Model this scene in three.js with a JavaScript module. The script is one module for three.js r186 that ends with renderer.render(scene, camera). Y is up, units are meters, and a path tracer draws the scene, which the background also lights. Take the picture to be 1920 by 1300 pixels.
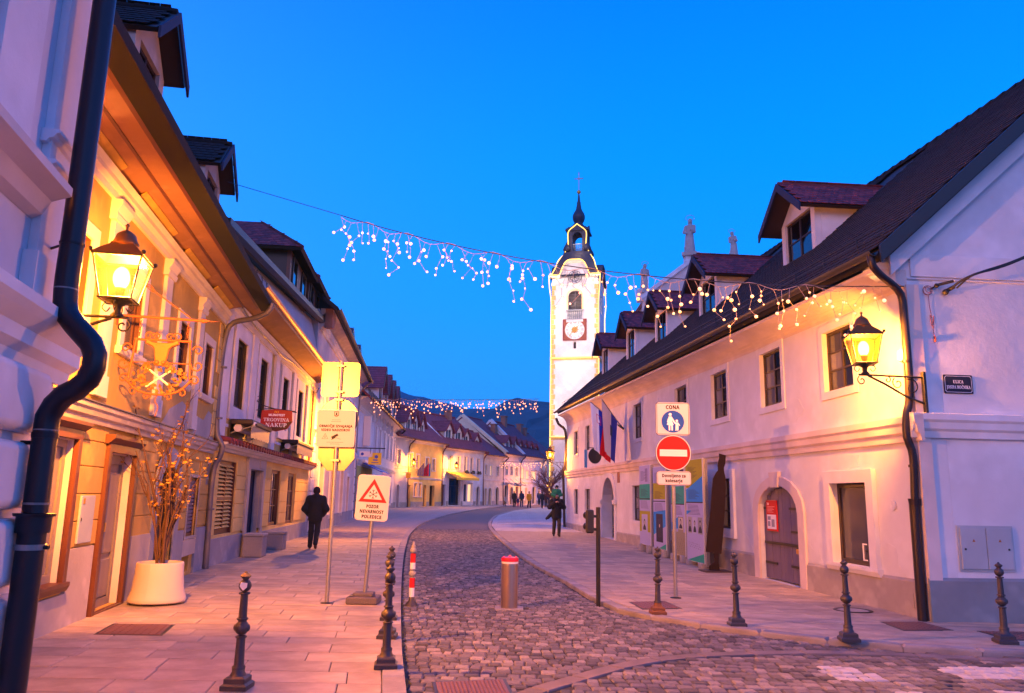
import * as THREE from 'three';
import { mergeGeometries, toCreasedNormals } from 'three/addons/utils/BufferGeometryUtils.js';
import { RoundedBoxGeometry } from 'three/addons/geometries/RoundedBoxGeometry.js';

// ---------- camera, sky, sun, exposure ----------
const scene = new THREE.Scene();
const camera = new THREE.PerspectiveCamera(48.0, 1024 / 693, 0.1, 4000);
camera.position.set(0, 1.55, 0);
camera.rotation.order = 'YXZ';
camera.rotation.set(THREE.MathUtils.degToRad(11), 0, THREE.MathUtils.degToRad(1.1));
scene.add(camera);
const renderer = new THREE.WebGLRenderer({ antialias: true });
renderer.setSize(1024, 693);
renderer.toneMapping = THREE.LinearToneMapping;
renderer.toneMappingExposure = 1.0;
renderer.shadowMap.enabled = true;

const SKY = [[-90, .10, .22, .42], [0, .06, .46, 1.15], [6, .03, .44, 1.4], [14, .006, .41, 1.65], [24, .0, .36, 1.7], [38, .0, .225, 1.35], [60, .0, .23, 1.3], [90, .0, .24, 1.3]];
function skyTexture() {
  const W = 256, H = 128, d = new Float32Array(W * H * 4);
  for (let j = 0; j < H; j++) {
    const el = (j + .5) / H * 180 - 90;
    let k = 1; while (k < SKY.length - 1 && el > SKY[k][0]) k++;
    const a = SKY[k - 1], b = SKY[k], t = Math.min(1, Math.max(0, (el - a[0]) / (b[0] - a[0])));
    for (let i = 0; i < W; i++) {
      const az = (i + .5) / W * 2 * Math.PI - Math.PI;            // direction (cos az, sin az) in (x, z)
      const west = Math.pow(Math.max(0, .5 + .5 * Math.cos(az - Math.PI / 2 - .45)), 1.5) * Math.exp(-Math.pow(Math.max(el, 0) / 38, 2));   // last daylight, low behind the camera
      const o = (j * W + i) * 4;
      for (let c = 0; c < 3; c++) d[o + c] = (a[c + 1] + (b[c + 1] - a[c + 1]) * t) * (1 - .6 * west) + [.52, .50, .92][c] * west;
      d[o + 3] = 1;
    }
  }
  const t = new THREE.DataTexture(d, W, H, THREE.RGBAFormat, THREE.FloatType);
  t.mapping = THREE.EquirectangularReflectionMapping; t.magFilter = t.minFilter = THREE.LinearFilter; t.needsUpdate = true;
  return t;
}
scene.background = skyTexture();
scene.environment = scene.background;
const sun = new THREE.DirectionalLight(new THREE.Color().setRGB(1, .58, .62), .5);
sun.position.set(-18, 30, 40); sun.target.position.set(0, 0, -20);
sun.castShadow = true; sun.shadow.radius = 60;
Object.assign(sun.shadow.camera, { left: -60, right: 60, top: 60, bottom: -60, near: 1, far: 200 });
sun.shadow.mapSize.set(2048, 2048);
scene.add(sun, sun.target);
scene.fog = new THREE.FogExp2(new THREE.Color().setRGB(.15, .55, 1), .0003);

// ---------- small helpers ----------
let seed = 12345;
const rnd = () => { seed = (seed * 1664525 + 1013904223) >>> 0; return seed / 4294967296; };
const rr = (a, b) => a + (b - a) * rnd();
const V = (x, y, z) => new THREE.Vector3(x, y, z);
const gy = z => -z < 40 ? 0 : Math.min((-z - 40) * .0111, .8);   // the street climbs a little in the distance
const used = {};
const numbered = n => { const k = used[n] = (used[n] ?? -1) + 1; return k ? n + '_' + String(k).padStart(3, '0') : n; };
function tag(o, label, category, group) { o.userData = { label, category }; if (group) o.userData.group = group; return o; }
function thing(name, label, category, [x, y, z] = [0, 0, 0], turn = 0, group) {
  const o = new THREE.Group(); o.name = numbered(name); o.position.set(x, y, z); o.rotation.y = turn; scene.add(o);
  return tag(o, label, category, group);
}
function struct(name, geo, mat) { const o = geo ? new THREE.Mesh(geo, mat) : new THREE.Group(); o.name = numbered(name); o.userData.kind = 'structure'; sh(o); scene.add(o); return o; }
function sh(o) { o.castShadow = o.receiveShadow = true; return o; }
function part(name, geos, mat, parent, label) {
  const g = Array.isArray(geos) ? merge(geos) : geos;
  const o = sh(new THREE.Mesh(g, mat)); o.name = name; if (label) o.userData.label = label; parent.add(o); return o;
}
const parts = (name, geos, mat, parent) => geos.forEach(g => part(name, g, mat, parent));
function grp(name, parent) { const o = new THREE.Group(); o.name = name; parent.add(o); return o; }
function merge(a) { a = a.flat(Infinity).filter(Boolean).map(g => { g = g.index ? g.toNonIndexed() : g; for (const k of Object.keys(g.attributes)) if (!['position', 'normal', 'uv'].includes(k)) g.deleteAttribute(k); if (!g.attributes.uv) uvBox(g); return g; }); return a.length > 1 ? mergeGeometries(a) : a[0]; }
function uvBox(g) {                                    // uv in metres, by the face each triangle looks to
  if (g.index) g = g.toNonIndexed();
  const p = g.attributes.position, n = g.attributes.normal, u = new Float32Array(p.count * 2);
  for (let i = 0; i < p.count; i++) {
    const ax = Math.abs(n.getX(i)), ay = Math.abs(n.getY(i)), az = Math.abs(n.getZ(i)), x = p.getX(i), y = p.getY(i), z = p.getZ(i);
    if (az >= ax && az >= ay) { u[2 * i] = x; u[2 * i + 1] = y; } else if (ax >= ay) { u[2 * i] = z; u[2 * i + 1] = y; } else { u[2 * i] = x; u[2 * i + 1] = z; }
  }
  g.setAttribute('uv', new THREE.BufferAttribute(u, 2)); return g;
}
const bx = (x0, x1, y0, y1, z0, z1) => uvBox(new THREE.BoxGeometry(x1 - x0, y1 - y0, z1 - z0).translate((x0 + x1) / 2, (y0 + y1) / 2, (z0 + z1) / 2));
const rb = (x0, x1, y0, y1, z0, z1, r = .01) => uvBox(new RoundedBoxGeometry(x1 - x0, y1 - y0, z1 - z0, 2, r).translate((x0 + x1) / 2, (y0 + y1) / 2, (z0 + z1) / 2));
const lathe = (pts, n = 20) => new THREE.LatheGeometry(pts.map(p => new THREE.Vector2(p[0], p[1])), n);
const cyl = (r0, r1, y0, y1, n = 16) => new THREE.CylinderGeometry(r1, r0, y1 - y0, n).translate(0, (y0 + y1) / 2, 0);
const ball = (r, x = 0, y = 0, z = 0, n = 12) => new THREE.SphereGeometry(r, n, Math.max(6, n * .7 | 0)).translate(x, y, z);
const tube = (pts, r, n = 8, seg, closed = false) => new THREE.TubeGeometry(new THREE.CatmullRomCurve3(pts.map(p => V(...p)), closed, 'centripetal'), seg ?? Math.max(4, pts.length * 4), r, n, closed);
function bar(a, b, r, n = 8) { a = V(...a); b = V(...b); const L = a.distanceTo(b); return new THREE.CylinderGeometry(r, r, L, n).translate(0, L / 2, 0).applyQuaternion(new THREE.Quaternion().setFromUnitVectors(V(0, 1, 0), b.clone().sub(a).normalize())).translate(a.x, a.y, a.z); }
function shape(pts, holes = []) { const s = new THREE.Shape(pts.map(p => new THREE.Vector2(...p))); for (const h of holes) s.holes.push(new THREE.Path(h.map(p => new THREE.Vector2(...p)))); return s; }
function ext(pts, z0, z1, holes, bev = 0) { return uvBox(new THREE.ExtrudeGeometry(shape(pts, holes), { depth: z1 - z0 - 2 * bev, bevelEnabled: bev > 0, bevelSize: bev, bevelThickness: bev, bevelSegments: 1, curveSegments: 8 }).translate(0, 0, z0 + bev)); }
const circ = (cx, cy, r, n = 24, a0 = 0, a1 = Math.PI * 2) => Array.from({ length: n }, (_, i) => { const a = a0 + (a1 - a0) * i / (a1 - a0 >= 6.2 ? n : n - 1); return [cx + r * Math.cos(a), cy + r * Math.sin(a)]; });
const rrect = (x0, x1, y0, y1, r) => [[x1 - r, y0 + r, -1.5708], [x1 - r, y1 - r, 0], [x0 + r, y1 - r, 1.5708], [x0 + r, y0 + r, 3.1416]].flatMap(([x, y, a]) => circ(x, y, r, 5, a, a + 1.5708));
const arch = (u0, u1, v0, v1, rise = (u1 - u0) / 2) => { const h = (u1 - u0) / 2, c = (u0 + u1) / 2; return [[u0, v0], [u1, v0], ...Array.from({ length: 11 }, (_, i) => [c + h * Math.cos(Math.PI * i / 10), v1 - rise + rise * Math.sin(Math.PI * i / 10)])]; };
function facets(tris) {                                // [[a,b,c] or [a,b,c,d]] corner lists -> flat shaded geometry
  const p = []; for (const f of tris) { p.push(...f[0], ...f[1], ...f[2]); if (f[3]) p.push(...f[0], ...f[2], ...f[3]); }
  const g = new THREE.BufferGeometry(); g.setAttribute('position', new THREE.BufferAttribute(new Float32Array(p), 3)); g.computeVertexNormals(); return uvBox(g);
}
function sweep(prof, u0, u1, d0 = 0, d1 = 0) {         // closed profile of [z, y] drawn along x; d0, d1 lift its ends
  const f = [], n = prof.length;
  for (let i = 0; i < n; i++) { const a = prof[i], b = prof[(i + 1) % n]; f.push([[u0, a[1] + d0, a[0]], [u1, a[1] + d1, a[0]], [u1, b[1] + d1, b[0]], [u0, b[1] + d0, b[0]]]); }
  const t = THREE.ShapeUtils.triangulateShape(prof.map(p => new THREE.Vector2(...p)), []);
  for (const [a, b, c] of t) { const P = (i, u, d) => [u, prof[i][1] + d, prof[i][0]]; f.push([P(a, u0, d0), P(b, u0, d0), P(c, u0, d0)], [P(a, u1, d1), P(c, u1, d1), P(b, u1, d1)]); }
  const area = prof.reduce((s, p, i) => { const q = prof[(i + 1) % n]; return s + p[0] * q[1] - q[0] * p[1]; }, 0);
  return facets(area > 0 ? f.map(q => q.slice().reverse()) : f);
}
function slab(a, b, c, d, t) {                         // thick quad, corners counter-clockwise seen from its upper side
  const A = [a, b, c, d].map(p => V(...p)), n = A[1].clone().sub(A[0]).cross(A[2].clone().sub(A[0])).normalize().multiplyScalar(-t), B = A.map(p => p.clone().add(n));
  const q = A.map(p => p.toArray()), r = B.map(p => p.toArray());
  return facets([[q[0], q[1], q[2], q[3]], [r[3], r[2], r[1], r[0]], ...[0, 1, 2, 3].map(i => { const j = (i + 1) % 4; return [r[i], r[j], q[j], q[i]]; })]);
}
function paver(q, t, bev) {                            // stone of four corners [x, z] with chamfered top, top at y = 0
  const cx = q.reduce((s, p) => s + p[0], 0) / 4, cz = q.reduce((s, p) => s + p[1], 0) / 4;
  const I = q.map(p => { const dx = cx - p[0], dz = cz - p[1], L = Math.hypot(dx, dz); return [p[0] + dx / L * bev * 1.4, 0, p[1] + dz / L * bev * 1.4]; });
  const M = q.map(p => [p[0], -bev, p[1]]), B = q.map(p => [p[0], -t, p[1]]);
  const ccw = q.reduce((s, p, i) => { const n = q[(i + 1) % 4]; return s + p[0] * n[1] - n[0] * p[1]; }, 0) < 0;
  const f = [[I[0], I[1], I[2], I[3]]];
  for (let i = 0; i < 4; i++) { const j = (i + 1) % 4; f.push([M[i], M[j], I[j], I[i]], [B[i], B[j], M[j], M[i]]); }
  return facets(ccw ? f : f.map(x => x.slice().reverse()));
}

// ---------- computed textures ----------
function noiseField(N, octaves, sd, gain = .5) {
  let s = sd; const R = () => { s = (s * 1664525 + 1013904223) >>> 0; return s / 4294967296; };
  const out = new Float32Array(N * N); let amp = 1, tot = 0;
  for (const f of octaves) {
    const g = Float32Array.from({ length: f * f }, R);
    for (let j = 0; j < N; j++) for (let i = 0; i < N; i++) {
      const x = i / N * f, y = j / N * f, x0 = x | 0, y0 = y | 0, fx = x - x0, fy = y - y0, ux = fx * fx * (3 - 2 * fx), uy = fy * fy * (3 - 2 * fy), x1 = (x0 + 1) % f, y1 = (y0 + 1) % f;
      out[j * N + i] += amp * ((g[y0 * f + x0] * (1 - ux) + g[y0 * f + x1] * ux) * (1 - uy) + (g[y1 * f + x0] * (1 - ux) + g[y1 * f + x1] * ux) * uy);
    }
    tot += amp; amp *= gain;
  }
  return out.map(v => v / tot);
}
function grey(N, fn, rep) {
  const d = new Uint8Array(N * N * 4);
  for (let j = 0; j < N; j++) for (let i = 0; i < N; i++) { const c = fn(i, j), o = (j * N + i) * 4; for (let k = 0; k < 3; k++) d[o + k] = Math.max(0, Math.min(255, (c.length ? c[k] : c) * 255)); d[o + 3] = 255; }
  const t = new THREE.DataTexture(d, N, N); t.wrapS = t.wrapT = THREE.RepeatWrapping; t.magFilter = THREE.LinearFilter; t.repeat.set(1 / rep, 1 / rep); t.needsUpdate = true; return t;
}
const fA = noiseField(512, [3, 7, 16, 40, 110, 256], 7, .62), fB = noiseField(512, [2, 5, 11, 23], 91, .6), fC = noiseField(256, [64, 128], 5, .8);
const T = {
  plaster: grey(512, (i, j) => { const s = Math.min(1, Math.max(0, (fB[j * 512 + i] - .36) * 3)); return .74 + .22 * s + .2 * (fA[j * 512 + i] - .5) + .04; }, 2.7),
  plasterB: grey(512, (i, j) => fA[j * 512 + i], 1.1),
  stain: grey(512, (i, j) => { const k = j * 512 + i, s = Math.min(1, Math.max(0, (fB[k] - .42) * 5)); return .62 + .32 * s + .25 * (fA[k] - .5); }, 2.1),
  speck: grey(256, (i, j) => .72 + .5 * (fC[j * 256 + i] - .35), .5),
  stone: grey(512, (i, j) => .74 + .62 * (fA[j * 512 + i] - .5) + .4 * (fB[j * 512 + i] - .5), 1.3),
  roof: grey(256, (i, j) => { const r = j / 16 | 0, x = (i + (r % 2) * 8) % 256, t = x / 16 | 0, e = (j % 16) / 16; return (.62 + .5 * fC[((r * 37) % 256) * 256 + (t * 29) % 256]) * (e < .14 ? .55 : 1) * ((x % 16) < 1 ? .7 : 1); }, 3.2),
  roofB: grey(256, (i, j) => 1 - (j % 16) / 16, 3.2),
  brushed: grey(256, (i, j) => .7 + .3 * fA[((i * 2) % 512) + 512 * 3], .3),
  wood: grey(256, (i, j) => .75 + .45 * (fA[((i * 7) % 512) + 512 * ((j / 10) | 0)] - .4), 1),
};
function mat(r, g, b, o = {}) {
  const { tex, bump, bs = .004, rough = .85, ...rest } = o;
  const m = new THREE.MeshStandardMaterial({ roughness: rough, ...rest }); m.color.setRGB(r, g, b);
  if (tex) m.map = T[tex]; if (bump) { m.bumpMap = T[bump]; m.bumpScale = bs; }
  for (const k of ['map', 'bumpMap']) if (m[k] && k === 'map') m[k].colorSpace = THREE.NoColorSpace;
  return m;
}
const plas = (r, g, b, tex = 'plaster') => mat(r, g, b, { tex, bump: 'plasterB', bs: .006, rough: .92 });
const M = {
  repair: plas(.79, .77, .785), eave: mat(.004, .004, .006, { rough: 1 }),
  white: plas(.80, .79, .825), lav: plas(.80, .73, .76), lavLight: plas(.88, .83, .84), yellow: plas(.80, .50, .12, 'stain'), yellow2: plas(.88, .62, .19), cream: plas(.80, .70, .52), trim: plas(.80, .74, .68), pink: plas(.78, .66, .62),
  cove: plas(.50, .25, .14, 'stain'), coveLight: plas(.76, .66, .60, 'stain'), plinth: plas(.52, .48, .46, 'stain'), plinthBlue: plas(.42, .43, .50, 'stain'), plinthPale: plas(.66, .58, .52, 'stain'), patch: plas(.62, .58, .56, 'stain'),
  brick: mat(.45, .2, .13, { tex: 'stain' }), roofDark: mat(.016, .012, .014, { tex: 'speck', rough: .8 }), roofRed: mat(.24, .055, .075, { tex: 'roof', bump: 'roofB', bs: .03, rough: .8 }), tileA: mat(.21, .035, .05, { tex: 'speck' }), tileB: mat(.28, .05, .06, { tex: 'speck' }), tileC: mat(.13, .028, .045, { tex: 'speck' }),
  tileD: mat(.009, .006, .008, { tex: 'speck', rough: 1 }), tileE: mat(.017, .008, .009, { tex: 'speck', rough: 1 }), tileF: mat(.006, .005, .007, { tex: 'speck', rough: 1 }),
  black: mat(.018, .017, .018, { rough: .45 }), iron: mat(.03, .028, .03, { rough: .5, metalness: .4, tex: 'speck' }), rust: mat(.30, .085, .03, { rough: .7, metalness: .3 }), gold: mat(.75, .42, .08, { rough: .35, metalness: .8 }), pipeM: mat(.035, .027, .033, { rough: .38, metalness: .55 }), pipeGrey: mat(.16, .15, .17, { rough: .5, metalness: .4 }), copper: mat(.5, .25, .16, { rough: .45, metalness: .5 }),
  frameDark: mat(.03, .016, .012, { rough: .5 }), frameBrown: mat(.13, .04, .02, { rough: .5, tex: 'wood' }), frameWhite: mat(.7, .66, .62, { rough: .5 }), glass: new THREE.MeshPhysicalMaterial({ color: 0x0c0d12, roughness: .06, clearcoat: .4 }), curtain: mat(.16, .155, .18, { rough: .12 }), paneMid: mat(.06, .06, .075, { rough: .08 }),
  paneWarm: mat(.5, .4, .3, { emissive: new THREE.Color(1, .55, .22), emissiveIntensity: 1.3 }), doorGrey: mat(.15, .12, .21, { rough: .6, tex: 'wood' }), doorPale: mat(.27, .22, .21, { rough: .55, tex: 'wood' }), concrete: mat(.46, .42, .40, { tex: 'speck', bump: 'plasterB', bs: .004 }), granite: mat(.36, .33, .33, { tex: 'speck' }),
  steel: mat(.66, .50, .38, { metalness: .95, rough: .28, tex: 'brushed' }), galv: mat(.42, .42, .43, { metalness: .75, rough: .42, tex: 'speck' }), signWhite: mat(.82, .8, .8, { rough: .4 }), red: mat(.65, .012, .012, { rough: .4 }), blue: mat(.01, .06, .45, { rough: .4 }), navy: mat(.010, .012, .045, { rough: .75 }), zinc: mat(.3, .33, .36, { rough: .5, metalness: .3 }), meter: mat(.45, .5, .54, { rough: .5, tex: 'plaster' }),
  statue: mat(.62, .56, .52, { tex: 'stain' }), zincPale: plas(.68, .64, .66, 'stain'),
};
// ---------- the ground ----------
const lerpLine = (pts, z) => { for (let i = 1; i < pts.length; i++) { const a = pts[i - 1], b = pts[i]; if (z <= a[1] && z >= b[1]) return a[0] + (b[0] - a[0]) * (z - a[1]) / (b[1] - a[1]); } return z > pts[0][1] ? pts[0][0] + (pts[0][0] - pts[1][0]) / (pts[0][1] - pts[1][1]) * (z - pts[0][1]) : pts[pts.length - 1][0]; };
const wallLeft = [[-2.55, -3], [-2.86, -4.85], [-4.35, -4.9], [-6.32, -16.69], [-7.84, -30.97], [-10, -51], [-11.3, -76], [-10.2, -79.4], [-7.4, -87], [-3.1, -94.5], [1.5, -105], [6.6, -117]];
const kerbLeft = [[-.5, -4.4], [-.78, -6.65], [-.93, -7.53], [-1.22, -9.51], [-1.57, -12.04], [-2.58, -19.86], [-3.35, -26.41], [-4.15, -33.95], [-4.75, -42], [-4.9, -48], [-4.4, -62], [-2.6, -80], [-.6, -91], [4, -105]];
const kerbRight = [[9.2, -8.7], [7, -8.82], [5.64, -8.95], [4.89, -9.05], [4.49, -9.2], [3.92, -9.4], [3.39, -9.8], [2.85, -10.17], [2.43, -10.62], [1.73, -11.49], [1.42, -12.79], [1.11, -15.53], [.61, -19.34], [.12, -24.73], [-.67, -35.45], [-1.15, -44.5], [-1.2, -52], [-.95, -61], [.3, -74], [2.64, -86], [5.2, -96], [8, -104]];
const ROAD = -.05;
const gm = (pts, y = 0) => {                           // sheet between two edge lines, pts = [[xl, xr, z] ...]
  const f = []; for (let i = 1; i < pts.length; i++) { const a = pts[i - 1], b = pts[i]; f.push([[a[0], gy(a[2]) + y, a[2]], [a[1], gy(a[2]) + y, a[2]], [b[1], gy(b[2]) + y, b[2]], [b[0], gy(b[2]) + y, b[2]]]); } return facets(f);
};
const matGround = mat(.16, .15, .14, { tex: 'stone' }), matJoint = mat(.075, .062, .055, { tex: 'stone', rough: .95 });
const matFarPave = mat(.50, .44, .41, { tex: 'stone', bump: 'plasterB', bs: .01 }), matFarRoad = mat(.17, .145, .15, { tex: 'speck', bump: 'plasterB', bs: .015 }), matPlaza = mat(.66, .63, .63, { tex: 'stone' });
struct('ground', facets([[[-1500, -.5, 300], [1500, -.5, 300], [1500, -.5, -40], [-1500, -.5, -40]], [[-1500, -.5, -40], [1500, -.5, -40], [1500, .3, -112], [-1500, .3, -112]], [[-1500, .3, -112], [1500, .3, -112], [1500, .3, -2500], [-1500, .3, -2500]]]), matGround);
// bed of the cobbled street, then stones on it
const zs = [6, -4.4, -6.65, -8.6, -8.72, -9.4, -10.2, -11.5, -12.8, -15.5, -19.9, -26.4, -34, -40.1];
const roadX = z => [lerpLine(kerbLeft, z), z > -8.7 ? 14 : lerpLine(kerbRight, z)];
const road = struct('road', gm(zs.map(z => [...roadX(z), z]), ROAD - .018), matJoint);
part('far_surface', gm([-40.1, -44.5, -48, -52, -61, -70, -80, -91, -105].map(z => [lerpLine(kerbLeft, z), lerpLine(kerbRight, z), z]), ROAD), matFarRoad, road);
const arc = [[-.25, -6.0], [.05, -6.75], [.53, -7.37], [.87, -7.8], [1.23, -8.19], [1.85, -8.63], [2.6, -8.88], [3.22, -9.01], [4.47, -9.17 + .22], [5.6, -8.72], [7.5, -8.55]];
const nearArc = (x, z) => { let m = 9; for (let i = 1; i < arc.length; i++) { const [ax, az] = arc[i - 1], [cx, cz] = arc[i], dx = cx - ax, dz = cz - az, t = Math.max(0, Math.min(1, ((x - ax) * dx + (z - az) * dz) / (dx * dx + dz * dz))); m = Math.min(m, Math.hypot(x - ax - t * dx, z - az - t * dz)); } return m; };
const inPoly = (p, x, z) => { let k = false; for (let i = 0, j = p.length - 1; i < p.length; j = i++) if ((p[i][1] > z) !== (p[j][1] > z) && x < (p[j][0] - p[i][0]) * (z - p[i][1]) / (p[j][1] - p[i][1]) + p[i][0]) k = !k; return k; };
const zebra = [[[3.02, -8.17], [3.5, -8.32], [3.56, -7.78], [3.11, -7.62]], [[4.33, -8.46], [7.6, -8.42], [7.6, -7.92], [4.34, -7.81]], [[3.19, -7.13], [3.62, -7.28], [3.62, -6.6], [3.2, -6.5]], [[4.3, -7.34], [7, -7.34], [7, -6.85], [4.4, -6.85]]];
const coverPlate = [[-.62, -7.24], [-.02, -7.4], [.08, -6.66], [-.52, -6.6]];
const settGeo = [0, 1, 2, 3].map(() => { const j = () => rr(-.007, .007); return paver([[-.05 + j(), -.05 + j()], [.05 + j(), -.05 + j()], [.05 + j(), .05 + j()], [-.05 + j(), .05 + j()]], .05, .011); });
const settTone = [[.20, .175, .17], [.13, .118, .122], [.30, .26, .235], [.085, .078, .082], [.17, .15, .158]];
const settMats = settTone.map(c => mat(...c, { tex: 'speck', rough: .75 })), settMat = mat(1, 1, 1, { tex: 'speck', rough: .75 }), paint = [mat(.78, .74, .72, { tex: 'stain' }), mat(.66, .62, .6, { tex: 'stain' })];
const zebraGroups = zebra.map((z, i) => { const g = struct('zebra_stripe'); g.userData.label = 'white painted stripe across the cobbles by the right kerb'; return g; });
{
  const list = [];
  for (let z = -5.3, row = 0; z > -40; row++) {
    const near = z > -9.2, d = near ? rr(.135, .16) : rr(.12, .14), [xl, xr] = roadX(z - d / 2);
    for (let x = xl + rr(.0, .06); x < Math.min(xr, 8.5);) {
      const w = near ? rr(.09, .15) : rr(.08, .12), cx = x + w / 2, cz = z - d / 2 + rr(-.008, .008) + .02 * Math.sin(x * 1.7 + row);
      x += w + .004;
      if (cx + w / 2 > xr + .02 && z < -8.7) break;
      if (nearArc(cx, cz) < .13 || inPoly(coverPlate, cx, cz) || (Math.abs(cx - .03) < .26 && Math.abs(cz + 12.02) < .22)) continue;
      const m = new THREE.Matrix4().compose(V(cx, ROAD + rr(-.008, .005), cz), new THREE.Quaternion().setFromEuler(new THREE.Euler(rr(-.03, .03), rr(-.09, .09) + (rnd() < .5 ? Math.PI : 0), rr(-.03, .03))), V((w - .008) / .1, 1, (d - .009) / .1));
      const zi = zebra.findIndex(p => inPoly(p, cx, cz));
      list.push({ m, v: rnd() * 4 | 0, c: rnd() * 5 | 0, k: rr(.8, 1.2), zi, d: Math.hypot(cx - .3, cz) + (cz > -6.55 ? 50 : 0) + (Math.abs(cx / cz) > .72 ? 50 : 0) });
    }
    z -= d;
  }
  list.sort((a, b) => a.d - b.d);
  const rest = [[], [], [], []]; let n = 0;
  for (const s of list) {
    if (s.zi >= 0 && s.d < 40) { const o = part('sett', settGeo[s.v], paint[s.c % 2], zebraGroups[s.zi]); o.applyMatrix4(s.m); }
    else if (s.zi < 0 && n < 290 && s.d < 40) { n++; const o = part('sett', settGeo[s.v], settMats[s.c], road); o.applyMatrix4(s.m); }
    else rest[s.v].push(s);
  }
  rest.forEach((l, v) => { const im = sh(new THREE.InstancedMesh(settGeo[v], settMat, l.length)); im.name = 'cobbles'; im.userData.kind = 'stuff'; l.forEach((s, i) => { im.setMatrixAt(i, s.m); const c = s.zi >= 0 ? [.74, .7, .68] : settTone[s.c]; im.setColorAt(i, new THREE.Color().setRGB(c[0] * s.k, c[1] * s.k, c[2] * s.k)); }); road.add(im); });
}
// flush strip of long kerb stones that curves across the cobbles
const strip = struct('flush_kerb');
function stones(parent, line, off, w, len, top, t, m, name, bev = .012) {
  const c = new THREE.CatmullRomCurve3(line.map(p => V(p[0], 0, p[1])), false, 'centripetal'), L = c.getLength(), n = Math.round(L / len);
  for (let i = 0; i < n; i++) {
    const q = []; for (const [k, s] of [[i, 0], [i + 1, 0], [i + 1, 1], [i, 1]]) { const u = Math.min(1, Math.max(0, k / n + (k === i ? .004 : -.004) / L * 1)), p = c.getPointAt(u), tg = c.getTangentAt(u); q.push([p.x - tg.z * (off + s * w), p.z + tg.x * (off + s * w)]); }
    const cx = (q[0][0] + q[2][0]) / 2, cz = (q[0][1] + q[2][1]) / 2, o = part(name, paver(q.map(p => [p[0] - cx, p[1] - cz]), t, bev), m[(rnd() * m.length) | 0], parent); o.position.set(cx, top + gy(cz) + rr(-.003, .003), cz);
  }
}
const kerbMats = [mat(.42, .37, .36, { tex: 'stone', bump: 'plasterB' }), mat(.37, .34, .34, { tex: 'stone', bump: 'plasterB' }), mat(.47, .41, .39, { tex: 'stone', bump: 'plasterB' })];
stones(strip, arc, -.1, .19, .62, ROAD + .003, .1, [mat(.24, .2, .2, { tex: 'stone', bump: 'plasterB' }), mat(.3, .25, .24, { tex: 'stone', bump: 'plasterB' }), mat(.2, .17, .17, { tex: 'stone' })], 'kerb_stone');
const kl = struct('kerb'), kr = struct('kerb');
stones(kl, kerbLeft, -.2, .2, .95, .004, .3, kerbMats, 'kerb_stone', .018);
stones(kr, kerbRight, 0, .19, .8, .006, .3, kerbMats, 'kerb_stone', .022);
// paved footways: slabs in courses across the street
const slabTone = [[.60, .47, .345], [.50, .40, .31], [.66, .51, .37], [.56, .43, .33], [.45, .37, .30]].map(c => mat(...c, { tex: 'stone', bump: 'plasterB', bs: .004, rough: .8 }));
function footway(edgeL, edgeR, zNear, zFar, skip, dz0, len) {
  const p = struct('pavement'); const zz = []; for (let z = zNear; z > zFar; z -= 1.2) zz.push(z); zz.push(zFar);
  p.add(sh(new THREE.Mesh(gm(zz.map(z => [edgeL(z), edgeR(z), z]), -.014), matJoint))); p.children[0].name = 'mortar_bed';
  const list = [];
  for (let z = zNear; z > zFar;) {
    const d = rr(dz0 * .9, dz0 * 1.1), z1 = z - d, l0 = edgeL(z), l1 = edgeL(z1), r0 = edgeR(z), r1 = edgeR(z1), W = Math.max(r0 - l0, r1 - l1);
    let cuts = [0]; let x = rr(.25, len); while (x < W - .2) { cuts.push(x / W); x += rr(len * .75, len * 1.3); } cuts.push(1);
    for (let i = 1; i < cuts.length; i++) {
      const a = cuts[i - 1], b = cuts[i], g = .004, sk = rr(-.03, .03), at = (t, near) => (near ? l0 : l1) + ((near ? r0 : r1) - (near ? l0 : l1)) * t;
      const q = [[at(a, 1) + g, z - g], [at(b, 1) - g, z - g], [at(b, 0) - g, z1 + g], [at(a, 0) + g, z1 + g]], cx = (q[0][0] + q[2][0]) / 2, cz = (z + z1) / 2;
      if (q[1][0] - q[0][0] < .05 || q[2][0] - q[3][0] < .05 || skip.some(s => inPoly(s, cx, cz))) continue;
      list.push({ q: q.map(v => [v[0] - cx, v[1] - cz]), cx, cz, d: Math.hypot(cx, cz) + (Math.abs(cx / cz) > .75 ? 60 : 0) });
    }
    z = z1;
  }
  list.sort((a, b) => a.d - b.d); const rest = [];
  list.forEach((s, i) => { const g = paver(s.q, .05, .006); if (i < 290) part('slab', g, slabTone[(rnd() * 5) | 0], p).position.set(s.cx, rr(-.003, .003), s.cz); else rest.push(g.translate(s.cx, rr(-.002, .002), s.cz)); });
  if (rest.length) part('far_slabs', rest, slabTone[1], p).userData.kind = 'stuff';
  return p;
}
const pavL = footway(z => lerpLine(wallLeft, z), z => lerpLine(kerbLeft, z) - .205, -4.0, -40, [], .42, .8);
part('far_surface', gm([-40, -42, -48, -51, -62, -76, -79.4, -87, -94.5, -105].map(z => [lerpLine(wallLeft, z), lerpLine(kerbLeft, z) - .2, z])), matFarPave, pavL);
const r1x = z => z > -11.1 ? 9.2 : 5.82 - (-11.1 - z) * .08185;
footway(z => lerpLine(kerbRight, z) + .2, r1x, -8.9, -38, [], .45, .75);
const plaza = struct('square', gm([-38, -44.5, -48, -52, -61, -74, -86, -96, -104].map(z => [lerpLine(kerbRight, z) + .19, z > -43.7 ? r1x(z) : 16, z])), matPlaza);
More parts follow.
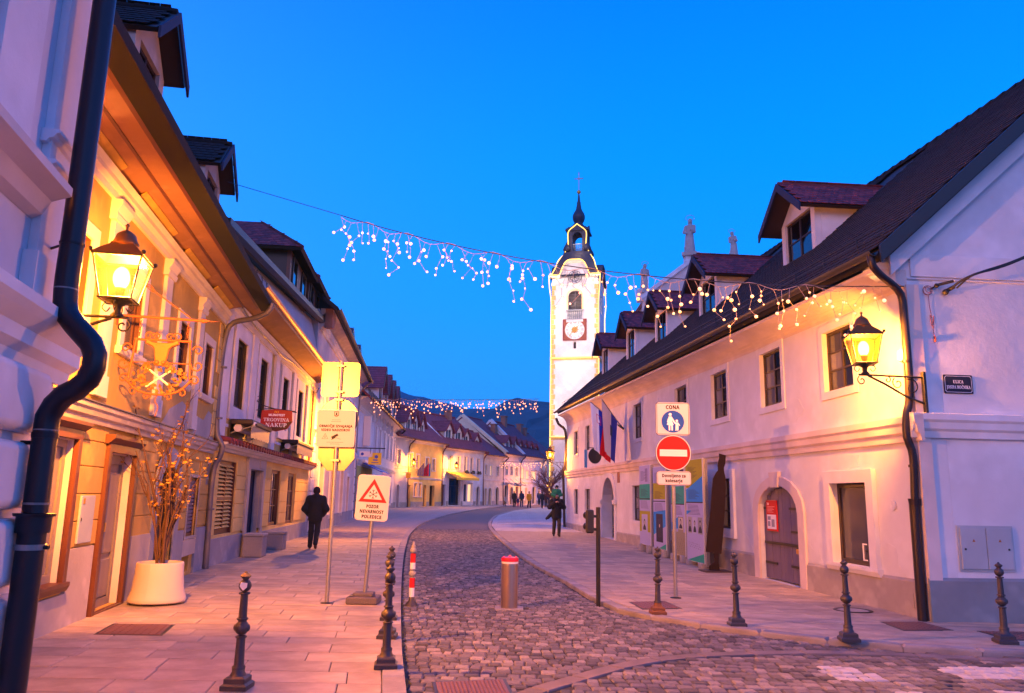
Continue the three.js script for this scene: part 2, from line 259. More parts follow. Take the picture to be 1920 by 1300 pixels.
for (let i = 0, z = -40; z > -84; i++) { const w = .25 + i * .012; part('dark_band', gm([[lerpLine(kerbRight, z) + .5, z > -43.7 ? r1x(z) - .2 : 13, z], [lerpLine(kerbRight, z - w) + .5, z > -43.7 ? r1x(z) - .2 : 13, z - w]], .004), matFarRoad, plaza); z -= rr(2.0, 3.0); }
// covers let into the ground
function plate(name, label, cat, q, y, m, ribs) {
  const cx = q.reduce((s, p) => s + p[0], 0) / 4, cz = q.reduce((s, p) => s + p[1], 0) / 4, o = thing(name, label, cat, [cx, y, cz]), L = q.map(p => [p[0] - cx, p[1] - cz]);
  part('frame', paver(L.map(p => [p[0] * 1.08, p[1] * 1.08]), .06, .004), M.iron, o); const pl = part('plate', paver(L.map(p => [p[0] * .97, p[1] * .97]), .06, .003), m, o); pl.position.y = .005;
  const at = (s, t) => [0, 1].map(k => L[0][k] * (1 - s) * (1 - t) + L[1][k] * s * (1 - t) + L[2][k] * s * t + L[3][k] * (1 - s) * t), rib = [];
  for (let i = 0; i < ribs; i++) for (let j = 0; j < ribs; j++) { const p = at(.08 + .84 * i / (ribs - 1), .08 + .84 * j / (ribs - 1)); rib.push(new THREE.CylinderGeometry(.008, .011, .005, 6).translate(p[0], .0075, p[1])); }
  part('studs', rib, m, o);
}
const rustPlate = mat(.22, .10, .085, { rough: .6, metalness: .3, tex: 'speck' });
plate('inspection_cover', 'ribbed rust-brown metal cover let into the cobbles at the bottom edge', 'manhole cover', coverPlate, ROAD + .005, rustPlate, 16);
plate('inspection_cover', 'brown rectangular cover in the left pavement in front of the yellow house doors', 'manhole cover', [[-4.48, -8.96], [-3.78, -8.96], [-3.95, -9.66], [-4.62, -9.64]], .004, rustPlate, 8);
plate('inspection_cover', 'brown square cover behind the rusty-footed bollard on the right pavement', 'manhole cover', [[1.98, -11.8], [2.55, -11.95], [2.46, -12.75], [1.9, -12.55]], .004, rustPlate, 8);
plate('inspection_cover', 'brown cover at the foot of the right corner downpipe', 'manhole cover', [[5.02, -10.3], [5.66, -10.4], [5.6, -11.05], [5.05, -10.98]], .004, rustPlate, 8);
plate('inspection_cover', 'dark red cover behind the bollard furthest right', 'manhole cover', [[6.0, -9.75], [6.7, -9.75], [6.7, -10.35], [6.0, -10.35]], .004, rustPlate, 8);
{ const o = thing('round_cover', 'round manhole cover with pale lid beside the shop window wall', 'manhole cover', [5.15, .003, -12.1]); part('rim', new THREE.TorusGeometry(.25, .03, 6, 28).rotateX(Math.PI / 2).scale(1, .3, 1), M.iron, o); part('lid', lathe([[0, .006], [.2, .006], [.225, 0]], 24), M.concrete, o); }
{ // weeds and dead leaves along the kerb
  const g = []; for (let i = 0; i < 260; i++) { const z = -5.5 - Math.pow(rnd(), 1.5) * 9, x = rnd() < .5 ? lerpLine(kerbLeft, z) + rr(.005, .05) : 0; if (!x) continue; g.push(new THREE.ConeGeometry(rr(.004, .009), rr(.02, .05), 3).rotateZ(rr(-.7, .7)).rotateX(rr(-.5, .5)).translate(x, ROAD + .015, z)); }
  const o = struct('weeds', merge(g), mat(.16, .13, .03)); o.userData.kind = 'stuff';
}
// ---------- buildings: local x runs along the front (to the viewer's right when one faces it), y up, z out into the street ----------
function house(name, label, cat, A, B, y0 = 0) { const dx = B[0] - A[0], dz = B[1] - A[1]; const o = thing(name, label, cat, [A[0], y0, A[1]], Math.atan2(-dz, dx)); o.userData.L = undefined; delete o.userData.L; o.len = Math.hypot(dx, dz); return o; }
function at(h, u, v, w) { h.updateMatrixWorld(); return h.localToWorld(V(u, v, w)); }
// a window or door: frame set back in its opening, panes, surround, sill; returns the hole for the wall
function win(g, u0, u1, v0, v1, o = {}) {
  const { depth = .13, nx = 2, ny = 3, fm = M.frameDark, pm = M.glass, fw = .055, mw = .03, sur, sm = M.trim, sp = .035, sill, hood, name = 'window', isArch, rise, panes = true, mulls, door, backing } = o;
  const p = grp(name, g), z = -depth, cu = (u0 + u1) / 2;
  if (isArch) {
    part('frame', ext(arch(u0, u1, v0, v1, rise), z - .07, z, [arch(u0 + fw, u1 - fw, v0 + fw, v1 - fw, rise && rise - fw * .5)]), fm, p);
    part(door ? 'leaf' : 'pane', ext(arch(u0 + fw, u1 - fw, v0 + fw, v1 - fw, rise && rise - fw * .5), z - .06, z - .035), pm, p);
    if (nx > 1) part('mullion', bx(cu - mw / 2, cu + mw / 2, v0 + fw, v1 - fw, z - .05, z - .005), fm, p);
  } else {
    const f = [bx(u0, u0 + fw, v0, v1, z - .06, z), bx(u1 - fw, u1, v0, v1, z - .06, z), bx(u0 + fw, u1 - fw, v1 - fw, v1, z - .06, z), bx(u0 + fw, u1 - fw, v0, v0 + fw, z - .06, z)];
    const xs = [], ys = []; for (let i = 0; i <= nx; i++) xs.push(u0 + fw + (u1 - u0 - 2 * fw) * i / nx); for (let j = 0; j <= ny; j++) ys.push(mulls ? v0 + fw + (v1 - v0 - 2 * fw) * mulls[j] : v0 + fw + (v1 - v0 - 2 * fw) * j / ny);
    for (let i = 1; i < nx; i++) f.push(bx(xs[i] - mw * .8, xs[i] + mw * .8, v0 + fw, v1 - fw, z - .045, z - .004));
    for (let j = 1; j < ny; j++) for (let i = 0; i < nx; i++) f.push(bx(xs[i] + mw * .8 * (i > 0), xs[i + 1] - mw * .8 * (i < nx - 1), ys[j] - mw / 2, ys[j] + mw / 2, z - .04, z - .008));
    part('frame', f, fm, p);
    if (panes) for (let i = 0; i < nx; i++) for (let j = 0; j < ny; j++) { const m = Array.isArray(pm) ? pm[Math.min(pm.length - 1, (i + j * nx) % pm.length)] : pm; part('pane', bx(xs[i] + .004, xs[i + 1] - .004, ys[j] + .004, ys[j + 1] - .004, z - .035, z - .026).rotateY(0), m, p); }
  }
  if (o.reveal) part('reveal', [bx(u0 + .002, u0 + .014, v0, v1 - .014, z + .002, -.004), bx(u1 - .014, u1 - .002, v0, v1 - .014, z + .002, -.004), bx(u0 + .002, u1 - .002, v1 - .014, v1 - .002, z + .002, -.004)], o.reveal, p);
  if (backing !== undefined) part('curtain', bx(u0, u1, v0, v1, z - .2, z - .18), backing, p);
  if (sur) { const s = sur, outer = isArch ? arch(u0 - s, u1 + s, v0, v1 + s, rise && rise + s * .4) : [[u0 - s, v0 - (sill ? 0 : s)], [u1 + s, v0 - (sill ? 0 : s)], [u1 + s, v1 + s], [u0 - s, v1 + s]], inner = isArch ? arch(u0 + .001, u1 - .001, v0, v1 - .001, rise) : [[u0, v0], [u1, v0], [u1, v1], [u0, v1]];
    if (isArch || sill) { const O = outer.slice(); part('surround', ext([...O.slice(1), ...(isArch ? [[u0 - s, v0]] : [O[0]]), [u0, v0], ...inner.slice(1).reverse()], .001, sp, [], .004), sm, p); } else part('surround', ext(outer, .001, sp, [inner], .004), sm, p); }
  if (sill) part('sill', sweep([[.002, v0 - sill], [.06, v0 - sill], [.09, v0 - sill * .4], [.09, v0], [-depth, v0 + .004], [-depth, v0 - sill]].map(q => q), u0 - (sur || .05) - .04, u1 + (sur || .05) + .04), sm, p);
  if (hood) part('hood', sweep([[.002, v1 + (sur || 0)], [.05, v1 + (sur || 0)], [.13, v1 + (sur || 0) + hood * .6], [.13, v1 + (sur || 0) + hood], [.002, v1 + (sur || 0) + hood]], u0 - (sur || 0) - .07, u1 + (sur || 0) + .07), o.hm || fm, p);
  return isArch ? arch(u0, u1, v0, v1, rise) : [[u0, v0], [u1, v0], [u1, v1], [u0, v1]];
}
const bandProf = (v0, v1, d) => { const h = v1 - v0; return [[.002, v0], [d * .35, v0], [d * .45, v0 + h * .25], [d * .7, v0 + h * .35], [d * .8, v0 + h * .6], [d, v0 + h * .7], [d, v0 + h * .94], [.002, v1]]; };
const coveProf = (w0, v0, w1, v1, n = 7) => { const a = []; for (let i = 0; i <= n; i++) { const t = i / n * Math.PI / 2; a.push([w0 + (w1 - w0) * (1 - Math.cos(t)), v0 + (v1 - v0) * Math.sin(t)]); } return [...a, [w1, v1 + .06], [w0, v1 + .06]]; };
function coveLoft(a, b, n = 8) {   // cove whose foot and lip climb: a, b = [u, foot height, lip height]
  const P = q => coveProf(.002, q[1], .5, q[2], n).map(p => [q[0], p[1], p[0]]), A = P(a), B = P(b); return facets([...A.map((p, i) => { const j = (i + 1) % A.length; return [p, B[i], B[j], A[j]]; })]);
}
function pipe(g, pts, r, m, name = 'downpipe', rings = []) { const p = grp(name, g); part('tube', tube(pts, r, 14, pts.length * 5), m, p); rings.forEach((q, i) => part('bracket', [new THREE.CylinderGeometry(r * 1.18, r * 1.18, .035, 16).translate(...q)], m, p)); return p; }
function gutter(g, u0, u1, w, v, r, m, d0 = 0, d1 = 0) { const a = []; for (let i = 0; i <= 8; i++) { const t = Math.PI * i / 8; a.push([w - Math.cos(t) * r, v - Math.sin(t) * r]); } for (let i = 8; i >= 0; i--) { const t = Math.PI * i / 8; a.push([w - Math.cos(t) * r * .86, v - Math.sin(t) * r * .86]); } return part('gutter', sweep(a, u0, u1, d0, d1), m, g); }
// roof tiles on a slope: O = lower left corner, U along the eave, S up the slope (unit vectors), n rows and columns; skip(u, s) leaves gaps
const tileGeo = (w, l, t = .016) => { const h = w / 2 * .96; return uvBox(new THREE.ExtrudeGeometry(shape([[-h, l], [-h, .05], [-h * .7, .018], [0, 0], [h * .7, .018], [h, .05], [h, l]]), { depth: t, bevelEnabled: false })); };
function tileRoof(parent, O, U, S, wide, long, tw, tl, mats, single, skip) {
  O = V(...O); U = V(...U).normalize(); S = V(...S).normalize(); const N = U.clone().cross(S).normalize(), g = tileGeo(tw, tl * 1.35), list = [];
  parent.updateMatrixWorld(true); const W = parent.matrixWorld;
  for (let r = 0, s = 0; s < long - tl * .4; r++, s += tl) for (let u = (r % 2 ? tw / 2 : 0) + tw / 2; u < wide - tw * .3; u += tw) {
    if (skip && skip(u, s)) continue;
    const b = new THREE.Matrix4().makeBasis(U, S, N), q = new THREE.Matrix4().makeRotationFromEuler(new THREE.Euler(-.075 + rr(-.012, .012), rr(-.01, .01), rr(-.012, .012)));
    const m = b.multiply(q).setPosition(O.clone().addScaledVector(U, u).addScaledVector(S, s).addScaledVector(N, .03));
    const wp = V(0, 0, 0).setFromMatrixPosition(m).applyMatrix4(W); list.push({ m, d: wp.distanceTo(camera.position), c: (rnd() * mats.length) | 0 });
  }
  list.sort((a, b) => a.d - b.d);
  list.slice(0, single).forEach(t => part('tile', g, mats[t.c], parent).applyMatrix4(t.m));
  mats.forEach((m, c) => { const l = list.slice(single).filter(t => t.c === c); if (!l.length) return; const im = sh(new THREE.InstancedMesh(g, m, l.length)); im.name = 'roof_tiles'; im.userData.kind = 'stuff'; l.forEach((t, i) => im.setMatrixAt(i, t.m)); parent.add(im); });
}
// gabled dormer: front face at z = wf, base yb, eaves ye, apex ya, half width hw; runs back to zb
function dormer(g, u, wf, yb, ye, ya, hw, zb, o = {}) {
  const { wall = M.white, edge = M.black, over = .22, side = .22, mats = [M.tileA, M.tileB, M.tileC], tw = .16, tl = .15, tiles = true, roofM = M.roofRed, nx = 2, ny = 3, wu, fm = M.frameDark, pm = M.glass, name = 'dormer', front = wall, soff = M.frameDark } = o;
  const d = grp(name, g); d.position.set(u, 0, 0);
  const wh = wu || [hw * .78, yb + .05, ye - .03], hole = [[-wh[0], wh[1]], [wh[0], wh[1]], [wh[0], wh[2]], [-wh[0], wh[2]]], sl = (ya - ye) / hw;
  part('front', ext([[-hw, yb - .15], [hw, yb - .15], [hw, ye], [0, ya], [-hw, ye]], wf - .14, wf, [hole]), front, d);
  parts('cheek', [bx(-hw, -hw + .12, yb - 1.2, ye, zb, wf - .145), bx(hw - .12, hw, yb - 1.2, ye, zb, wf - .145)], wall, d);
  const w = grp('window', d); w.name = 'window_frame'; d.remove(w);
  const z = wf - .06, f = []; for (let i = 0; i <= nx; i++) { const x = -wh[0] + 2 * wh[0] * i / nx, k = i === 0 ? .05 : i === nx ? -.05 : 0; f.push(bx(x + Math.min(0, k) - (k ? 0 : .03), x + Math.max(0, k) + (k ? 0 : .03), wh[1], wh[2], z - .05, z)); }
  for (let j = 0; j <= ny; j++) { const y = wh[1] + (wh[2] - wh[1]) * j / ny, k = j === 0 ? .05 : j === ny ? -.05 : 0; f.push(bx(-wh[0] + .05, wh[0] - .05, y + Math.min(0, k) - (k ? 0 : .015), y + Math.max(0, k) + (k ? 0 : .015), z - .045, z - .006)); }
  part('window_frame', f, fm, d);
  for (let i = 0; i < nx; i++) { const a = -wh[0] + 2 * wh[0] * i / nx, b = a + 2 * wh[0] / nx; part('pane', bx(a + .02, b - .02, wh[1] + .02, wh[2] - .02, z - .035, z - .025), pm, d); }
  const t = .07, zf = wf + over, ex = hw + side, ey = ye - sl * side;
  parts('roof_slab', [slab([0, ya + t, zf], [0, ya + t, zb - .5], [-ex, ey + t, zb + .1], [-ex, ey + t, zf], t), slab([0, ya + t, zb - .5], [0, ya + t, zf], [ex, ey + t, zf], [ex, ey + t, zb + .1], t)], tiles ? soff : roofM, d);
  parts('fascia', [slab([0, ya + t + .02, zf + .03], [0, ya - .1, zf + .03], [-ex - .02, ey - .1, zf + .03], [-ex - .02, ey + t + .02, zf + .03], .035).translate(0, 0, 0), slab([0, ya - .1, zf + .03], [0, ya + t + .02, zf + .03], [ex + .02, ey + t + .02, zf + .03], [ex + .02, ey - .1, zf + .03], .035)], edge, d);
  if (tiles) {
    const L = Math.hypot(ex, ya - ey), len = zf - zb;
    tileRoof(d, [ex, ey + t, zf], [0, 0, -1], [-ex, ya - ey, 0], len, L, tw, tl, mats, o.single || 0, (uu, s) => uu > len * (.62 + .45 * s / L) + .25);
    tileRoof(d, [-ex, ey + t, zb], [0, 0, 1], [ex, ya - ey, 0], len, L, tw, tl, mats, 0, (uu, s) => (len - uu) > len * (.62 + .45 * s / L) + .25);
    const rg = []; for (let q = zf; q > zb - .3; q -= .3) rg.push(new THREE.CylinderGeometry(.07, .085, .32, 8).rotateX(Math.PI / 2).translate(0, ya + t, q - .15));
    part('ridge_tiles', rg, mats[2], d);
  }
  return d;
}
// ---------- the long white house on the right: local x runs from its far corner (0) to the near corner (32.6) ----------
const R1 = house('white_house', 'long white two-storey house with dark tiled roof, five dormers and a gable on the right', 'house', [3.16, -43.6], [5.82, -11.1]);
const RL = R1.len;
{
  const h = R1, top = [[RL, 4.82], [24.3, 5.0], [12, 5.32], [0, 5.62]], dk = { depth: .07, nx: 2, ny: 3, fm: M.frameDark, sur: .13, sm: M.white, sp: .025 }, pg = [M.paneMid, M.glass, M.curtain, M.glass, M.paneMid, M.glass];
  const holes = [];
  for (const [u0, u1, v0, v1, warm] of [[2.55, 3.75, 3.8, 5.02], [5.9, 7.05, 3.82, 5.0], [11.4, 12.3, 3.72, 4.72], [15.65, 16.8, 3.68, 4.9], [20.8, 21.95, 3.62, 4.8], [23.98, 25.1, 3.57, 4.72], [27.13, 28.17, 3.53, 4.68], [29.96, 30.96, 3.49, 4.56]]) holes.push(win(h, u0, u1, v0, v1, { ...dk, pm: pg }));
  for (const [u0, u1, v0, v1] of [[2.6, 3.85, .8, 2.05], [5.8, 7.1, .81, 2.03], [15.4, 16.65, .85, 2.06]]) holes.push(win(h, u0, u1, v0, v1, { ...dk, pm: pg }));
  holes.push(win(h, 24.12, 25.2, .93, 2.1, { ...dk, sur: .2, sp: .07, pm: [M.glass, M.paneMid], sill: 0 }));
  holes.push(win(h, 30.02, 31.2, .58, 1.9, { ...dk, nx: 1, ny: 1, fw: .075, sur: .2, sp: .08, pm: M.paneMid, fm: M.frameDark, sill: .12, sm: M.white }));
  // far arched portal with a dark leaf set deep
  holes.push(win(h, 10.05, 12.4, 0, 2.45, { depth: .55, nx: 2, isArch: true, rise: 1.0, fm: M.navy, pm: M.navy, fw: .1, sur: .28, sp: .05, sm: M.white, name: 'door', door: 1 }));
  parts('impost', [bx(9.68, 10.06, 1.38, 1.55, .002, .12), bx(12.39, 12.78, 1.38, 1.55, .002, .12)], M.white, h);
  // near arched door with two grey plank leaves
  const A = arch(26.76, 28.66, 0, 1.9, .55); holes.push(A);
  const d = grp('door', h), leaf = (a, b, x) => { const n = 5, w = (b - a) / n; for (let i = 0; i < n; i++) { const c = a + w * (i + .5), y = Math.min(1.86, 1.32 + .55 * Math.sqrt(Math.max(0, 1 - ((c - 27.71) / .95) ** 2))); part('plank', bx(a + w * i + .004, a + w * (i + 1) - .004, .03, y - .01, -.13 + rr(-.004, .004), -.09 + rr(0, .006)), M.doorGrey, d); } };
  leaf(26.78, 27.71); leaf(27.715, 28.64);
  part('surround', ext([[28.66, 0], [28.92, 0], [28.92, 1.4], ...arch(26.5, 28.92, 0, 2.08, .68).slice(2, -1).map(p => p), [26.5, 1.4], [26.5, 0], [26.76, 0], ...A.slice(2).reverse()], .001, .05, [], .006), M.pink, d);
  part('keystone', ext([[27.56, 1.86], [27.86, 1.86], [27.93, 2.16], [27.49, 2.16]], .004, .085, [], .006), M.pink, d);
  for (const y of [.32, 1.42]) parts('hinge', [bx(26.82, 27.4, y, y + .045, -.08, -.065), bx(28.05, 28.6, y, y + .045, -.08, -.065)], M.iron, d);
  part('hinge', bx(28.1, 28.6, .98, 1.02, -.08, -.065), M.iron, d);
  part('bolt_bar', [bx(26.85, 28.62, .72, .77, -.075, -.05), rb(28.42, 28.56, .62, .72, -.07, -.03)], M.iron, d);
  part('padlock', rb(28.42, 28.54, .6, .69, -.035, -.005, .01), M.gold, d);
  holes.push([[24.9, .06], [25.6, .06], [25.6, .3], [24.9, .3]].map(p => [p[0] + .3, p[1]]));
  part('cellar_opening', bx(25.2, 25.9, .06, .3, -.3, -.2), M.black, h);
  part('wall', ext([[0, -.3], [RL, -.3], ...top], -.4, 0, holes), M.white, h);
  parts('plinth', [sweep([[.002, -.2], [.035, -.2], [.035, .30], [.002, .34]], 12.8, 26.49, 0, .14), sweep([[.002, -.2], [.035, -.2], [.035, .44], [.002, .48]], 28.93, RL, 0, .05), sweep([[.002, -.2], [.035, -.2], [.035, .25], [.002, .29]], .0, 9.67, 0, .04)], M.plinth, h);
  part('string_course', sweep(bandProf(2.7, 3.08, .14), -.14, RL + .14, 0, -.25), M.pink, h);
  // upper edge of the wall: smooth cove under the roof
  { const lip = u => 4.93 + .036 * (RL - u); part('cove', [coveLoft([0, 5.5, lip(0)], [12, 5.2, lip(12)]), coveLoft([12, 5.2, lip(12)], [24.3, 4.88, lip(24.3)]), coveLoft([24.3, 4.88, lip(24.3)], [RL, 4.70, lip(RL)]), ext([[-.5, lip(RL) + .05], [-.5, lip(RL)], [-.3, 4.84], [-.1, 4.74], [0, 4.7], [0, lip(RL) + .05]], -.02, 0).rotateY(Math.PI / 2).translate(RL + .001, 0, 0)], M.pink, h); }
  // near gable end
  const gW = 9.3, gp = (x, y, z) => [RL + z, y, -x];
  const gable = ext([[0, -.3], [gW, -.3], [gW, 4.95], [8.0, 5.8], [4.0, 9.40], [.0, 5.80]], -.4, 0, []).rotateY(Math.PI / 2).translate(RL, 0, 0);
  part('gable_wall', [gable.translate(0, 0, -.402), ext([[-.5, 5.0], [-.3, 4.86], [0, 4.825], [.402, 4.825], [.402, 5.79], [-.5, 4.99 + .03]], -.3, 0).rotateY(Math.PI / 2).translate(RL, 0, 0)], M.white, h);
  const run = (prof, a, b, y = 0) => sweep(prof, a, b, y, y).rotateY(Math.PI / 2).translate(RL, 0, 0);
  part('gable_plinth', run([[.002, -.2], [.035, -.2], [.035, .54], [.002, .58]], -.04, gW), mat(.30, .36, .40, { tex: 'stain', bump: 'plasterB' }), h);
  part('gable_string_course', run(bandProf(2.5, 2.86, .14), -.141, gW), M.white, h);
  part('gable_band', [run([[.002, 4.88], [.03, 4.88], [.03, 5.22], [.002, 5.22]], .06, gW), run([[.002, 4.84], [.02, 4.84], [.02, 4.86], [.002, 4.86]], .0, gW)], M.white, h);
  part('verge_board', slab([RL + .06, 4.86, .3], [RL + .06, 5.19, .3], [RL + .06, 9.41, -4.4], [RL + .06, 9.05, -4.4], .056), M.white, h);
  part('corner_strip', [bx(RL - .22, RL + .03, 0, 4.75, .002, .03), bx(RL + .002, RL + .03, 0, 4.75, -.16, .002)], M.pink, h);
  part('back_wall', bx(0, RL - .42, -.3, 5.0, -gW, -gW + .3), M.white, h);
  part('far_gable_wall', ext([[0, -.3], [gW - .32, -.3], [gW - .32, 5.7], [gW / 2, 10.4], [.0, 5.6]], -.4, 0).rotateY(Math.PI / 2).translate(.4, 0, -.402), M.white, h);
  // roof: eave rises towards the far end
  const k = -.036, shear = new THREE.Matrix4().set(1, 0, 0, 0, k, 1, 0, -k * RL, 0, 0, 1, 0, 0, 0, 0, 1), roof = grp('roof', h); roof.matrixAutoUpdate = true;
  const wE = .56, yE = 5.18, sl = .90, wR = -4.4, yR = yE + sl * (wE - wR), x0 = -.35, x1 = RL + .3;
  const lift = x => -k * (RL - x);
  parts('roof_slab', [slab([x0, yE + lift(x0), wE], [x1, yE + lift(x1), wE], [x1, yR + lift(x1), wR], [x0, yR + lift(x0), wR], .16), slab([x1, yE + lift(x1), 2 * wR - wE], [x0, yE + lift(x0), 2 * wR - wE], [x0, yR + lift(x0), wR - .001], [x1, yR + lift(x1), wR - .001], .16)], M.roofDark, roof);
  part('verge_trim', [slab([x1 + .02, yE + lift(x1) - .2, wE + .02], [x1 + .02, yE + lift(x1) + .06, wE + .02], [x1 + .02, yR + lift(x1) + .06, wR], [x1 + .02, yR + lift(x1) - .2, wR], .04)], M.black, roof);
  const dors = [[26.5, 8.62], [20.15, 8.64], [14.8, 8.68], [9.9, 8.85], [4.3, 8.85]];
  const S = [0, sl, -1], Sl = Math.hypot(1, sl), slopeL = (wE - wR) * Sl;
  tileRoof(roof, [x0, yE + lift(x0), wE + .04], [1, k, 0], S, (x1 - x0) * Math.hypot(1, k), slopeL, .19, .17, [M.tileD, M.tileE, M.tileF, M.tileF], 260, (u, s) => dors.some(([du]) => Math.abs(u + x0 - du) < .8 && s * .72 > 1.8 && s * .72 < 4.6));
  const rg = []; for (let x = x0; x < x1; x += .36) rg.push(new THREE.CylinderGeometry(.09, .11, .38, 8, 1, true).rotateZ(Math.PI / 2).translate(x + .18, yR + lift(x) + .0, wR)); part('ridge_tiles', rg, M.tileF, roof);
  const sg = []; for (let x = 1; x < RL; x += 1.1) sg.push(bx(x, x + .02, yE + lift(x) + .32, yE + lift(x) + .52, .27, .29)); for (const y of [.4, .5]) sg.push(bar([0, yE + lift(0) + y, .28], [RL, yE + y, .28], .009, 5)); part('snow_guard', sg, M.iron, roof);
  gutter(h, x0, x1, wE + .09, yE - .02, .075, M.black, lift(x0), lift(x1));
  dors.forEach(([u, ya], i) => { const l = lift(u); dormer(h, u, -1.3, 6.84 + l, ya - .68 + l, ya + l, .85, -3.6, { single: i ? 0 : 110, over: .42, side: .27, ny: 2, fm: M.frameDark, pm: i ? M.glass : M.glass, edge: M.navy }); });
  pipe(h, [[RL + .2, 5.12, .65], [RL + .21, 4.95, .63], [RL + .16, 4.82, .48], [RL + .08, 4.70, .25], [RL + .04, 4.58, .13], [RL + .02, 4.2, .1], [RL - .02, 3.0, .1], [RL - .02, 2.84, .15], [RL - .02, 2.5, .17], [RL - .02, 2.3, .11], [RL - .06, 1.6, .1], [RL - .1, -.05, .1]], .055, M.pipeM, 'downpipe', [[RL, 3.6, .1], [RL - .04, 2.1, .1]]);
  part('downpipe_foot', [new THREE.CylinderGeometry(.068, .068, 1.62, 14).translate(RL - .09, .78, .1), new THREE.CylinderGeometry(.088, .075, .09, 14).translate(RL - .07, 1.6, .1)], M.pipeM, h);
  pipe(h, [[.3, 5.95, .66], [.3, 5.6, .5], [.1, 5.35, .14], [.1, 3.2, .14], [.1, 3.0, .22], [.1, 2.6, .2], [.1, 0, .12]], .07, M.pipeM);
  part('vent_plate', new THREE.CylinderGeometry(.075, .075, .02, 20).rotateX(Math.PI / 2).translate(31.85, 1.55, .012), M.white, h);
  part('hatch_plate', [bx(32.02, 32.24, .12, .32, .036, .044)], M.plinth, h);
  for (const [u, v, w2, h2] of [[29.1, .5, .5, .35], [31.5, .55, .55, .5], [25.9, .5, .45, .4], [22.5, 3.2, .7, .3], [28.6, 3.3, .5, .25], [18.2, 3.2, .8, .35], [30.4, 2.25, .6, .2], [14, .45, 1.1, .3]]) part('plaster_repair', ext(Array.from({ length: 14 }, (_, i) => { const a = i / 14 * 6.283, q = rr(.65, 1.05); return [u + w2 * q * Math.cos(a), v + h2 * q * Math.sin(a)]; }).map(p => [p[0], Math.max(p[1], .5)]), .001, .0035), M.repair, h);
  part('wall_plate', [bx(18.75, 19.05, 4.3, 4.75, .002, .03)], M.white, h);
  part('number_plate', [bx(12.95, 13.3, 2.2, 2.62, .002, .03)], M.brick, h);
}
// ---------- left side: the pale corner house nearest the camera ----------
const L1 = house('corner_house', 'pale lavender house with rounded quoin blocks at the left edge of the street', 'house', [-.9, 4], [-2.8, -4.45]);
{
  const h = L1, E = 9.12;
  part('wall', ext([[-6, -.3], [E, -.3], [E, 8.5], [-6, 8.5]], -.4, 0), M.lav, h);
  part('end_wall', bx(E - .4, E, -.3, 8.5, -3, -.402), M.lav, h);
  part('cornice', sweep([[.002, 2.2], [.03, 2.2], [.05, 2.28], [.10, 2.32], [.10, 2.4], [.16, 2.46], [.19, 2.5], [.19, 2.56], [.002, 2.62]], -6, E + .12), M.lavLight, h);
  for (let i = 0; i < 6; i++) { const y = -.25 + i * .415; part('quoin', rb(7.55, 8.8, y + .03, y + .395, -.02, .11, .055), M.lavLight, h); part('quoin_joint', bx(7.5, 8.82, y + .395, y + .445, .002, .03), M.lav, h); }
  part('pilaster', [bx(8.42, 8.86, 2.62, 7, .002, .05), bx(8.36, 8.92, 2.62, 2.86, .002, .08)], M.lavLight, h);
  parts('pilaster_moulding', [sweep(bandProf(3.33, 3.42, .1), 8.38, 8.9), sweep(bandProf(3.52, 3.6, .1), 8.38, 8.9)], M.lavLight, h);
  parts('window_surround', [bx(7.65, 8.12, 3.3, 7, .002, .05), bx(7.1, 7.6, 3.3, 7, .002, .03)], M.lavLight, h);
  part('window_sill', sweep([[.002, 3.05], [.06, 3.08], [.1, 3.16], [.2, 3.2], [.2, 3.25], [.002, 3.28]], 6.6, 8.4), M.pink, h);
  // cast-iron downpipe with a double bend round the cornice
  const p = grp('downpipe', h), W = (x, y, z) => { const q = h.worldToLocal(V(x, y, z)); return [q.x, q.y, q.z]; }; h.updateMatrixWorld(true);
  const X = -2.575, Z = -4.35;
  part('upper_tube', tube([[X, 8, Z], [X, 4.5, Z], [X, 3, Z], [X, 2.66, Z], [X + .02, 2.54, Z], [X + .12, 2.43, Z], [X + .2, 2.34, Z], [X + .215, 2.24, Z], [X + .17, 2.13, Z], [X + .06, 2.06, Z], [X - .005, 1.96, Z], [X - .01, 1.85, Z], [X - .01, 1.42, Z]].map(q => W(...q)), .064, 20, 90), M.pipeM, p);
  part('lower_tube', tube([[X - .01, 1.4, Z], [X - .01, .7, Z], [X - .01, -.1, Z]].map(q => W(...q)), .071, 20, 8), M.pipeM, p);
  const ring = (y, r, t, m = M.pipeM, x = X - .01, nm = 'collar') => { const q = W(x, y, Z); part(nm, new THREE.CylinderGeometry(r, r * .97, t, 24).translate(...q), m, p); };
  ring(1.41, .105, .016); ring(1.36, .088, .09); ring(1.24, .078, .03, M.galv, X - .01, 'clamp'); ring(1.47, .068, .012, M.galv); ring(1.84, .069, .03); ring(1.87, .066, .008, M.galv); ring(2.68, .066, .008, M.galv, X); ring(2.95, .069, .014, M.pipeM, X);
  part('clamp_screw', [bar(W(X + .09, 1.24, Z), W(X - .02, 1.24, Z), .012), bar(W(X - .2, 1.24, Z - .02), W(X - .05, 1.24, Z), .012), bar(W(X - .14, 1.8, Z), W(X - .05, 1.8, Z), .012), bar(W(X - .2, 2.95, Z - .1), W(X - .05, 2.95, Z), .008)], M.iron, p);
}
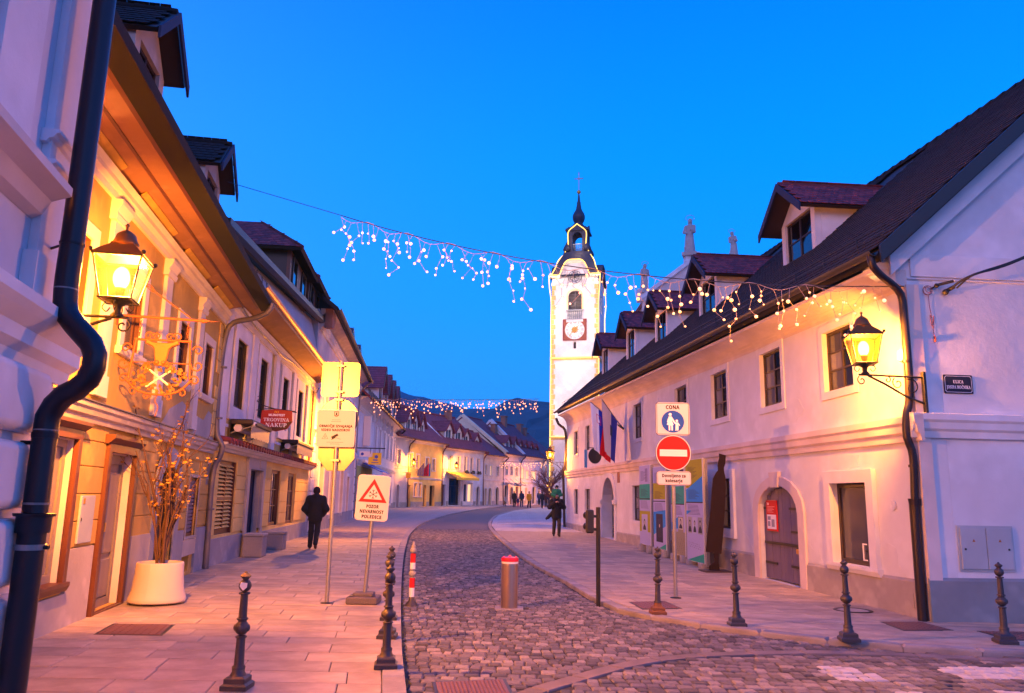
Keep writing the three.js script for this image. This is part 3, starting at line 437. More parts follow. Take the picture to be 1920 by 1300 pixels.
// ---------- the ochre house with the deep painted cove ----------
const L2 = house('ochre_house', 'ochre house with deep orange cove, white pilasters and two dormers, behind the planter', 'house', [-3.94, -2.5], [-6.32, -16.69]);
{
  const h = L2, E = L2.len, holes = [];
  for (const c of [3.5, 6.05, 8.2, 11.05, 13.05]) holes.push(win(h, c - .36, c + .36, 3.42, 4.45, { depth: .06, nx: 1, ny: 2, mulls: [0, .62, 1], fm: M.frameBrown, pm: [M.paneMid, M.glass], reveal: M.frameBrown, sur: .16, sp: .04, sill: .1, sm: M.trim, fw: .08 }));
  for (const c of [2.2, 4.6, 7.12, 9.68, 12.15]) { part('pilaster', [bx(c - .17, c + .17, 2.75, 4.92, .002, .06), sweep([[.002, 4.9], [.08, 4.9], [.1, 4.97], [.08, 5.0], [.14, 5.1], [.14, 5.16], [.002, 5.16]], c - .24, c + .24), bx(c - .21, c + .21, 2.68, 2.95, .002, .075)], M.trim, h); }
  // shop window, door, arched door, shuttered window, cellar vent
  const bf = { fm: M.doorPale, fw: .1, depth: .07, sm: M.frameBrown, reveal: M.pink };
  holes.push(win(h, 5.75, 6.66, .52, 2.12, { ...bf, nx: 1, ny: 1, pm: M.doorPale, sur: .1, sp: .06, hood: .1, hm: M.frameBrown, sill: .1, name: 'shop_window' }));
  holes.push(win(h, 7.84, 8.92, .02, 2.04, { ...bf, depth: .1, nx: 1, ny: 1, pm: M.doorPale, sur: .1, sp: .06, hood: .12, hm: M.frameBrown, name: 'door', panes: false }));
  { const d = grp('door_leaf', h); part('leaf', [bx(7.88, 8.86, .05, 1.9, -.19, -.14)], M.doorPale, d); for (const [a, b, c, e] of [[7.95, 8.32, .15, .62], [8.42, 8.8, .15, .62], [7.95, 8.32, .72, 1.78], [8.42, 8.8, .72, 1.78]]) part('panel', ext([[a, c], [b, c], [b, e], [a, e]], -.141, -.112, [], .012), M.doorPale, d); part('transom', bx(7.88, 8.86, 1.9, 1.97, -.18, -.105), M.doorPale, d); part('handle', rb(8.33, 8.37, 1.0, 1.12, -.14, -.08, .008), M.gold, d); }
  holes.push(win(h, 10.42, 11.62, .02, 2.02, { isArch: true, rise: .55, depth: .12, fm: M.black, pm: M.frameDark, reveal: undefined, nx: 2, fw: .07, sur: .26, sp: .03, sm: M.plinthBlue, name: 'arched_door', door: 1 }));
  parts('impost', [bx(10.05, 10.44, 1.32, 1.46, .003, .07), bx(11.6, 11.98, 1.32, 1.46, .003, .07)], M.plinth, h);
  holes.push(win(h, 12.55, 13.35, .72, 1.82, { depth: .05, nx: 1, ny: 1, fm: M.frameBrown, pm: M.doorGrey, fw: .05, sur: .05, sm: M.plinth, sp: .02, name: 'shuttered_window' }));
  { const sl = []; for (let y = .8; y < 1.76; y += .07) sl.push(bx(12.61, 13.29, y, y + .05, -.08, -.05).rotateX(0)); part('shutter_slats', sl, M.doorGrey, h); }
  holes.push([[12.4, .06], [13.15, .06], [13.15, .36], [12.4, .36]]); part('cellar_vent', bx(12.4, 13.15, .06, .36, -.3, -.2), M.black, h);
  // wall: ochre above the string course and in ruled courses below it
  const low = holes.filter(q => q[0][1] < 2), up = holes.filter(q => q[0][1] > 2);
  part('lower_wall', ext([[0, -.3], [E, -.3], [E, 2.5], [0, 2.5]], -.35, -.02, low), M.yellow, h);
  part('upper_wall', ext([[0, 2.502], [E, 2.502], [E, 5.62], [0, 5.62]], -.35, 0, up), M.yellow, h);
  const crs = [.88, 1.18, 1.5, 1.83, 2.14, 2.46], clear = (a, b, y0, y1) => low.every(q => { const x0 = q[0][0] - (q.length > 4 ? .27 : .06), x1 = q[1][0] + (q.length > 4 ? .27 : .06), t = Math.max(...q.map(p => p[1])) + .15; return b < x0 || a > x1 || y0 > t || y1 < q[0][1] - .1; });
  for (let i = 0; i < 5; i++) { // courses of smooth plaster between grooves, cut round the openings
    const y0 = crs[i] + .012, y1 = crs[i + 1] - .012; let xs = [0, E]; for (const q of low) { const m = q.length > 4 ? .27 : .06, t = Math.max(...q.map(p => p[1])) + .17; if (y0 < t && y1 > q[0][1] - .1) xs.push(q[0][0] - m, q[1][0] + m); }
    xs.sort((a, b) => a - b); for (let j = 0; j + 1 < xs.length; j++) if (xs[j + 1] - xs[j] > .1 && clear(xs[j] + .02, xs[j + 1] - .02, y0, y1)) part('plaster_course', ext([[xs[j], y0], [xs[j + 1], y0], [xs[j + 1], y1], [xs[j], y1]], -.018, .006, [], .006), M.yellow, h);
  }
  { let xs = [0, E]; for (const q of low) if (q[0][1] < .6 || q[0][0] > 12.3) xs.push(q[0][0] - (q.length > 4 ? .27 : .06), q[1][0] + (q.length > 4 ? .27 : .06)); xs = [0, 5.69, 6.86, 7.66, 9.08, 10.15, 11.89, 12.4, 13.4, E]; for (const [a, b, t] of [[0, 5.69, .87], [6.86, 7.66, .87], [9.08, 10.15, .9], [11.89, 12.38, .85], [13.42, E, .85]]) part('plinth', bx(a, b, -.2, t, -.018, .025), a > 11 ? M.plinthBlue : M.plinthPale, h); parts('plinth', [bx(5.69, 6.86, -.2, .38, -.018, .025), bx(12.38, 13.42, .37, .66, -.018, .025)], M.plinthPale, h); }
  part('string_course', sweep(bandProf(2.34, 2.58, .13), 0, E - .05), M.plinthPale, h);
  part('flashing', sweep([[.002, 2.585], [.15, 2.57], [.15, 2.585], [.002, 2.62]], 0, E - .05), M.pipeGrey, h);
  { const ptch = (a) => part('bare_plaster', ext(a, .0015, .006), M.patch, h); ptch([[10.2, 2.62], [12.0, 2.62], [14.3, 2.62], [14.25, 3.1], [13.6, 3.18], [13.2, 2.95], [12.1, 3.0], [11.4, 3.12], [10.6, 2.9]]); ptch([[13.95, 1.7], [14.3, 1.7], [14.32, 2.3], [14.0, 2.22]]); }
  part('cornice', sweep([[.002, 5.16], [.05, 5.16], [.06, 5.24], [.12, 5.28], [.12, 5.34], [.17, 5.4], [.002, 5.42]], 0, E), M.trim, h);
  part('cove', sweep(coveProf(.002, 5.42, .74, 5.6, 9), 0, E), M.cove, h);
  parts('cove_moulding', [sweep([[.36, 5.562], [.40, 5.565], [.40, 5.6], [.36, 5.6]], 0, E), sweep([[.66, 5.56], [.745, 5.575], [.745, 5.6], [.66, 5.6]], 0, E)], M.frameBrown, h);
  parts('cove_lunette', [3.3, 5.85, 8.4, 10.9, 13.3].map(c => sweep([[.05, 5.425], [.2, 5.535], [.21, 5.52], [.06, 5.41]], c - .85, c + .85)), M.yellow, h);
  for (let i = 0; i < 9; i++) if (i !== 4) part('quoin', ext([[13.95, 2.7 + i * .27], [14.33, 2.7 + i * .27], [14.33, 2.94 + i * .27], [13.95, 2.94 + i * .27]], .002, .025, [], .008), M.yellow2, h);
  const roof = grp('roof', h); parts('roof_slab', [slab([0, 5.66, .95], [E, 5.66, .95], [E, 10.3, -4], [0, 10.3, -4], .14), slab([E, 5.66, -9], [0, 5.66, -9], [0, 10.3, -4.001], [E, 10.3, -4.001], .14)], M.roofDark, roof);
  tileRoof(roof, [0, 5.66, .96], [1, 0, 0], [0, 4.64, -4.95], E, 3.2, .19, .18, [M.tileD, M.tileE, M.tileF], 0, (u, s) => u < 4);
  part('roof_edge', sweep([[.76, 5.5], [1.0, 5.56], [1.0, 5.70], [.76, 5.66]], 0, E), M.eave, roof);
  parts('end_gable_wall', [ext([[.35, -.3], [8.5, -.3], [8.5, 5.6], [4.2, 9.9], [.35, 6]], -.3, 0).rotateY(Math.PI / 2).translate(E - .01, 0, 0), bx(0, E, -.3, 5.5, -9, -8.7)], M.patch, h);
  for (const [u, i] of [[8.4, 0], [13.05, 1]]) dormer(h, u, -.22, 6.6, 8.02, 8.7, .74, -2.6, { over: .3, side: .1, ny: 1, wu: [.5, 6.9, 7.98], wall: M.coveLight, edge: M.navy, tiles: true, mats: [M.tileD, M.tileE, M.tileF], fm: M.frameDark });
  part('roof_rail', [bar([5, 5.95, .72], [E, 5.95, .72], .01, 5)], M.iron, roof);
  pipe(h, [[E - .35, 5.62, 1.02], [E - .34, 5.45, .98], [E - .25, 5.3, .7], [E - .12, 5.18, .2], [E - .1, 5.0, .09], [E - .1, 2.7, .09], [E - .1, 2.55, .2], [E - .1, 2.3, .18], [E - .1, 2.1, .09], [E - .1, 0, .09]], .06, M.pipeGrey, 'downpipe', [[E - .1, 4.2, .09], [E - .1, 3.1, .09], [E - .1, 1.2, .09]]);
}
// ---------- the shop house ----------
const L3 = house('shop_house', 'ochre shop house with white pilasters, tiled ledge and retracted awnings', 'house', [-6.32, -16.69], [-7.84, -30.97]);
{
  const h = L3, E = L3.len, holes = [];
  for (const c of [1.73, 4.34, 7.72, 10.66]) { holes.push(win(h, c - .52, c + .52, 3.5, 5.12, { depth: .07, nx: 1, ny: 2, mulls: [0, .62, 1], fm: M.frameDark, pm: [M.paneMid, M.glass], reveal: M.frameDark, fw: .09, sur: .3, sp: .05, sm: M.lavLight })); part('panel_frame', ext([[c - 1.0, 3.0], [c + 1.0, 3.0], [c + 1.0, 5.5], [c - 1.0, 5.5]], .002, .02, [[[c - .93, 3.07], [c + .93, 3.07], [c + .93, 5.43], [c - .93, 5.43]]]), M.lavLight, h); }
  for (const c of [.3, 3.0, 6.05, 9.2, 12.35, 13.95]) part('pilaster', [bx(c - .28, c + .28, 2.66, 5.5, .002, .07)], c > 13 ? M.yellow2 : M.lavLight, h);
  holes.push(win(h, .62, 2.2, .62, 2.26, { depth: .07, reveal: M.frameBrown, nx: 1, ny: 1, fm: M.frameBrown, pm: M.frameDark, fw: .12, name: 'shuttered_window' }));
  { const w = grp('shutter', h); for (let y = .78; y < 2.14; y += .085) { part('slat', bx(.75, 1.38, 0, .012, -.04, .04).rotateX(.6).translate(0, y, -.05), M.yellow2, w); part('slat', bx(1.44, 2.07, 0, .012, -.04, .04).rotateX(.6).translate(0, y, -.05), M.yellow2, w); } part('rail', [bx(.74, 2.08, 1.38, 1.45, -.08, -.02), bx(1.38, 1.44, .74, 2.14, -.08, -.021)], M.frameBrown, w); }
  holes.push(win(h, 3.5, 5.1, 0, 2.15, { depth: .15, reveal: M.concrete, nx: 2, ny: 1, fm: M.navy, pm: M.navy, fw: .06, name: 'door' }));
  parts('door_surround', [bx(3.22, 3.5, .62, 2.15, .002, .08), bx(5.1, 5.38, .62, 2.15, .002, .08), bx(3.22, 5.38, 2.15, 2.44, .002, .08), bx(4.5, 5.3, 2.2, 2.4, .082, .1)], M.concrete, h);
  holes.push(win(h, 6.55, 8.0, .6, 2.24, { depth: .06, nx: 3, ny: 3, fm: M.frameBrown, pm: [M.paneMid, M.curtain, M.glass], reveal: M.frameBrown, fw: .1, mw: .035, name: 'shop_window' }), win(h, 9.45, 10.95, .56, 2.22, { depth: .06, nx: 2, ny: 3, fm: M.frameBrown, pm: [M.curtain, M.paneMid], fw: .1, mw: .035, name: 'shop_window' }));
  part('wall', ext([[0, -.3], [E, -.3], [E, 5.8], [0, 5.8]], -.35, 0, holes), M.yellow2, h);
  const cr = [.62, .95, 1.28, 1.62, 1.95, 2.28]; for (let i = 0; i < 5; i++) for (const [a, b] of [[.02, .58], [2.24, 3.2], [5.4, 6.5], [8.05, 9.4], [11, 13.9]]) part('plaster_course', ext([[a, cr[i] + .014], [b, cr[i] + .014], [b, cr[i + 1] - .014], [a, cr[i + 1] - .014]], .002, .026, [], .007), M.yellow2, h);
  for (const [a, b] of [[0, 3.45], [5.15, E]]) part('plinth', bx(a, b, -.2, a ? .5 : .56, .002, .05), M.plinthBlue, h);
  part('plinth', bx(3.2, 3.48, -.1, .62, .052, .09), M.concrete, h); part('plinth', bx(5.12, 5.4, -.1, .62, .052, .09), M.concrete, h);
  part('string_course', sweep(bandProf(2.44, 2.62, .3), -.02, E - .3), M.trim, h);
  { const l = grp('tiled_ledge', h); const n = 44; for (let i = 0; i < n; i++) { const u = .1 + (E - .6) * i / n; part('tile', new THREE.CylinderGeometry(.07, .085, .3, 8).rotateX(Math.PI / 2 + .12).translate(u, 2.66, .2), i % 3 ? M.tileB : M.tileA, l); } part('bed', sweep([[.002, 2.6], [.34, 2.62], [.34, 2.64], [.002, 2.7]], 0, E - .4), M.tileC, l); }
  part('cornice', sweep([[.002, 5.5], [.06, 5.5], [.08, 5.6], [.14, 5.64], [.14, 5.7], [.18, 5.78], [.002, 5.8]], -.05, E - .2), M.trim, h);
  part('cove', sweep([...coveProf(.002, 5.8, .7, 6.02, 8)], 0, E), M.cove, h);
  part('cable', tube([[.3, 5.75, .2], [2, 5.6, .19], [4.5, 5.55, .19], [5.5, 5.48, .2], [8, 5.62, .19], [12.4, 5.55, .2], [13.4, 5.4, .2], [13.5, 5.6, .25]], .018, 6, 40), M.black, h);
  gutter(h, 0, E - .1, .8, 6.1, .085, M.copper);
  // pale attic wall behind a snow fence, and the dark roof over it
  part('attic_wall', [slab([-.6, 6.05, .3], [E, 6.05, .3], [E, 8.5, -.3], [-.6, 7.22, -.3], .2)], M.zincPale, h);
  part('lean_to', [slab([0, 6.06, .74], [E, 6.06, .74], [E, 6.12, .28], [0, 6.12, .28], .05)], M.zincPale, h);
  { const sg = []; for (let u = .2; u < E; u += .55) sg.push(bar([u, 6.1, .6], [u, 6.5, .55], .01, 5)); for (const y of [6.3, 6.48]) sg.push(bar([0, y, .57], [E - .2, y, .57], .008, 5)); part('snow_fence', sg, M.iron, h); }
  const roof = grp('roof', h); part('roof_slab', [slab([-1, 7.22, .12], [E, 8.53, .12], [E, 12.5, -5], [-1, 11.2, -5], .2)], M.roofDark, roof);
  part('roof_edge', sweep([[.05, -.14], [.2, -.1], [.2, .06], [.05, .04]], -1, E, 7.22, 8.53), M.black, roof);
  for (const [u, y, k] of [[9.6, 8.35, 1], [13.3, 8.72, .8]]) { // hipped dormers with red tiles
    const d = grp('dormer', h), hw = 1.7 * k, wf = -.15, t = y + 1.05 * k, top = y + 2.4 * k, zb = -3.4, ox = hw + .35, zf = wf + .4;
    part('front', bx(u - hw, u + hw, y - .2, t, wf - .12, wf), M.frameBrown, d); parts('cheek', [bx(u - hw, u - hw + .1, y - .8, t, zb, wf - .122), bx(u + hw - .1, u + hw, y - .8, t, zb, wf - .122)], M.frameDark, d);
    for (const s of [-.55, .55]) { part('window_frame', ext([[u + s * hw - .42, y], [u + s * hw + .42, y], [u + s * hw + .42, t - .08], [u + s * hw - .42, t - .08]], wf, wf + .05, [[[u + s * hw - .35, y + .07], [u + s * hw + .35, y + .07], [u + s * hw + .35, t - .15], [u + s * hw - .35, t - .15]]]), M.frameDark, d); part('pane', bx(u + s * hw - .36, u + s * hw + .36, y + .06, t - .14, wf + .01, wf + .022), M.glass, d); }
    part('roof_slab', [slab([u - ox, t, zf], [u + ox, t, zf], [u + .3, top, zf - 1.7], [u - .3, top, zf - 1.7], .09), slab([u - ox, t, zb], [u - ox, t, zf - .001], [u - .3, top, zf - 1.7], [u - .3, top, zb], .09), slab([u + ox, t, zf - .001], [u + ox, t, zb], [u + .3, top, zb], [u + .3, top, zf - 1.7], .09)], M.roofDark, d);
    const L = Math.hypot(ox - .3, top - t); tileRoof(d, [u - ox, t, zb], [0, 0, 1], [ox - .3, top - t, 0], zf - zb, L, .18, .17, [M.tileA, M.tileB, M.tileC], 0, (uu, s) => uu > zf - zb - 1.7 * s / L - .05);
    tileRoof(d, [u - ox, t, zf], [1, 0, 0], [0, top - t, -1.7], 2 * ox, Math.hypot(1.7, top - t), .18, .17, [M.tileA, M.tileB, M.tileC], 0, (uu, s) => Math.abs(uu - ox) > ox - (ox - .3) * s / Math.hypot(1.7, top - t));
    part('ridge_tiles', [bar([u, top + .02, zb], [u, top + .02, zf - 1.7], .09), bar([u - .3, top, zf - 1.7], [u - ox, t + .02, zf], .07), bar([u + .3, top, zf - 1.7], [u + ox, t + .02, zf], .07)], M.tileC, d);
  }
  for (const [i, u, w] of [[0, 1.05, 2.3], [1, 7.6, 3.6]]) { // awnings, rolled in
    const a = thing('retracted_awning', ['rolled-in pale awning above the slatted window', 'long rolled-in awning above the shop windows'][i], 'awning', at(h, u, 2.78, 0).toArray(), h.rotation.y);
    part('cassette', [rb(0, w, .3, .42, .05, .55, .03), bx(0, w, .0, .32, .03, .06)], M.frameDark, a); part('roller', new THREE.CylinderGeometry(.09, .09, w - .1, 14).rotateZ(Math.PI / 2).translate(w / 2, .22, .22), M.frameWhite, a);
    part('valance', Array.from({ length: 14 }, (_, k) => bx(.12 + (w - .2) * k / 14, .12 + (w - .2) * (k + .96) / 14, .0 + .02 * (k % 2), .3, .5, .512)), M.doorPale, a); parts('arm', [bar([.1, .1, .05], [.1, .26, .5], .02), bar([w - .1, .1, .05], [w - .1, .26, .5], .02)], M.galv, a);
  }
}
// ---------- the pale houses further along on the left ----------
const L4a = house('quoined_house', 'tall pale house with quoins and broken plaster on its cove, behind the two traffic signs', 'house', [-7.84, -30.97], [-10, -51]);
{
  const h = L4a, E = L4a.len, holes = [];
  for (const c of [3.6, 7.2, 10.8, 14.4, 17.6]) holes.push(win(h, c - .5, c + .5, 4.9, 6.9, { depth: .2, nx: 2, ny: 3, fm: M.frameDark, pm: [M.glass, M.paneMid], sur: .25, sm: M.lavLight, sp: .05, sill: .1 }));
  for (const c of [3.4, 7.4, 12]) holes.push(win(h, c - .75, c + .75, .6, 2.9, { depth: .2, nx: 2, ny: 2, fm: M.frameBrown, pm: [M.doorPale, M.paneMid], sur: .18, sm: M.lavLight, sp: .05, name: 'shop_window' }));
  holes.push(win(h, 15, 16.3, 0, 2.6, { depth: .4, nx: 2, ny: 1, fm: M.frameBrown, pm: M.frameBrown, sur: .18, sm: M.lavLight, name: 'door' }));
  part('wall', ext([[0, -.3], [E, -.3], [E, 8.5], [0, 8.5]], -.35, 0, holes), M.pink, h);
  for (let i = 0; i < 8; i++) for (const u of [.02, E - .92]) part('quoin', rb(u, u + (i % 2 ? .9 : .65), .1 + i * .52, .1 + i * .52 + .48, -.02, .06, .03), M.lavLight, h);
  part('string_course', sweep(bandProf(3.7, 4.1, .16), 0, E), M.lavLight, h); part('plinth', bx(0, E, -.2, .6, .002, .05), M.plinthBlue, h);
  part('cornice', sweep(bandProf(8.15, 8.5, .2), 0, E), M.trim, h); part('cove', sweep(coveProf(.002, 8.5, .62, 8.95, 8), 0, E), M.coveLight, h);
  part('broken_plaster', [ext([[-.02, 8.2], [.7, 8.3], [1.1, 8.7], [.9, 9.0], [-.02, 9.0]], .2, .5)], M.brick, h);
  part('end_gable_wall', bx(-.4, -.002, -.3, 8.9, -8, 0), M.zincPale, h); part('end_gable_wall', bx(E + .002, E + .3, -.3, 8.9, -8, -.2), M.zincPale, h);
  const roof = grp('roof', h); parts('roof_slab', [slab([-.5, 8.98, .75], [E + .3, 8.98, .75], [E + .3, 13, -4.5], [-.5, 13, -4.5], .16), slab([E + .3, 8.98, -9.7], [-.5, 8.98, -9.7], [-.5, 13, -4.501], [E + .3, 13, -4.501], .16)], M.roofDark, roof);
  gutter(h, -.4, E + .3, .78, 8.95, .09, M.black);
  for (const u of [10.2, 15]) dormer(h, u, .1, 8.95, 9.85, 10.35, .7, -2, { tiles: false, roofM: M.roofRed, wall: M.roofDark, ny: 1 });
  pipe(h, [[E - .15, 8.9, .8], [E - .15, 8.5, .3], [E - .15, 8.2, .1], [E - .15, 0, .1]], .07, M.pipeGrey);
}
const L4b = house('terrace_house', 'pale house with yellow-green shopfront, narrow shuttered windows and four red-roofed dormers', 'house', [-10, -51], [-11.2, -77], .15);
{
  const h = L4b, E = L4b.len, holes = [], wm = { depth: .12, nx: 2, ny: 3, fm: M.frameWhite, pm: [M.curtain, M.paneMid], sur: .2, sm: M.lavLight, sp: .06, sill: .1 };
  for (const c of [9.4, 12.3, 15.4, 18.5, 21.5, 24.2]) holes.push(win(h, c - .5, c + .5, 4.6, 6.6, wm));
  holes.push(win(h, 3.2, 5.0, 4.8, 6.7, { ...wm, nx: 2, fm: M.frameDark })); parts('shutter', [bx(2.7, 3.15, 4.75, 6.75, .02, .5), bx(5.05, 5.8, 4.75, 6.75, .02, .06)], M.frameWhite, h);
  holes.push(win(h, .3, 1.5, 1.1, 2.5, { depth: .15, fm: M.frameDark, pm: M.glass, nx: 3, ny: 1 }));
  holes.push(win(h, 8.5, 10, 0, 2.6, { depth: .3, nx: 2, ny: 1, fm: M.frameBrown, pm: M.doorPale, name: 'door', sur: .15, sm: M.trim }));
  for (const c of [13, 17, 22]) holes.push(win(h, c - .7, c + .7, .7, 2.6, { ...wm, nx: 2, ny: 2, sill: 0 }));
  part('wall', ext([[0, -.3], [E, -.3], [E, 7.2], [0, 7.2]], -.35, 0, holes), M.lavLight, h);
  part('shopfront_render', ext([[0, .7], [8.3, .7], [8.3, 3.3], [0, 3.3]], .004, .04, [[[.3, 1.1], [1.5, 1.1], [1.5, 2.5], [.3, 2.5]]]), mat(.72, .68, .16, { tex: 'stain' }), h);
  part('plinth', bx(0, E, -.2, .7, .002, .045), M.plinthBlue, h);
  part('string_course', sweep(bandProf(3.4, 3.75, .16), 0, E), M.trim, h); part('cornice', sweep(bandProf(6.9, 7.2, .16), 0, E), M.trim, h); part('cove', sweep(coveProf(.002, 7.2, .65, 7.75, 8), 0, E), M.trim, h);
  const roof = grp('roof', h); parts('roof_slab', [slab([-.2, 7.78, .8], [E + .3, 7.78, .8], [E + .3, 12.3, -4.5], [-.2, 12.3, -4.5], .16), slab([E + .3, 7.78, -9.8], [-.2, 7.78, -9.8], [-.2, 12.3, -4.501], [E + .3, 12.3, -4.501], .16)], M.roofRed, roof);
  parts('end_gable_wall', [bx(E - .35, E - .002, -.3, 7.7, -8, -.352), ext([[0, 7.7], [9, 7.7], [4.5, 12]], -.3, 0).rotateY(Math.PI / 2).translate(E, 0, .2)], M.lavLight, h);
  gutter(h, -.2, E + .3, .85, 7.75, .09, M.black, 0, 0);
  [[8.0], [12], [15.2], [18.8]].forEach(([u], i) => dormer(h, u, .42, 7.9, 9.6, 11.05, 1.25, -3.5, { tiles: false, roofM: M.roofRed, wall: M.white, ny: 2, over: .35, side: .35 }));
  { const sg = []; for (let u = .2; u < 14; u += .8) sg.push(tube([[u, 7.9, .6], [u + .1, 8.35, .55], [u + .4, 8.35, .55], [u + .5, 7.9, .6]], .02, 5, 8)); part('snow_guard', sg, M.iron, h); }
  pipe(h, [[E - .1, 7.7, .85], [E - .1, 7.2, .3], [E - .1, 6.9, .12], [E - .1, 0, .12]], .08, M.pipeM);
  const a = thing('shop_awning', 'blue awning with a white stripe over the yellow-green shopfront', 'awning', at(h, 2.4, 2.75, 0).toArray(), h.rotation.y);
  part('canopy', [slab([0, .2, 1.5], [6.2, .2, 1.5], [6.2, .85, .06], [0, .85, .06], .05)], M.blue, a); part('stripe', [slab([0, .345, 1.22], [6.2, .345, 1.22], [6.2, .43, 1.02], [0, .43, 1.02], .02)], M.signWhite, a); part('valance', bx(0, 6.2, .0, .2, 1.47, 1.5), M.blue, a); part('cassette', rb(-.1, 6.3, .8, 1.05, .05, .3, .05), M.frameWhite, a);
}
// ---------- the row that closes the view ----------
function row(name, label, A, B, o) {
  const y0 = gy((A[1] + B[1]) / 2), h = house(name, label, 'house', A, B, y0), E = h.len, holes = [], { eave = 6.3, ridge = 10.8, dep = 9, m = M.cream, trim = M.trim } = o;
  const W = { depth: .12, nx: 2, ny: 2, fm: M.frameWhite, pm: [M.paneMid, M.curtain], sur: .13, sm: trim, sp: .05, sill: .08 };
  for (const [u0, u1, v0, v1, k] of o.wins) holes.push(win(h, u0, u1, v0, v1, k === 1 ? { ...W, pm: M.paneWarm } : k === 2 ? { ...W, pm: M.curtain } : k === 3 ? { ...W, fm: M.frameBrown, pm: M.glass } : W));
  for (const [u0, u1, v1, k] of o.doors) holes.push(k === 'a' ? win(h, u0, u1, .02, v1, { depth: .25, isArch: true, fm: M.frameBrown, pm: M.frameDark, nx: 1, sur: .12, sp: .05, sm: trim, name: 'door', door: 1 }) : k === 's' ? win(h, u0, u1, .05, v1, { depth: .3, nx: 3, ny: 2, mulls: [0, .75, 1], fm: M.frameDark, pm: M.glass, fw: .12, name: 'shop_front' }) : k === 'w' ? win(h, u0, u1, .3, v1, { depth: .12, nx: 2, ny: 1, fm: M.frameWhite, pm: [M.paneMid, M.paneWarm], fw: .18, mw: .2, sur: .2, sm: M.lavLight, sp: .05, name: 'door' }) : win(h, u0, u1, .02, v1, { depth: .25, nx: 1, ny: 1, fm: M.frameBrown, pm: M.frameBrown, name: 'door' }));
  part('wall', ext([[0, -.8], [E, -.8], [E, eave], [0, eave]], -.35, 0, holes), m, h);
  if (o.plinth !== 0) { let xs = [0, E]; for (const [a, b] of o.doors) xs.push(a - .14, b + .14); xs.sort((a, b) => a - b); for (let i = 0; i + 1 < xs.length; i += 2) if (xs[i + 1] - xs[i] > .1) part('plinth', bx(xs[i], xs[i + 1], -.6, .5, .002, .05), M.plinth, h); }
  if (o.band) part('string_course', sweep(bandProf(o.band, o.band + .22, .12), 0, E), trim, h);
  part('cornice', sweep([...coveProf(.002, eave, .5, eave + .35, 6)], 0, E), trim, h);
  const roof = grp('roof', h), e = eave + .38, rz = -dep / 2;
  parts('roof_slab', [slab([-.1, e, .62], [E + .1, e, .62], [E + .1, ridge, rz], [-.1, ridge, rz], .14), slab([E + .1, e, 2 * rz - .6], [-.1, e, 2 * rz - .6], [-.1, ridge, rz - .001], [E + .1, ridge, rz - .001], .14)], M.roofRed, roof);
  part('ridge_tiles', bar([-.1, ridge + .02, rz], [E + .1, ridge + .02, rz], .12), M.tileB, roof);
  const gp = (o.parapet || 0), prof = [[0, -.8], [dep, -.8], [dep, eave], [dep / 2, ridge - .12 + gp], [0, eave + gp]];
  parts('end_gable_wall', [ext(prof, -.34, 0).rotateY(Math.PI / 2).translate(.33, 0, -.352), ext(prof, -.34, 0).rotateY(Math.PI / 2).translate(E - .002, 0, -.352)], o.gm || M.cream, h);
  if (gp) part('parapet', [slab([-.12, e + .25, .5], [.35, e + .25, .5], [.35, ridge + .28, rz], [-.12, ridge + .28, rz], .4)], o.gm || M.cream, h);
  gutter(h, -.05, E + .05, .68, e - .02, .08, M.frameBrown);
  if (o.pipe !== 0) pipe(h, [[E - .05, e - .1, .72], [E - .06, e - .4, .4], [E - .08, e - .75, .1], [E - .08, .0, .1]], .07, M.frameBrown);
  for (const [u, wf, yb, ye, ya, hw] of o.dorm || []) dormer(h, u, wf, yb, ye, ya, hw, wf - 3.4, { tiles: false, roofM: M.roofRed, wall: M.cream, front: M.white, ny: 1, over: .25, side: .25, edge: M.tileB, pm: M.paneMid, fm: M.frameWhite });
  for (const [u, w, y, hh] of o.chim || []) part('chimney', [bx(u - .35, u + .35, y - 1, y + hh, w - .35, w + .35), bx(u - .45, u + .45, y + hh, y + hh + .12, w - .45, w + .45)], M.brick, h);
  return h;
}
const L5 = row('narrow_pink_house', 'narrow pink-white house with a lantern bracket, between the shuttered house and the yellow house', [-11.3, -76], [-10.2, -79.4], { m: M.pink, eave: 6.5, ridge: 11, wins: [[.8, 1.65, 4.2, 5.6, 2]], doors: [[1, 1.6, 2.2, 'a']], dorm: [] });
const L6 = row('yellow_house', 'yellow house with three flags and three tall dormers in the red roof', [-10.2, -79.4], [-7.4, -87], { m: M.yellow2, eave: 6.4, ridge: 11, band: 2.75, wins: [[.15, .82, 4.0, 5.35, 2], [1.6, 2.34, 3.9, 5.25, 2], [3.8, 4.55, 3.75, 5.05], [5.4, 6.08, 3.75, 5.0], [1.36, 1.98, 1, 2.35, 2], [2.43, 2.99, 1, 2.35, 2]], doors: [[-.02 + .08, .6, 2.15], [3.55, 4.2, 2.2], [5.04, 6.21, 2.2, 's']], dorm: [[.9, -.7, 7.6, 8.9, 10.1, .62], [2.35, -.7, 7.6, 8.85, 10.0, .62], [4.0, -.7, 7.5, 8.6, 9.75, .62]] });
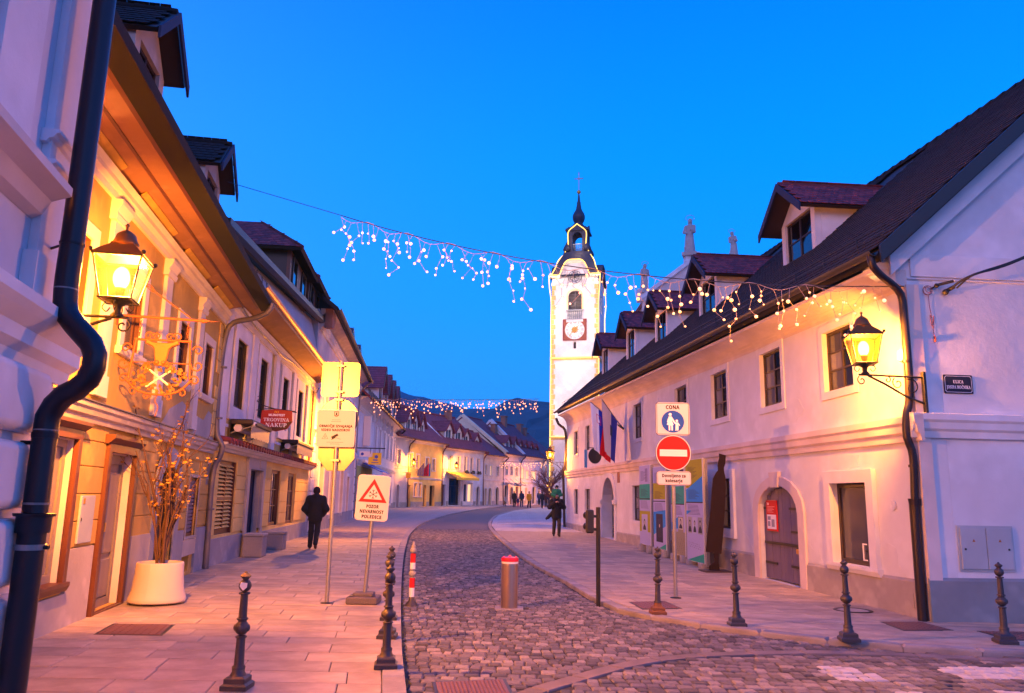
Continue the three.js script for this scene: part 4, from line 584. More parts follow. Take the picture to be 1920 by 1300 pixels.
const L7 = row('white_shop_house', 'white house with yellow awning, flower boxes and four dormers in its red roof', [-7.4, -87], [-3.1, -94.5], { m: M.white, gm: M.white, parapet: .25, eave: 6.0, ridge: 10.6, wins: [[1.2, 1.85, 4.0, 5.5], [2.85, 3.5, 3.95, 5.55], [4.3, 4.85, 3.9, 5.55], [5.6, 6.15, 3.85, 5.5], [7.05, 7.6, 3.8, 5.45]], doors: [[.05, .7, 2.3], [1.34, 3.69, 3.0, 's'], [4.28, 6.17, 2.6, 'w'], [7.1, 7.8, 2.25, 'a']], dorm: [[2.1, -.8, 7.3, 8.55, 9.5, .72], [4.1, -.8, 7.3, 8.4, 9.3, .72], [5.75, -.8, 7.1, 8.1, 8.9, .65], [8.0, -.8, 6.9, 7.8, 8.6, .65]], chim: [[6.8, -4.2, 10.6, .6]] });
const L8 = row('beige_house', 'low beige house with three arched openings, right of the white shop house', [-3.1, -94.5], [-.76, -99.8], { m: M.cream, eave: 5.6, ridge: 9.3, band: 2.85, wins: [[.3, .9, 3.6, 4.8], [1.7, 2.26, 3.55, 4.75, 1], [3.7, 4.35, 3.55, 4.7]], doors: [[.3, .9, 2.0, 'a'], [1.4, 2.25, 2.05, 'a'], [3.47, 4.45, 2.2, 'a']] });
const L9 = row('grey_white_house', 'grey-white house with raised gable wall, shop awnings and two dormers', [-.76, -99.8], [1.5, -105], { m: M.lav, gm: M.cream, parapet: .3, eave: 6.0, ridge: 11.3, dep: 12, wins: [[.55, 1.25, 3.7, 4.85], [2.15, 2.87, 3.7, 4.85], [3.8, 4.55, 3.7, 4.85]], doors: [[.4, 1.6, 2.4, 's'], [2.1, 3.1, 2.25, 'a'], [4.0, 4.9, 2.3]], dorm: [[2.9, -.8, 7.2, 8.1, 8.9, .7], [5.2, -.8, 7.2, 8.1, 8.9, .6]], chim: [[4.6, -3.6, 9.6, .9]] });
const L10 = row('lit_window_house', 'pale house with warmly lit upper windows and four dormers, beyond the shop awnings', [1.5, -105], [4.6, -112], { m: M.lavLight, gm: M.white, parapet: .3, eave: 6.0, ridge: 11.1, dep: 9, band: 2.7, wins: [[.15, .95, 3.4, 4.75, 1], [1.85, 2.6, 3.3, 4.4, 1], [3.6, 5.35, 3.3, 4.45, 1], [6.2, 6.9, 3.4, 4.5]], doors: [[1.65, 2.35, 2.15], [4.2, 5.5, 2.3, 's'], [6.3, 7.0, 2.2]], dorm: [[1.3, -.8, 7.1, 7.9, 8.6, .6], [3.1, -.8, 7.1, 7.9, 8.6, .6], [5.1, -.8, 7.1, 7.9, 8.6, .6], [6.9, -.8, 7.1, 7.8, 8.4, .6]], chim: [[3.5, -4.2, 11.2, .8]] });
const L11 = row('end_house', 'furthest cream house of the row, beside the church tower', [4.6, -112], [6.9, -117.6], { m: M.cream, eave: 6.2, ridge: 10.4, wins: [[1.35, 2.05, 3.75, 5.3, 3], [3.3, 3.95, 3.8, 5.35, 3]], doors: [[2.3, 3.2, 2.3, 's']], chim: [[1.2, -4, 10.4, .9], [3, -4, 10.4, .5]] });
{ // things fixed to the row
  const a = thing('shop_awning', 'yellow awning over the dark shopfront of the white house', 'awning', at(L7, .7, 2.95, 0).toArray(), L7.rotation.y); part('canopy', slab([0, .15, 1.5], [4.6, .15, 1.5], [4.6, .8, .06], [0, .8, .06], .05), mat(.85, .55, .06), a); part('valance', bx(0, 4.6, -.12, .15, 1.46, 1.5), mat(.85, .55, .06), a); parts('arm', [bar([.2, .1, .1], [.2, .2, 1.4], .03), bar([4.4, .1, .1], [4.4, .2, 1.4], .03)], M.galv, a);
  for (const [u, i] of [[.5, 0], [3.7, 1]]) { const c = thing('glass_canopy', ['left grey canopy above the arched door of the grey-white house', 'right grey canopy above the door of the grey-white house'][i], 'canopy', at(L9, u, 2.45, 0).toArray(), L9.rotation.y); part('sheet', slab([0, 0, 1], [1.7, 0, 1], [1.7, .35, .05], [0, .35, .05], .04), M.zinc, c); parts('rod', [bar([.1, .8, .05], [.1, .05, .95], .02), bar([1.6, .8, .05], [1.6, .05, .95], .02)], M.iron, c); }
  [[4.3, 'second'], [5.6, 'third'], [7.05, 'right-most']].forEach(([u, w]) => { const f = thing('flower_box', `dark flower box under the ${w} upper window of the white shop house`, 'flower box', at(L7, u, 3.62, .12).toArray(), L7.rotation.y); part('box', rb(-.05, .6, 0, .2, 0, .22, .02), M.frameDark, f); part('plant', Array.from({ length: 16 }, () => new THREE.IcosahedronGeometry(rr(.05, .1), 0).translate(rr(0, .55), rr(.18, .34), rr(.02, .22))), mat(.03, .05, .02), f).userData.kind = 'stuff'; });
}
// ---------- wooded hills ----------
{
  const hill = (z, prof, m, name) => {
    const xs = []; for (let x = -1500; x <= 1500; x += 14) xs.push(x); const N = xs.length, K = 14, pos = [], idx = [];
    const H = x => { let i = 1; while (i < prof.length - 1 && x > prof[i][0]) i++; const a = prof[i - 1], b = prof[i], t = Math.min(1, Math.max(0, (x - a[0]) / (b[0] - a[0]))); return a[1] + (b[1] - a[1]) * (t * t * (3 - 2 * t)); };
    for (let k = 0; k < K; k++) for (let i = 0; i < N; i++) { const t = k / (K - 1), y = H(xs[i]) * Math.sin(t * Math.PI / 2); pos.push(xs[i] + rr(-5, 5), y + rr(-2.2, 2.2) * (k ? 1 : 0), z + 260 * (1 - t) + rr(-8, 8)); }
    for (let k = 0; k + 1 < K; k++) for (let i = 0; i + 1 < N; i++) { const a = k * N + i; idx.push(a, a + 1, a + N + 1, a, a + N + 1, a + N); }
    const b = N * (K - 1); for (let i = 0; i < N; i++) pos.push(xs[i], -5, z - 300); const c0 = N * K; for (let i = 0; i + 1 < N; i++) idx.push(b + i, b + i + 1, c0 + i + 1, b + i, c0 + i + 1, c0 + i);
    const g = new THREE.BufferGeometry(); g.setAttribute('position', new THREE.BufferAttribute(new Float32Array(pos), 3)); g.setIndex(idx); const f = g.toNonIndexed(); f.computeVertexNormals(); struct(name, uvBox(f), m);
  };
  const forest = mat(.045, .07, .06, { rough: 1 }), forestFar = mat(.05, .075, .07, { rough: 1 });
  hill(-900, [[-1500, 60], [-400, 70], [-170, 90], [-67, 97], [-20, 101], [5, 112], [26, 111], [60, 104], [120, 120], [400, 90], [1500, 60]], forest, 'hills');
  hill(-1300, [[-1500, 110], [-300, 150], [-200, 178], [-160, 166], [-100, 152], [-50, 140], [30, 130], [400, 120], [1500, 90]], forestFar, 'hills');
}
// ---------- church tower and church ----------
const strip_ = new THREE.MeshStandardMaterial({ color: 0x221810, emissive: new THREE.Color(1, .55, .12), emissiveIntensity: 3.6 });
const rope = (parent, pts, r = .05, closed) => part('light_strip', tube(pts, r, 6, Math.max(6, pts.length * 5), closed), strip_, parent);
{
  const t = thing('church_tower', 'white church tower with clock, dark onion dome and strings of golden lights along its edges', 'tower', [7.62, 0, -87.6], -14 * Math.PI / 180);
  const w = 2.62, white = plas(.84, .82, .84), och = plas(.85, .55, .2), dome = mat(.05, .05, .075, { rough: .5, metalness: .3, tex: 'speck' });
  // shaft with an arched bell window and a slit under the clock
  const bell = arch(-.78, .78, 22.45, 24.7, .6), slit = arch(-.15, .15, 18.0, 18.8, .15);
  part('shaft', [ext([[-w, -2], [w, -2], [w, 26.2], [-w, 26.2]], w - .5, w, [bell, slit]), bx(-w, w, -2, 26.2, -w, -w + .5), bx(-w, -w + .5, -2, 26.2, -w + .5, w - .5), ext([[-w + .5, -2], [w - .5, -2], [w - .5, 26.2], [-w + .5, 26.2]], -.5, 0, [arch(-.7, .7, 22.45, 24.7, .6), [[-.3, 17], [.3, 17], [.3, 18.6], [-.3, 18.6]]]).rotateY(Math.PI / 2).translate(w, 0, 0)], white, t);
  part('bell_louvre', [ext(arch(-.78, .78, 22.45, 24.7, .6), w - .42, w - .36), bx(w - .4, w - .36, 22.4, 24.7, -.7, .7), bx(-.2, .2, 18, 18.8, w - .4, w - .36), bx(w - .4, w - .36, 17, 18.6, -.3, .3)], M.frameDark, t);
  const lou = []; for (let y = 22.5; y < 24.4; y += .16) { lou.push(bx(-.74, .74, y, y + .03, w - .36, w - .26)); } lou.push(bx(-.03, .03, 22.45, 24.6, w - .3, w - .2)); part('louvre_slats', lou, M.pipeGrey, t);
  const bal = []; for (let i = 0; i < 8; i++) bal.push(lathe([[.02, 0], [.07, .02], [.05, .2], [.09, .45], [.04, .75], [.07, .95]], 8).translate(-.77 + i * .22, 21.35, w + .12)); bal.push(bx(-.95, .95, 22.3, 22.42, w + .02, w + .22), bx(-.95, .95, 21.25, 21.35, w + .02, w + .22)); part('balustrade', bal, M.zinc, t);
  part('sill_block', bx(-.95, .95, 21.0, 21.25, w + .002, w + .2), white, t);
  // ochre quoins up both visible edges
  for (let i = 0; i < 45; i++) { const y = .5 + i * .565, L = i % 2 ? .42 : .26; part('quoin', [bx(-w - .04, -w + L, y, y + .5, w - .2, w + .04), bx(w - L, w + .04, y, y + .5, w - L, w + .04)], och, t); }
  parts('string_course', [sweep(bandProf(16.7, 17.05, .16), -w - .16, w + .16).translate(0, 0, w), sweep(bandProf(16.7, 17.05, .16), -w - .16, w + .16).rotateY(Math.PI / 2).translate(w, 0, 0), sweep(bandProf(7.9, 8.2, .16), -w - .16, w + .16).translate(0, 0, w)], och, t);
  // clock
  part('clock_panel', bx(-1.28, 1.28, 18.95, 21.45 - .16, w + .003, w + .06), mat(.42, .12, .07, { tex: 'stain' }), t); part('clock_frame', ext([[-1.34, 18.9], [1.34, 18.9], [1.34, 21.35], [-1.34, 21.35]], w + .06, w + .1, [[[-1.26, 18.98], [1.26, 18.98], [1.26, 21.27], [-1.26, 21.27]]]), M.tileB, t);
  const cy = 20.12, num = ['XII', 'I', 'II', 'III', 'IIII', 'V', 'VI', 'VII', 'VIII', 'IX', 'X', 'XI'], cv = document.createElement('canvas'); cv.width = cv.height = 512; const c = cv.getContext('2d');
  c.fillStyle = '#f4eee6'; c.fillRect(0, 0, 512, 512); c.strokeStyle = '#3a4a78'; c.lineWidth = 5; for (const r of [246, 158]) { c.beginPath(); c.arc(256, 256, r, 0, 7); c.stroke(); } c.fillStyle = '#22305c'; c.font = 'bold 74px serif'; c.textAlign = 'center'; c.textBaseline = 'middle';
  num.forEach((s, i) => { c.save(); c.translate(256, 256); c.rotate(i * Math.PI / 6); c.translate(0, -202); c.scale(s.length > 3 ? .62 : .8, 1); c.fillText(s, 0, 0); c.restore(); });
  const ct = new THREE.CanvasTexture(cv); ct.colorSpace = THREE.SRGBColorSpace; const face = part('clock_face', new THREE.CircleGeometry(1.1, 40).translate(0, cy, w + .085), new THREE.MeshStandardMaterial({ map: ct, roughness: .6 }), t);
  part('sun_boss', [new THREE.CylinderGeometry(.28, .28, .04, 12).rotateX(Math.PI / 2).translate(0, cy, w + .11), ...Array.from({ length: 12 }, (_, i) => new THREE.ConeGeometry(.07, .24, 4).translate(0, .36, 0).rotateZ(i * Math.PI / 6).translate(0, cy, w + .11))], M.gold, t);
  parts('clock_hand', [bx(-.03, .03, -.1, .62, -.01, .01).rotateZ(-.75).translate(0, cy, w + .14), bx(-.03, .03, -.1, .95, -.01, .01).rotateZ(2.4).translate(0, cy, w + .16)], M.gold, t);
  // curved cornice with a round gable on each side
  const cor = []; for (let i = 0; i <= 20; i++) { const x = -w - .3 + (2 * w + .6) * i / 20, q = Math.min(1, Math.max(0, (1.55 - Math.abs(x)) / 1.1)); cor.push([x, 26.25 + 1.75 * Math.sqrt(Math.max(0, q * (2 - q))) * (Math.abs(x) < 1.55 ? 1 : 0) + .0]); }
  for (let k = 0; k < 4; k++) { const g1 = ext([[-w - .02, 25.6], [w + .02, 25.6], ...cor.filter(p => Math.abs(p[0]) < w).reverse()], w - .25, w + .05).rotateY(k * Math.PI / 2); part('gable_wall', g1, white, t); const cr = []; for (let i = 0; i + 1 < cor.length; i++) { const a = cor[i], b = cor[i + 1]; cr.push(facets([[[a[0], a[1] + .18, w + .35], [b[0], b[1] + .18, w + .35], [b[0], b[1] + .18, w - .4], [a[0], a[1] + .18, w - .4]], [[a[0], a[1], w + .3], [b[0], b[1], w + .3], [b[0], b[1] + .18, w + .35], [a[0], a[1] + .18, w + .35]], [[b[0], b[1], w + .3], [a[0], a[1], w + .3], [a[0], a[1] - .1, w + .05], [b[0], b[1] - .1, w + .05]]]).rotateY(k * Math.PI / 2)); } part('cornice', cr, k === 0 ? M.trim : dome, t); }
  part('cornice_moulding', [0, 1, 2, 3].map(k => sweep(bandProf(25.3, 25.6, .12), -w - .12, w + .12).translate(0, 0, w).rotateY(k * Math.PI / 2)), white, t);
  part('wrought_scroll', [...[.75, .5].map(r => new THREE.TorusGeometry(r, .025, 5, 24).translate(0, 26.2, w + .16)), ...Array.from({ length: 8 }, (_, i) => tube([[0, 26.2, w + .16], [.3 * Math.cos(i * .785), 26.2 + .3 * Math.sin(i * .785), w + .16], [.72 * Math.cos(i * .785 + .35), 26.2 + .72 * Math.sin(i * .785 + .35), w + .16]], .025, 5, 6)), tube([[-.75, 26.2, w + .16], [-.8, 25.4, w + .16], [-.95, 24.9, w + .16]], .02, 5), tube([[.75, 26.2, w + .16], [.85, 25.4, w + .16], [.95, 24.9, w + .16]], .02, 5)], M.iron, t);
  // helm roof: bell-shaped lower dome, open lantern, onion, ball, cross
  const sq = (pts, n = 4) => toCreasedNormals(lathe(pts, n).rotateY(Math.PI / 4), .6);
  const D = 1.414; part('dome', sq([[2.95, 26.3], [2.75, 26.55], [2.45, 27.0], [2.28, 27.6], [2.12, 28.2], [1.85, 28.9], [1.6, 29.3], [1.55, 29.6], [0, 29.65]].map(p => [p[0] * D * .98, p[1]]), 4), dome, t);
  part('lantern_floor', [bx(-1.25, 1.25, 29.55, 29.8, -1.25, 1.25)], dome, t);
  const legs = []; for (const [x, z] of [[-1, -1], [1, -1], [1, 1], [-1, 1]]) { legs.push(bx(x * .87 - .3, x * .87 + .3, 29.8, 32.4, z * .87 - .3, z * .87 + .3), lathe([[.0, 0], [.36, .05], [.46, .3], [.36, .6], [.16, .95], [.05, 1.2]], 8).translate(x * 1.2, 29.7, z * 1.2)); } part('lantern_pier', legs, dome, t);
  for (let k = 0; k < 4; k++) part('lantern_arch', ext([[-.6, 31.6], [-.6, 32.4], [.6, 32.4], [.6, 31.6], ...circ(0, 31.6, .55, 9, 0, Math.PI)], .9, 1.1).rotateY(k * Math.PI / 2), dome, t);
  const rl = []; for (let k = 0; k < 4; k++) { for (let i = 0; i < 7; i++) rl.push(bar([-.6 + i * .2, 29.8, .9], [-.6 + i * .2, 30.7, .9], .025, 5).rotateY(k * Math.PI / 2)); rl.push(bx(-.68, .68, 30.68, 30.75, .86, .94).rotateY(k * Math.PI / 2)); } part('lantern_railing', rl, M.zinc, t);
  part('lantern_roof', [sq([[1.75, 32.3], [1.72, 32.5], [1.35, 32.75], [.95, 33.0], [.75, 33.2], [.65, 33.4]].map(p => [p[0] * D * .78, p[1]])), ...[0, 1, 2, 3].map(k => ext([[-1.4, 32.3], [1.4, 32.3], [1.35, 32.55], [.7, 32.7], [0, 33.2], [-.7, 32.7], [-1.35, 32.55]], 1.12, 1.3).rotateY(k * Math.PI / 2))], dome, t);
  part('onion', lathe([[.62, 33.2], [.5, 33.45], [.5, 33.6], [.64, 33.85], [.74, 34.2], [.74, 34.45], [.62, 34.8], [.44, 35.1], [.33, 35.35], [.24, 35.9], [.2, 36.0], [.26, 36.1], [.17, 36.25], [.1, 37.0], [.06, 37.3]], 20), dome, t);
  part('gold_ball', ball(.24, 0, 37.5, 0, 14), M.gold, t);
  part('cross', [bx(-.045, .045, 37.7, 39.9, -.03, .03), bx(-.45, .45, 39.15, 39.25, -.03, .03), bx(-.16, .16, 39.1, 39.3, -.035, .035), ...[[-.45, 39.2], [.45, 39.2], [0, 39.95]].map(p => ball(.08, p[0], p[1], 0, 8))], M.zinc, t);
  // light strings
  const P = (x, y, z = w + .42) => [x, y, z];
  const up = cor.map(p => P(p[0], p[1] + .22)); rope(t, up.slice(0, 7)); rope(t, up.slice(6, 15)); rope(t, up.slice(14));
  for (const s of [-1, 1]) { rope(t, [P(s * (w + .3), 26.4), P(s * (w + .22), 25), P(s * (w + .08), 23.6, w + .1), P(s * (w + .06), 22, w + .1)]); for (let y = 22; y > 2; y -= 4) rope(t, [P(s * (w + .07), y, w + .1), P(s * (w + .07), y - 3.98, w + .1)], .05);
    rope(t, [[s * 2.75, 26.5, 2.75], [s * 2.3, 27.6, 2.3], [s * 2.1, 28.3, 2.1], [s * 1.75, 28.95, 1.75], [s * 1.4, 29.5, 1.4], [s * 1.3, 30.0, 1.4]]); rope(t, [[s * 1.15, 30.0, 1.3], [s * 1.05, 30.6, 1.24], [s * 1.05, 32.1, 1.24], [s * .8, 32.4, 1.36], [s * .3, 32.8, 1.36], [0, 33.05, 1.36]]); }
  rope(t, [[w + .07, 26.4, -w - .1], [w + .22, 24.5, -w - .1], [w + .07, 22.4, -w - .1]]); rope(t, [[w + .07, 22.4, -w - .08], [w + .07, 18, -w - .08]]); rope(t, [[w + .07, 18, -w - .08], [w + .07, 13.6, -w - .08]]);
  rope(t, arch(-.86, .86, 22.5, 24.8, .66).slice(1).map(p => [p[0], p[1], w + .04])); rope(t, [P(-.86, 22.5, w + .05), P(-.86, 24.1, w + .05)]); rope(t, [P(-w, 16.95, w + .2), P(0, 16.95, w + .2)]); rope(t, [P(0, 16.95, w + .2), P(w, 16.95, w + .2)]); rope(t, [P(-w, 8.2, w + .2), P(w - 1, 8.2, w + .2)]);
}
{ // added fill lamps without fixtures, brightening the tower walls beyond their light strings
  const t = scene.children.find(o => o.name === 'church_tower'); t.updateMatrixWorld(); for (const [x, y, z, p] of [[-2.6, 26.9, 3.9, 24], [2.6, 26.9, 3.9, 24], [-3.3, 21, 5, 42], [3.3, 21, 5, 42], [0, 23.8, 5, 24], [0, 16, 6, 60], [-3.3, 11, 6, 60], [0, 31, 2.4, 9]]) { const l = new THREE.PointLight(new THREE.Color().setRGB(1, .66, .42), p, 0, 2); l.position.copy(t.localToWorld(V(x, y, z))); l.castShadow = true; l.shadow.radius = 8; l.name = 'tower_fill_light'; scene.add(l); }
}
{ // west front of the church behind the long house
  const c = thing('church', 'church front with a white pediment showing above the red dormers', 'church', [14.1, 0, -58]);
  const L = -4.1, R = 7, A = 20.35, e = 16.9; part('front', ext([[L, -1], [R, -1], [R, e], [0, A - .3], [L, e]], -.6, 0), M.pink, c); part('nave', bx(L + .3, R - .3, -1, e, -26, -.62), M.pink, c);
  parts('coping', [slab([L - .3, e, .25], [0, A, .25], [0, A, -.8], [L - .3, e, -.8], .3), slab([0, A, .25], [R + .3, e - .4, .25], [R + .3, e - .4, -.8], [0, A, -.8], .3)], M.white, c);
  parts('roof', [slab([L, e - .2, -.9], [0, A - .6, -.9], [0, A - .6, -26], [L, e - .2, -26], .2), slab([0, A - .6, -.9], [R, e - .2, -.9], [R, e - .2, -26], [0, A - .6, -26], .2)], M.roofRed, c);
  parts('pedestal', [bx(-.75, .35, A - .5, A + .25, -.7, .1), bx(-4.5, -3.4, e - .3, e + .65, -.7, .1), bx(2.6, 3.6, A - 2.6, A + .05, -.7, .1)], M.white, c);
}
// ---------- wall lanterns ----------
const lampGlass = new THREE.MeshPhysicalMaterial({ color: new THREE.Color().setRGB(1, .66, .2), roughness: .04, transmission: 1, thickness: 0, ior: 1.3 }), lampBulb = new THREE.MeshStandardMaterial({ color: 0xffffff, emissive: new THREE.Color().setRGB(1, .8, .45), emissiveIntensity: 10 }), lampCap = mat(.16, .07, .02, { rough: .45, metalness: .6 });  // coppery cap colour stands in for the orange bloom of the lamp
const SODIUM = new THREE.Color().setRGB(1, .45, .13);
function lantern(name, label, mount, lamp, power, o = {}) {   // mount: where the bracket meets the wall; lamp: foot of the lantern on the bracket
  const dx = lamp.x - mount.x, dz = lamp.z - mount.z, reach = Math.hypot(dx, dz), t = thing(name, label, 'lantern', [mount.x, mount.y, mount.z], Math.atan2(-dz, dx), o.group), y = lamp.y - mount.y, m = o.m || M.iron;
  const b = grp('bracket', t), k = o.drop ?? .34;
  part('arm', [bar([0, y - .02, 0], [reach + .1, y - .02, 0], .014), bx(-.015, .02, y - k - .14, y + .06, -.04, .04), tube([[0, y - k, 0], [reach * .3, y - k * .78, 0], [reach * .65, y - .15, 0], [reach * .95, y - .03, 0]], .016, 7)], m, b);
  const sc = (cx, cy, r, d) => tube(Array.from({ length: 12 }, (_, i) => { const a = i * .62 * d + 1, q = r * (1 - i / 14); return [cx + q * Math.cos(a), cy + q * Math.sin(a), 0]; }), .009, 5, 26);
  part('scroll', [sc(reach * .22, y - k * .42, k * .32, 1), sc(reach * .45, y - k * .3, k * .22, -1), sc(reach * .62, y - .075, .055, 1), sc(reach + .06, y - .1, .07, -1)], m, b);
  const L = grp('lamp_head', t); L.position.set(reach, y, 0); L.rotation.y = (o.spin ?? .2) - t.rotation.y;
  part('neck', [lathe([[.05, -.02], [.06, .0], [.03, .03], [.03, .08], [.09, .12], [.12, .13]], 14), ...[0, 1, 2, 3].map(i => tube([[.11, .13, 0], [.14, .07, 0], [.1, .03, 0], [.07, .07, 0]], .006, 5).rotateY(i * 1.57))], m, L);
  const q0 = .135, q1 = .2, y0 = .14, y1 = .54, f = []; for (let i = 0; i < 4; i++) { const R = i * Math.PI / 2; f.push(bar([q0, y0, q0], [q1 + .012, y1, q1 + .012], .009, 6).rotateY(R), bar([-q0 - .01, y0, q0 + .01], [q0 + .01, y0, q0 + .01], .011, 6).rotateY(R), bar([-q1 - .015, y1, q1 + .015], [q1 + .015, y1, q1 + .015], .014, 6).rotateY(R), ball(.022, q1 + .03, y1 + .03, q1 + .03, 8).rotateY(R)); } part('frame', f, m, L);
  const g = facets([0, 1, 2, 3].map(i => { const c = [[-q0, y0, q0], [q0, y0, q0], [q1, y1, q1], [-q1, y1, q1]], a = i * Math.PI / 2; return c.map(p => [p[0] * Math.cos(a) + p[2] * Math.sin(a), p[1], -p[0] * Math.sin(a) + p[2] * Math.cos(a)]); })); part('lamp_glass', g, lampGlass, L); part('lamp_bulb', [new THREE.SphereGeometry(.075, 16, 12).scale(1, 1.5, 1).translate(0, .36, 0)], lampBulb, L); part('burner', [cyl(.02, .05, .14, .26, 12), bx(-.13, .13, .135, .145, -.13, .13)], lampCap, L);
  part('roof', [toCreasedNormals(lathe([[.325, y1 + .005], [.24, y1 + .07], [.15, y1 + .13], [.14, y1 + .15]], 4).rotateY(Math.PI / 4), .3), lathe([[.11, y1 + .14], [.125, y1 + .16], [.1, y1 + .2], [.085, y1 + .25], [.04, y1 + .285], [.012, y1 + .3], [.012, y1 + .33], [.022, y1 + .345], [.0, y1 + .37]], 14)], lampCap, L);
  if (power) { const p = new THREE.PointLight(SODIUM, power, 0, 2); p.position.copy(lamp).add(V(0, .36, 0)); p.castShadow = true; p.shadow.radius = 3; p.name = 'lamp'; scene.add(p); }
  return t;
}
const gl = 'wall lanterns along the street';
lantern('street_lantern', 'glowing lantern beside the bent downpipe, in front of the ochre house', at(L2, 4.56, 3.2, 0), at(L2, 4.56, 3.17, .98), 280, { spin: .2, group: gl });
lantern('street_lantern', 'glowing lantern on the near corner of the long white house', at(R1, 32.66, 3.45, -.1), at(R1, 32.72, 3.38, .8), 110, { spin: -.2, group: gl, drop: .4 });
lantern('street_lantern', 'lantern mostly hidden behind the video surveillance sign', at(L4a, .35, 3.85, 0), at(L4a, .35, 3.85, 1.25), 270, { group: gl });
lantern('street_lantern', 'glowing lantern at the far corner of the long white house, near the bare tree', at(R1, .12, 3.6, .02), at(R1, .12, 3.55, .95), 110, { group: gl, spin: -.2, drop: .5 });
lantern('street_lantern', 'lit lantern by the downpipe between the pink and the yellow house', at(L5, .2, 3.9, 0), at(L5, 2.6, 4.0, 1.0), 90, { group: gl });
lantern('street_lantern', 'lit lantern above the yellow awning of the white shop house', at(L7, .15, 4.0, 0), at(L7, 1.2, 4.0, 1.0), 80, { group: gl });
lantern('street_lantern', 'furthest lit lantern, low beside the church tower', V(5.9, 2.9, -103), V(5.05, 2.9, -102.6), 200, { group: gl });

// ---------- hanging signs ----------
function place(h, u, v, w) { return at(h, u, v, w).toArray(); }
const perp = h => h.rotation.y - Math.PI / 2;          // group whose local x points out of the wall
function canvas(w, h, fn) { const c = document.createElement('canvas'); c.width = w; c.height = h; fn(c.getContext('2d'), w, h); const t = new THREE.CanvasTexture(c); t.colorSpace = THREE.SRGBColorSpace; t.anisotropy = 8; return t; }
function printed(w, h, fn, o = {}) { return new THREE.MeshStandardMaterial({ map: canvas(w, h, fn), roughness: .75, ...o }); }
function panelUV(w, h, m, z = 0) { const g = new THREE.PlaneGeometry(w, h).translate(0, 0, z); return g; }
function text(c, s, x, y, font, col, maxw, align = 'center') { c.font = font; c.fillStyle = col; c.textAlign = align; c.textBaseline = 'middle'; c.fillText(s, x, y, maxw); if (/sans/.test(font)) { c.lineWidth = parseInt(font.match(/(\d+)px/)[1]) * .055; c.strokeStyle = col; c.strokeText(s, x, y, maxw); } }
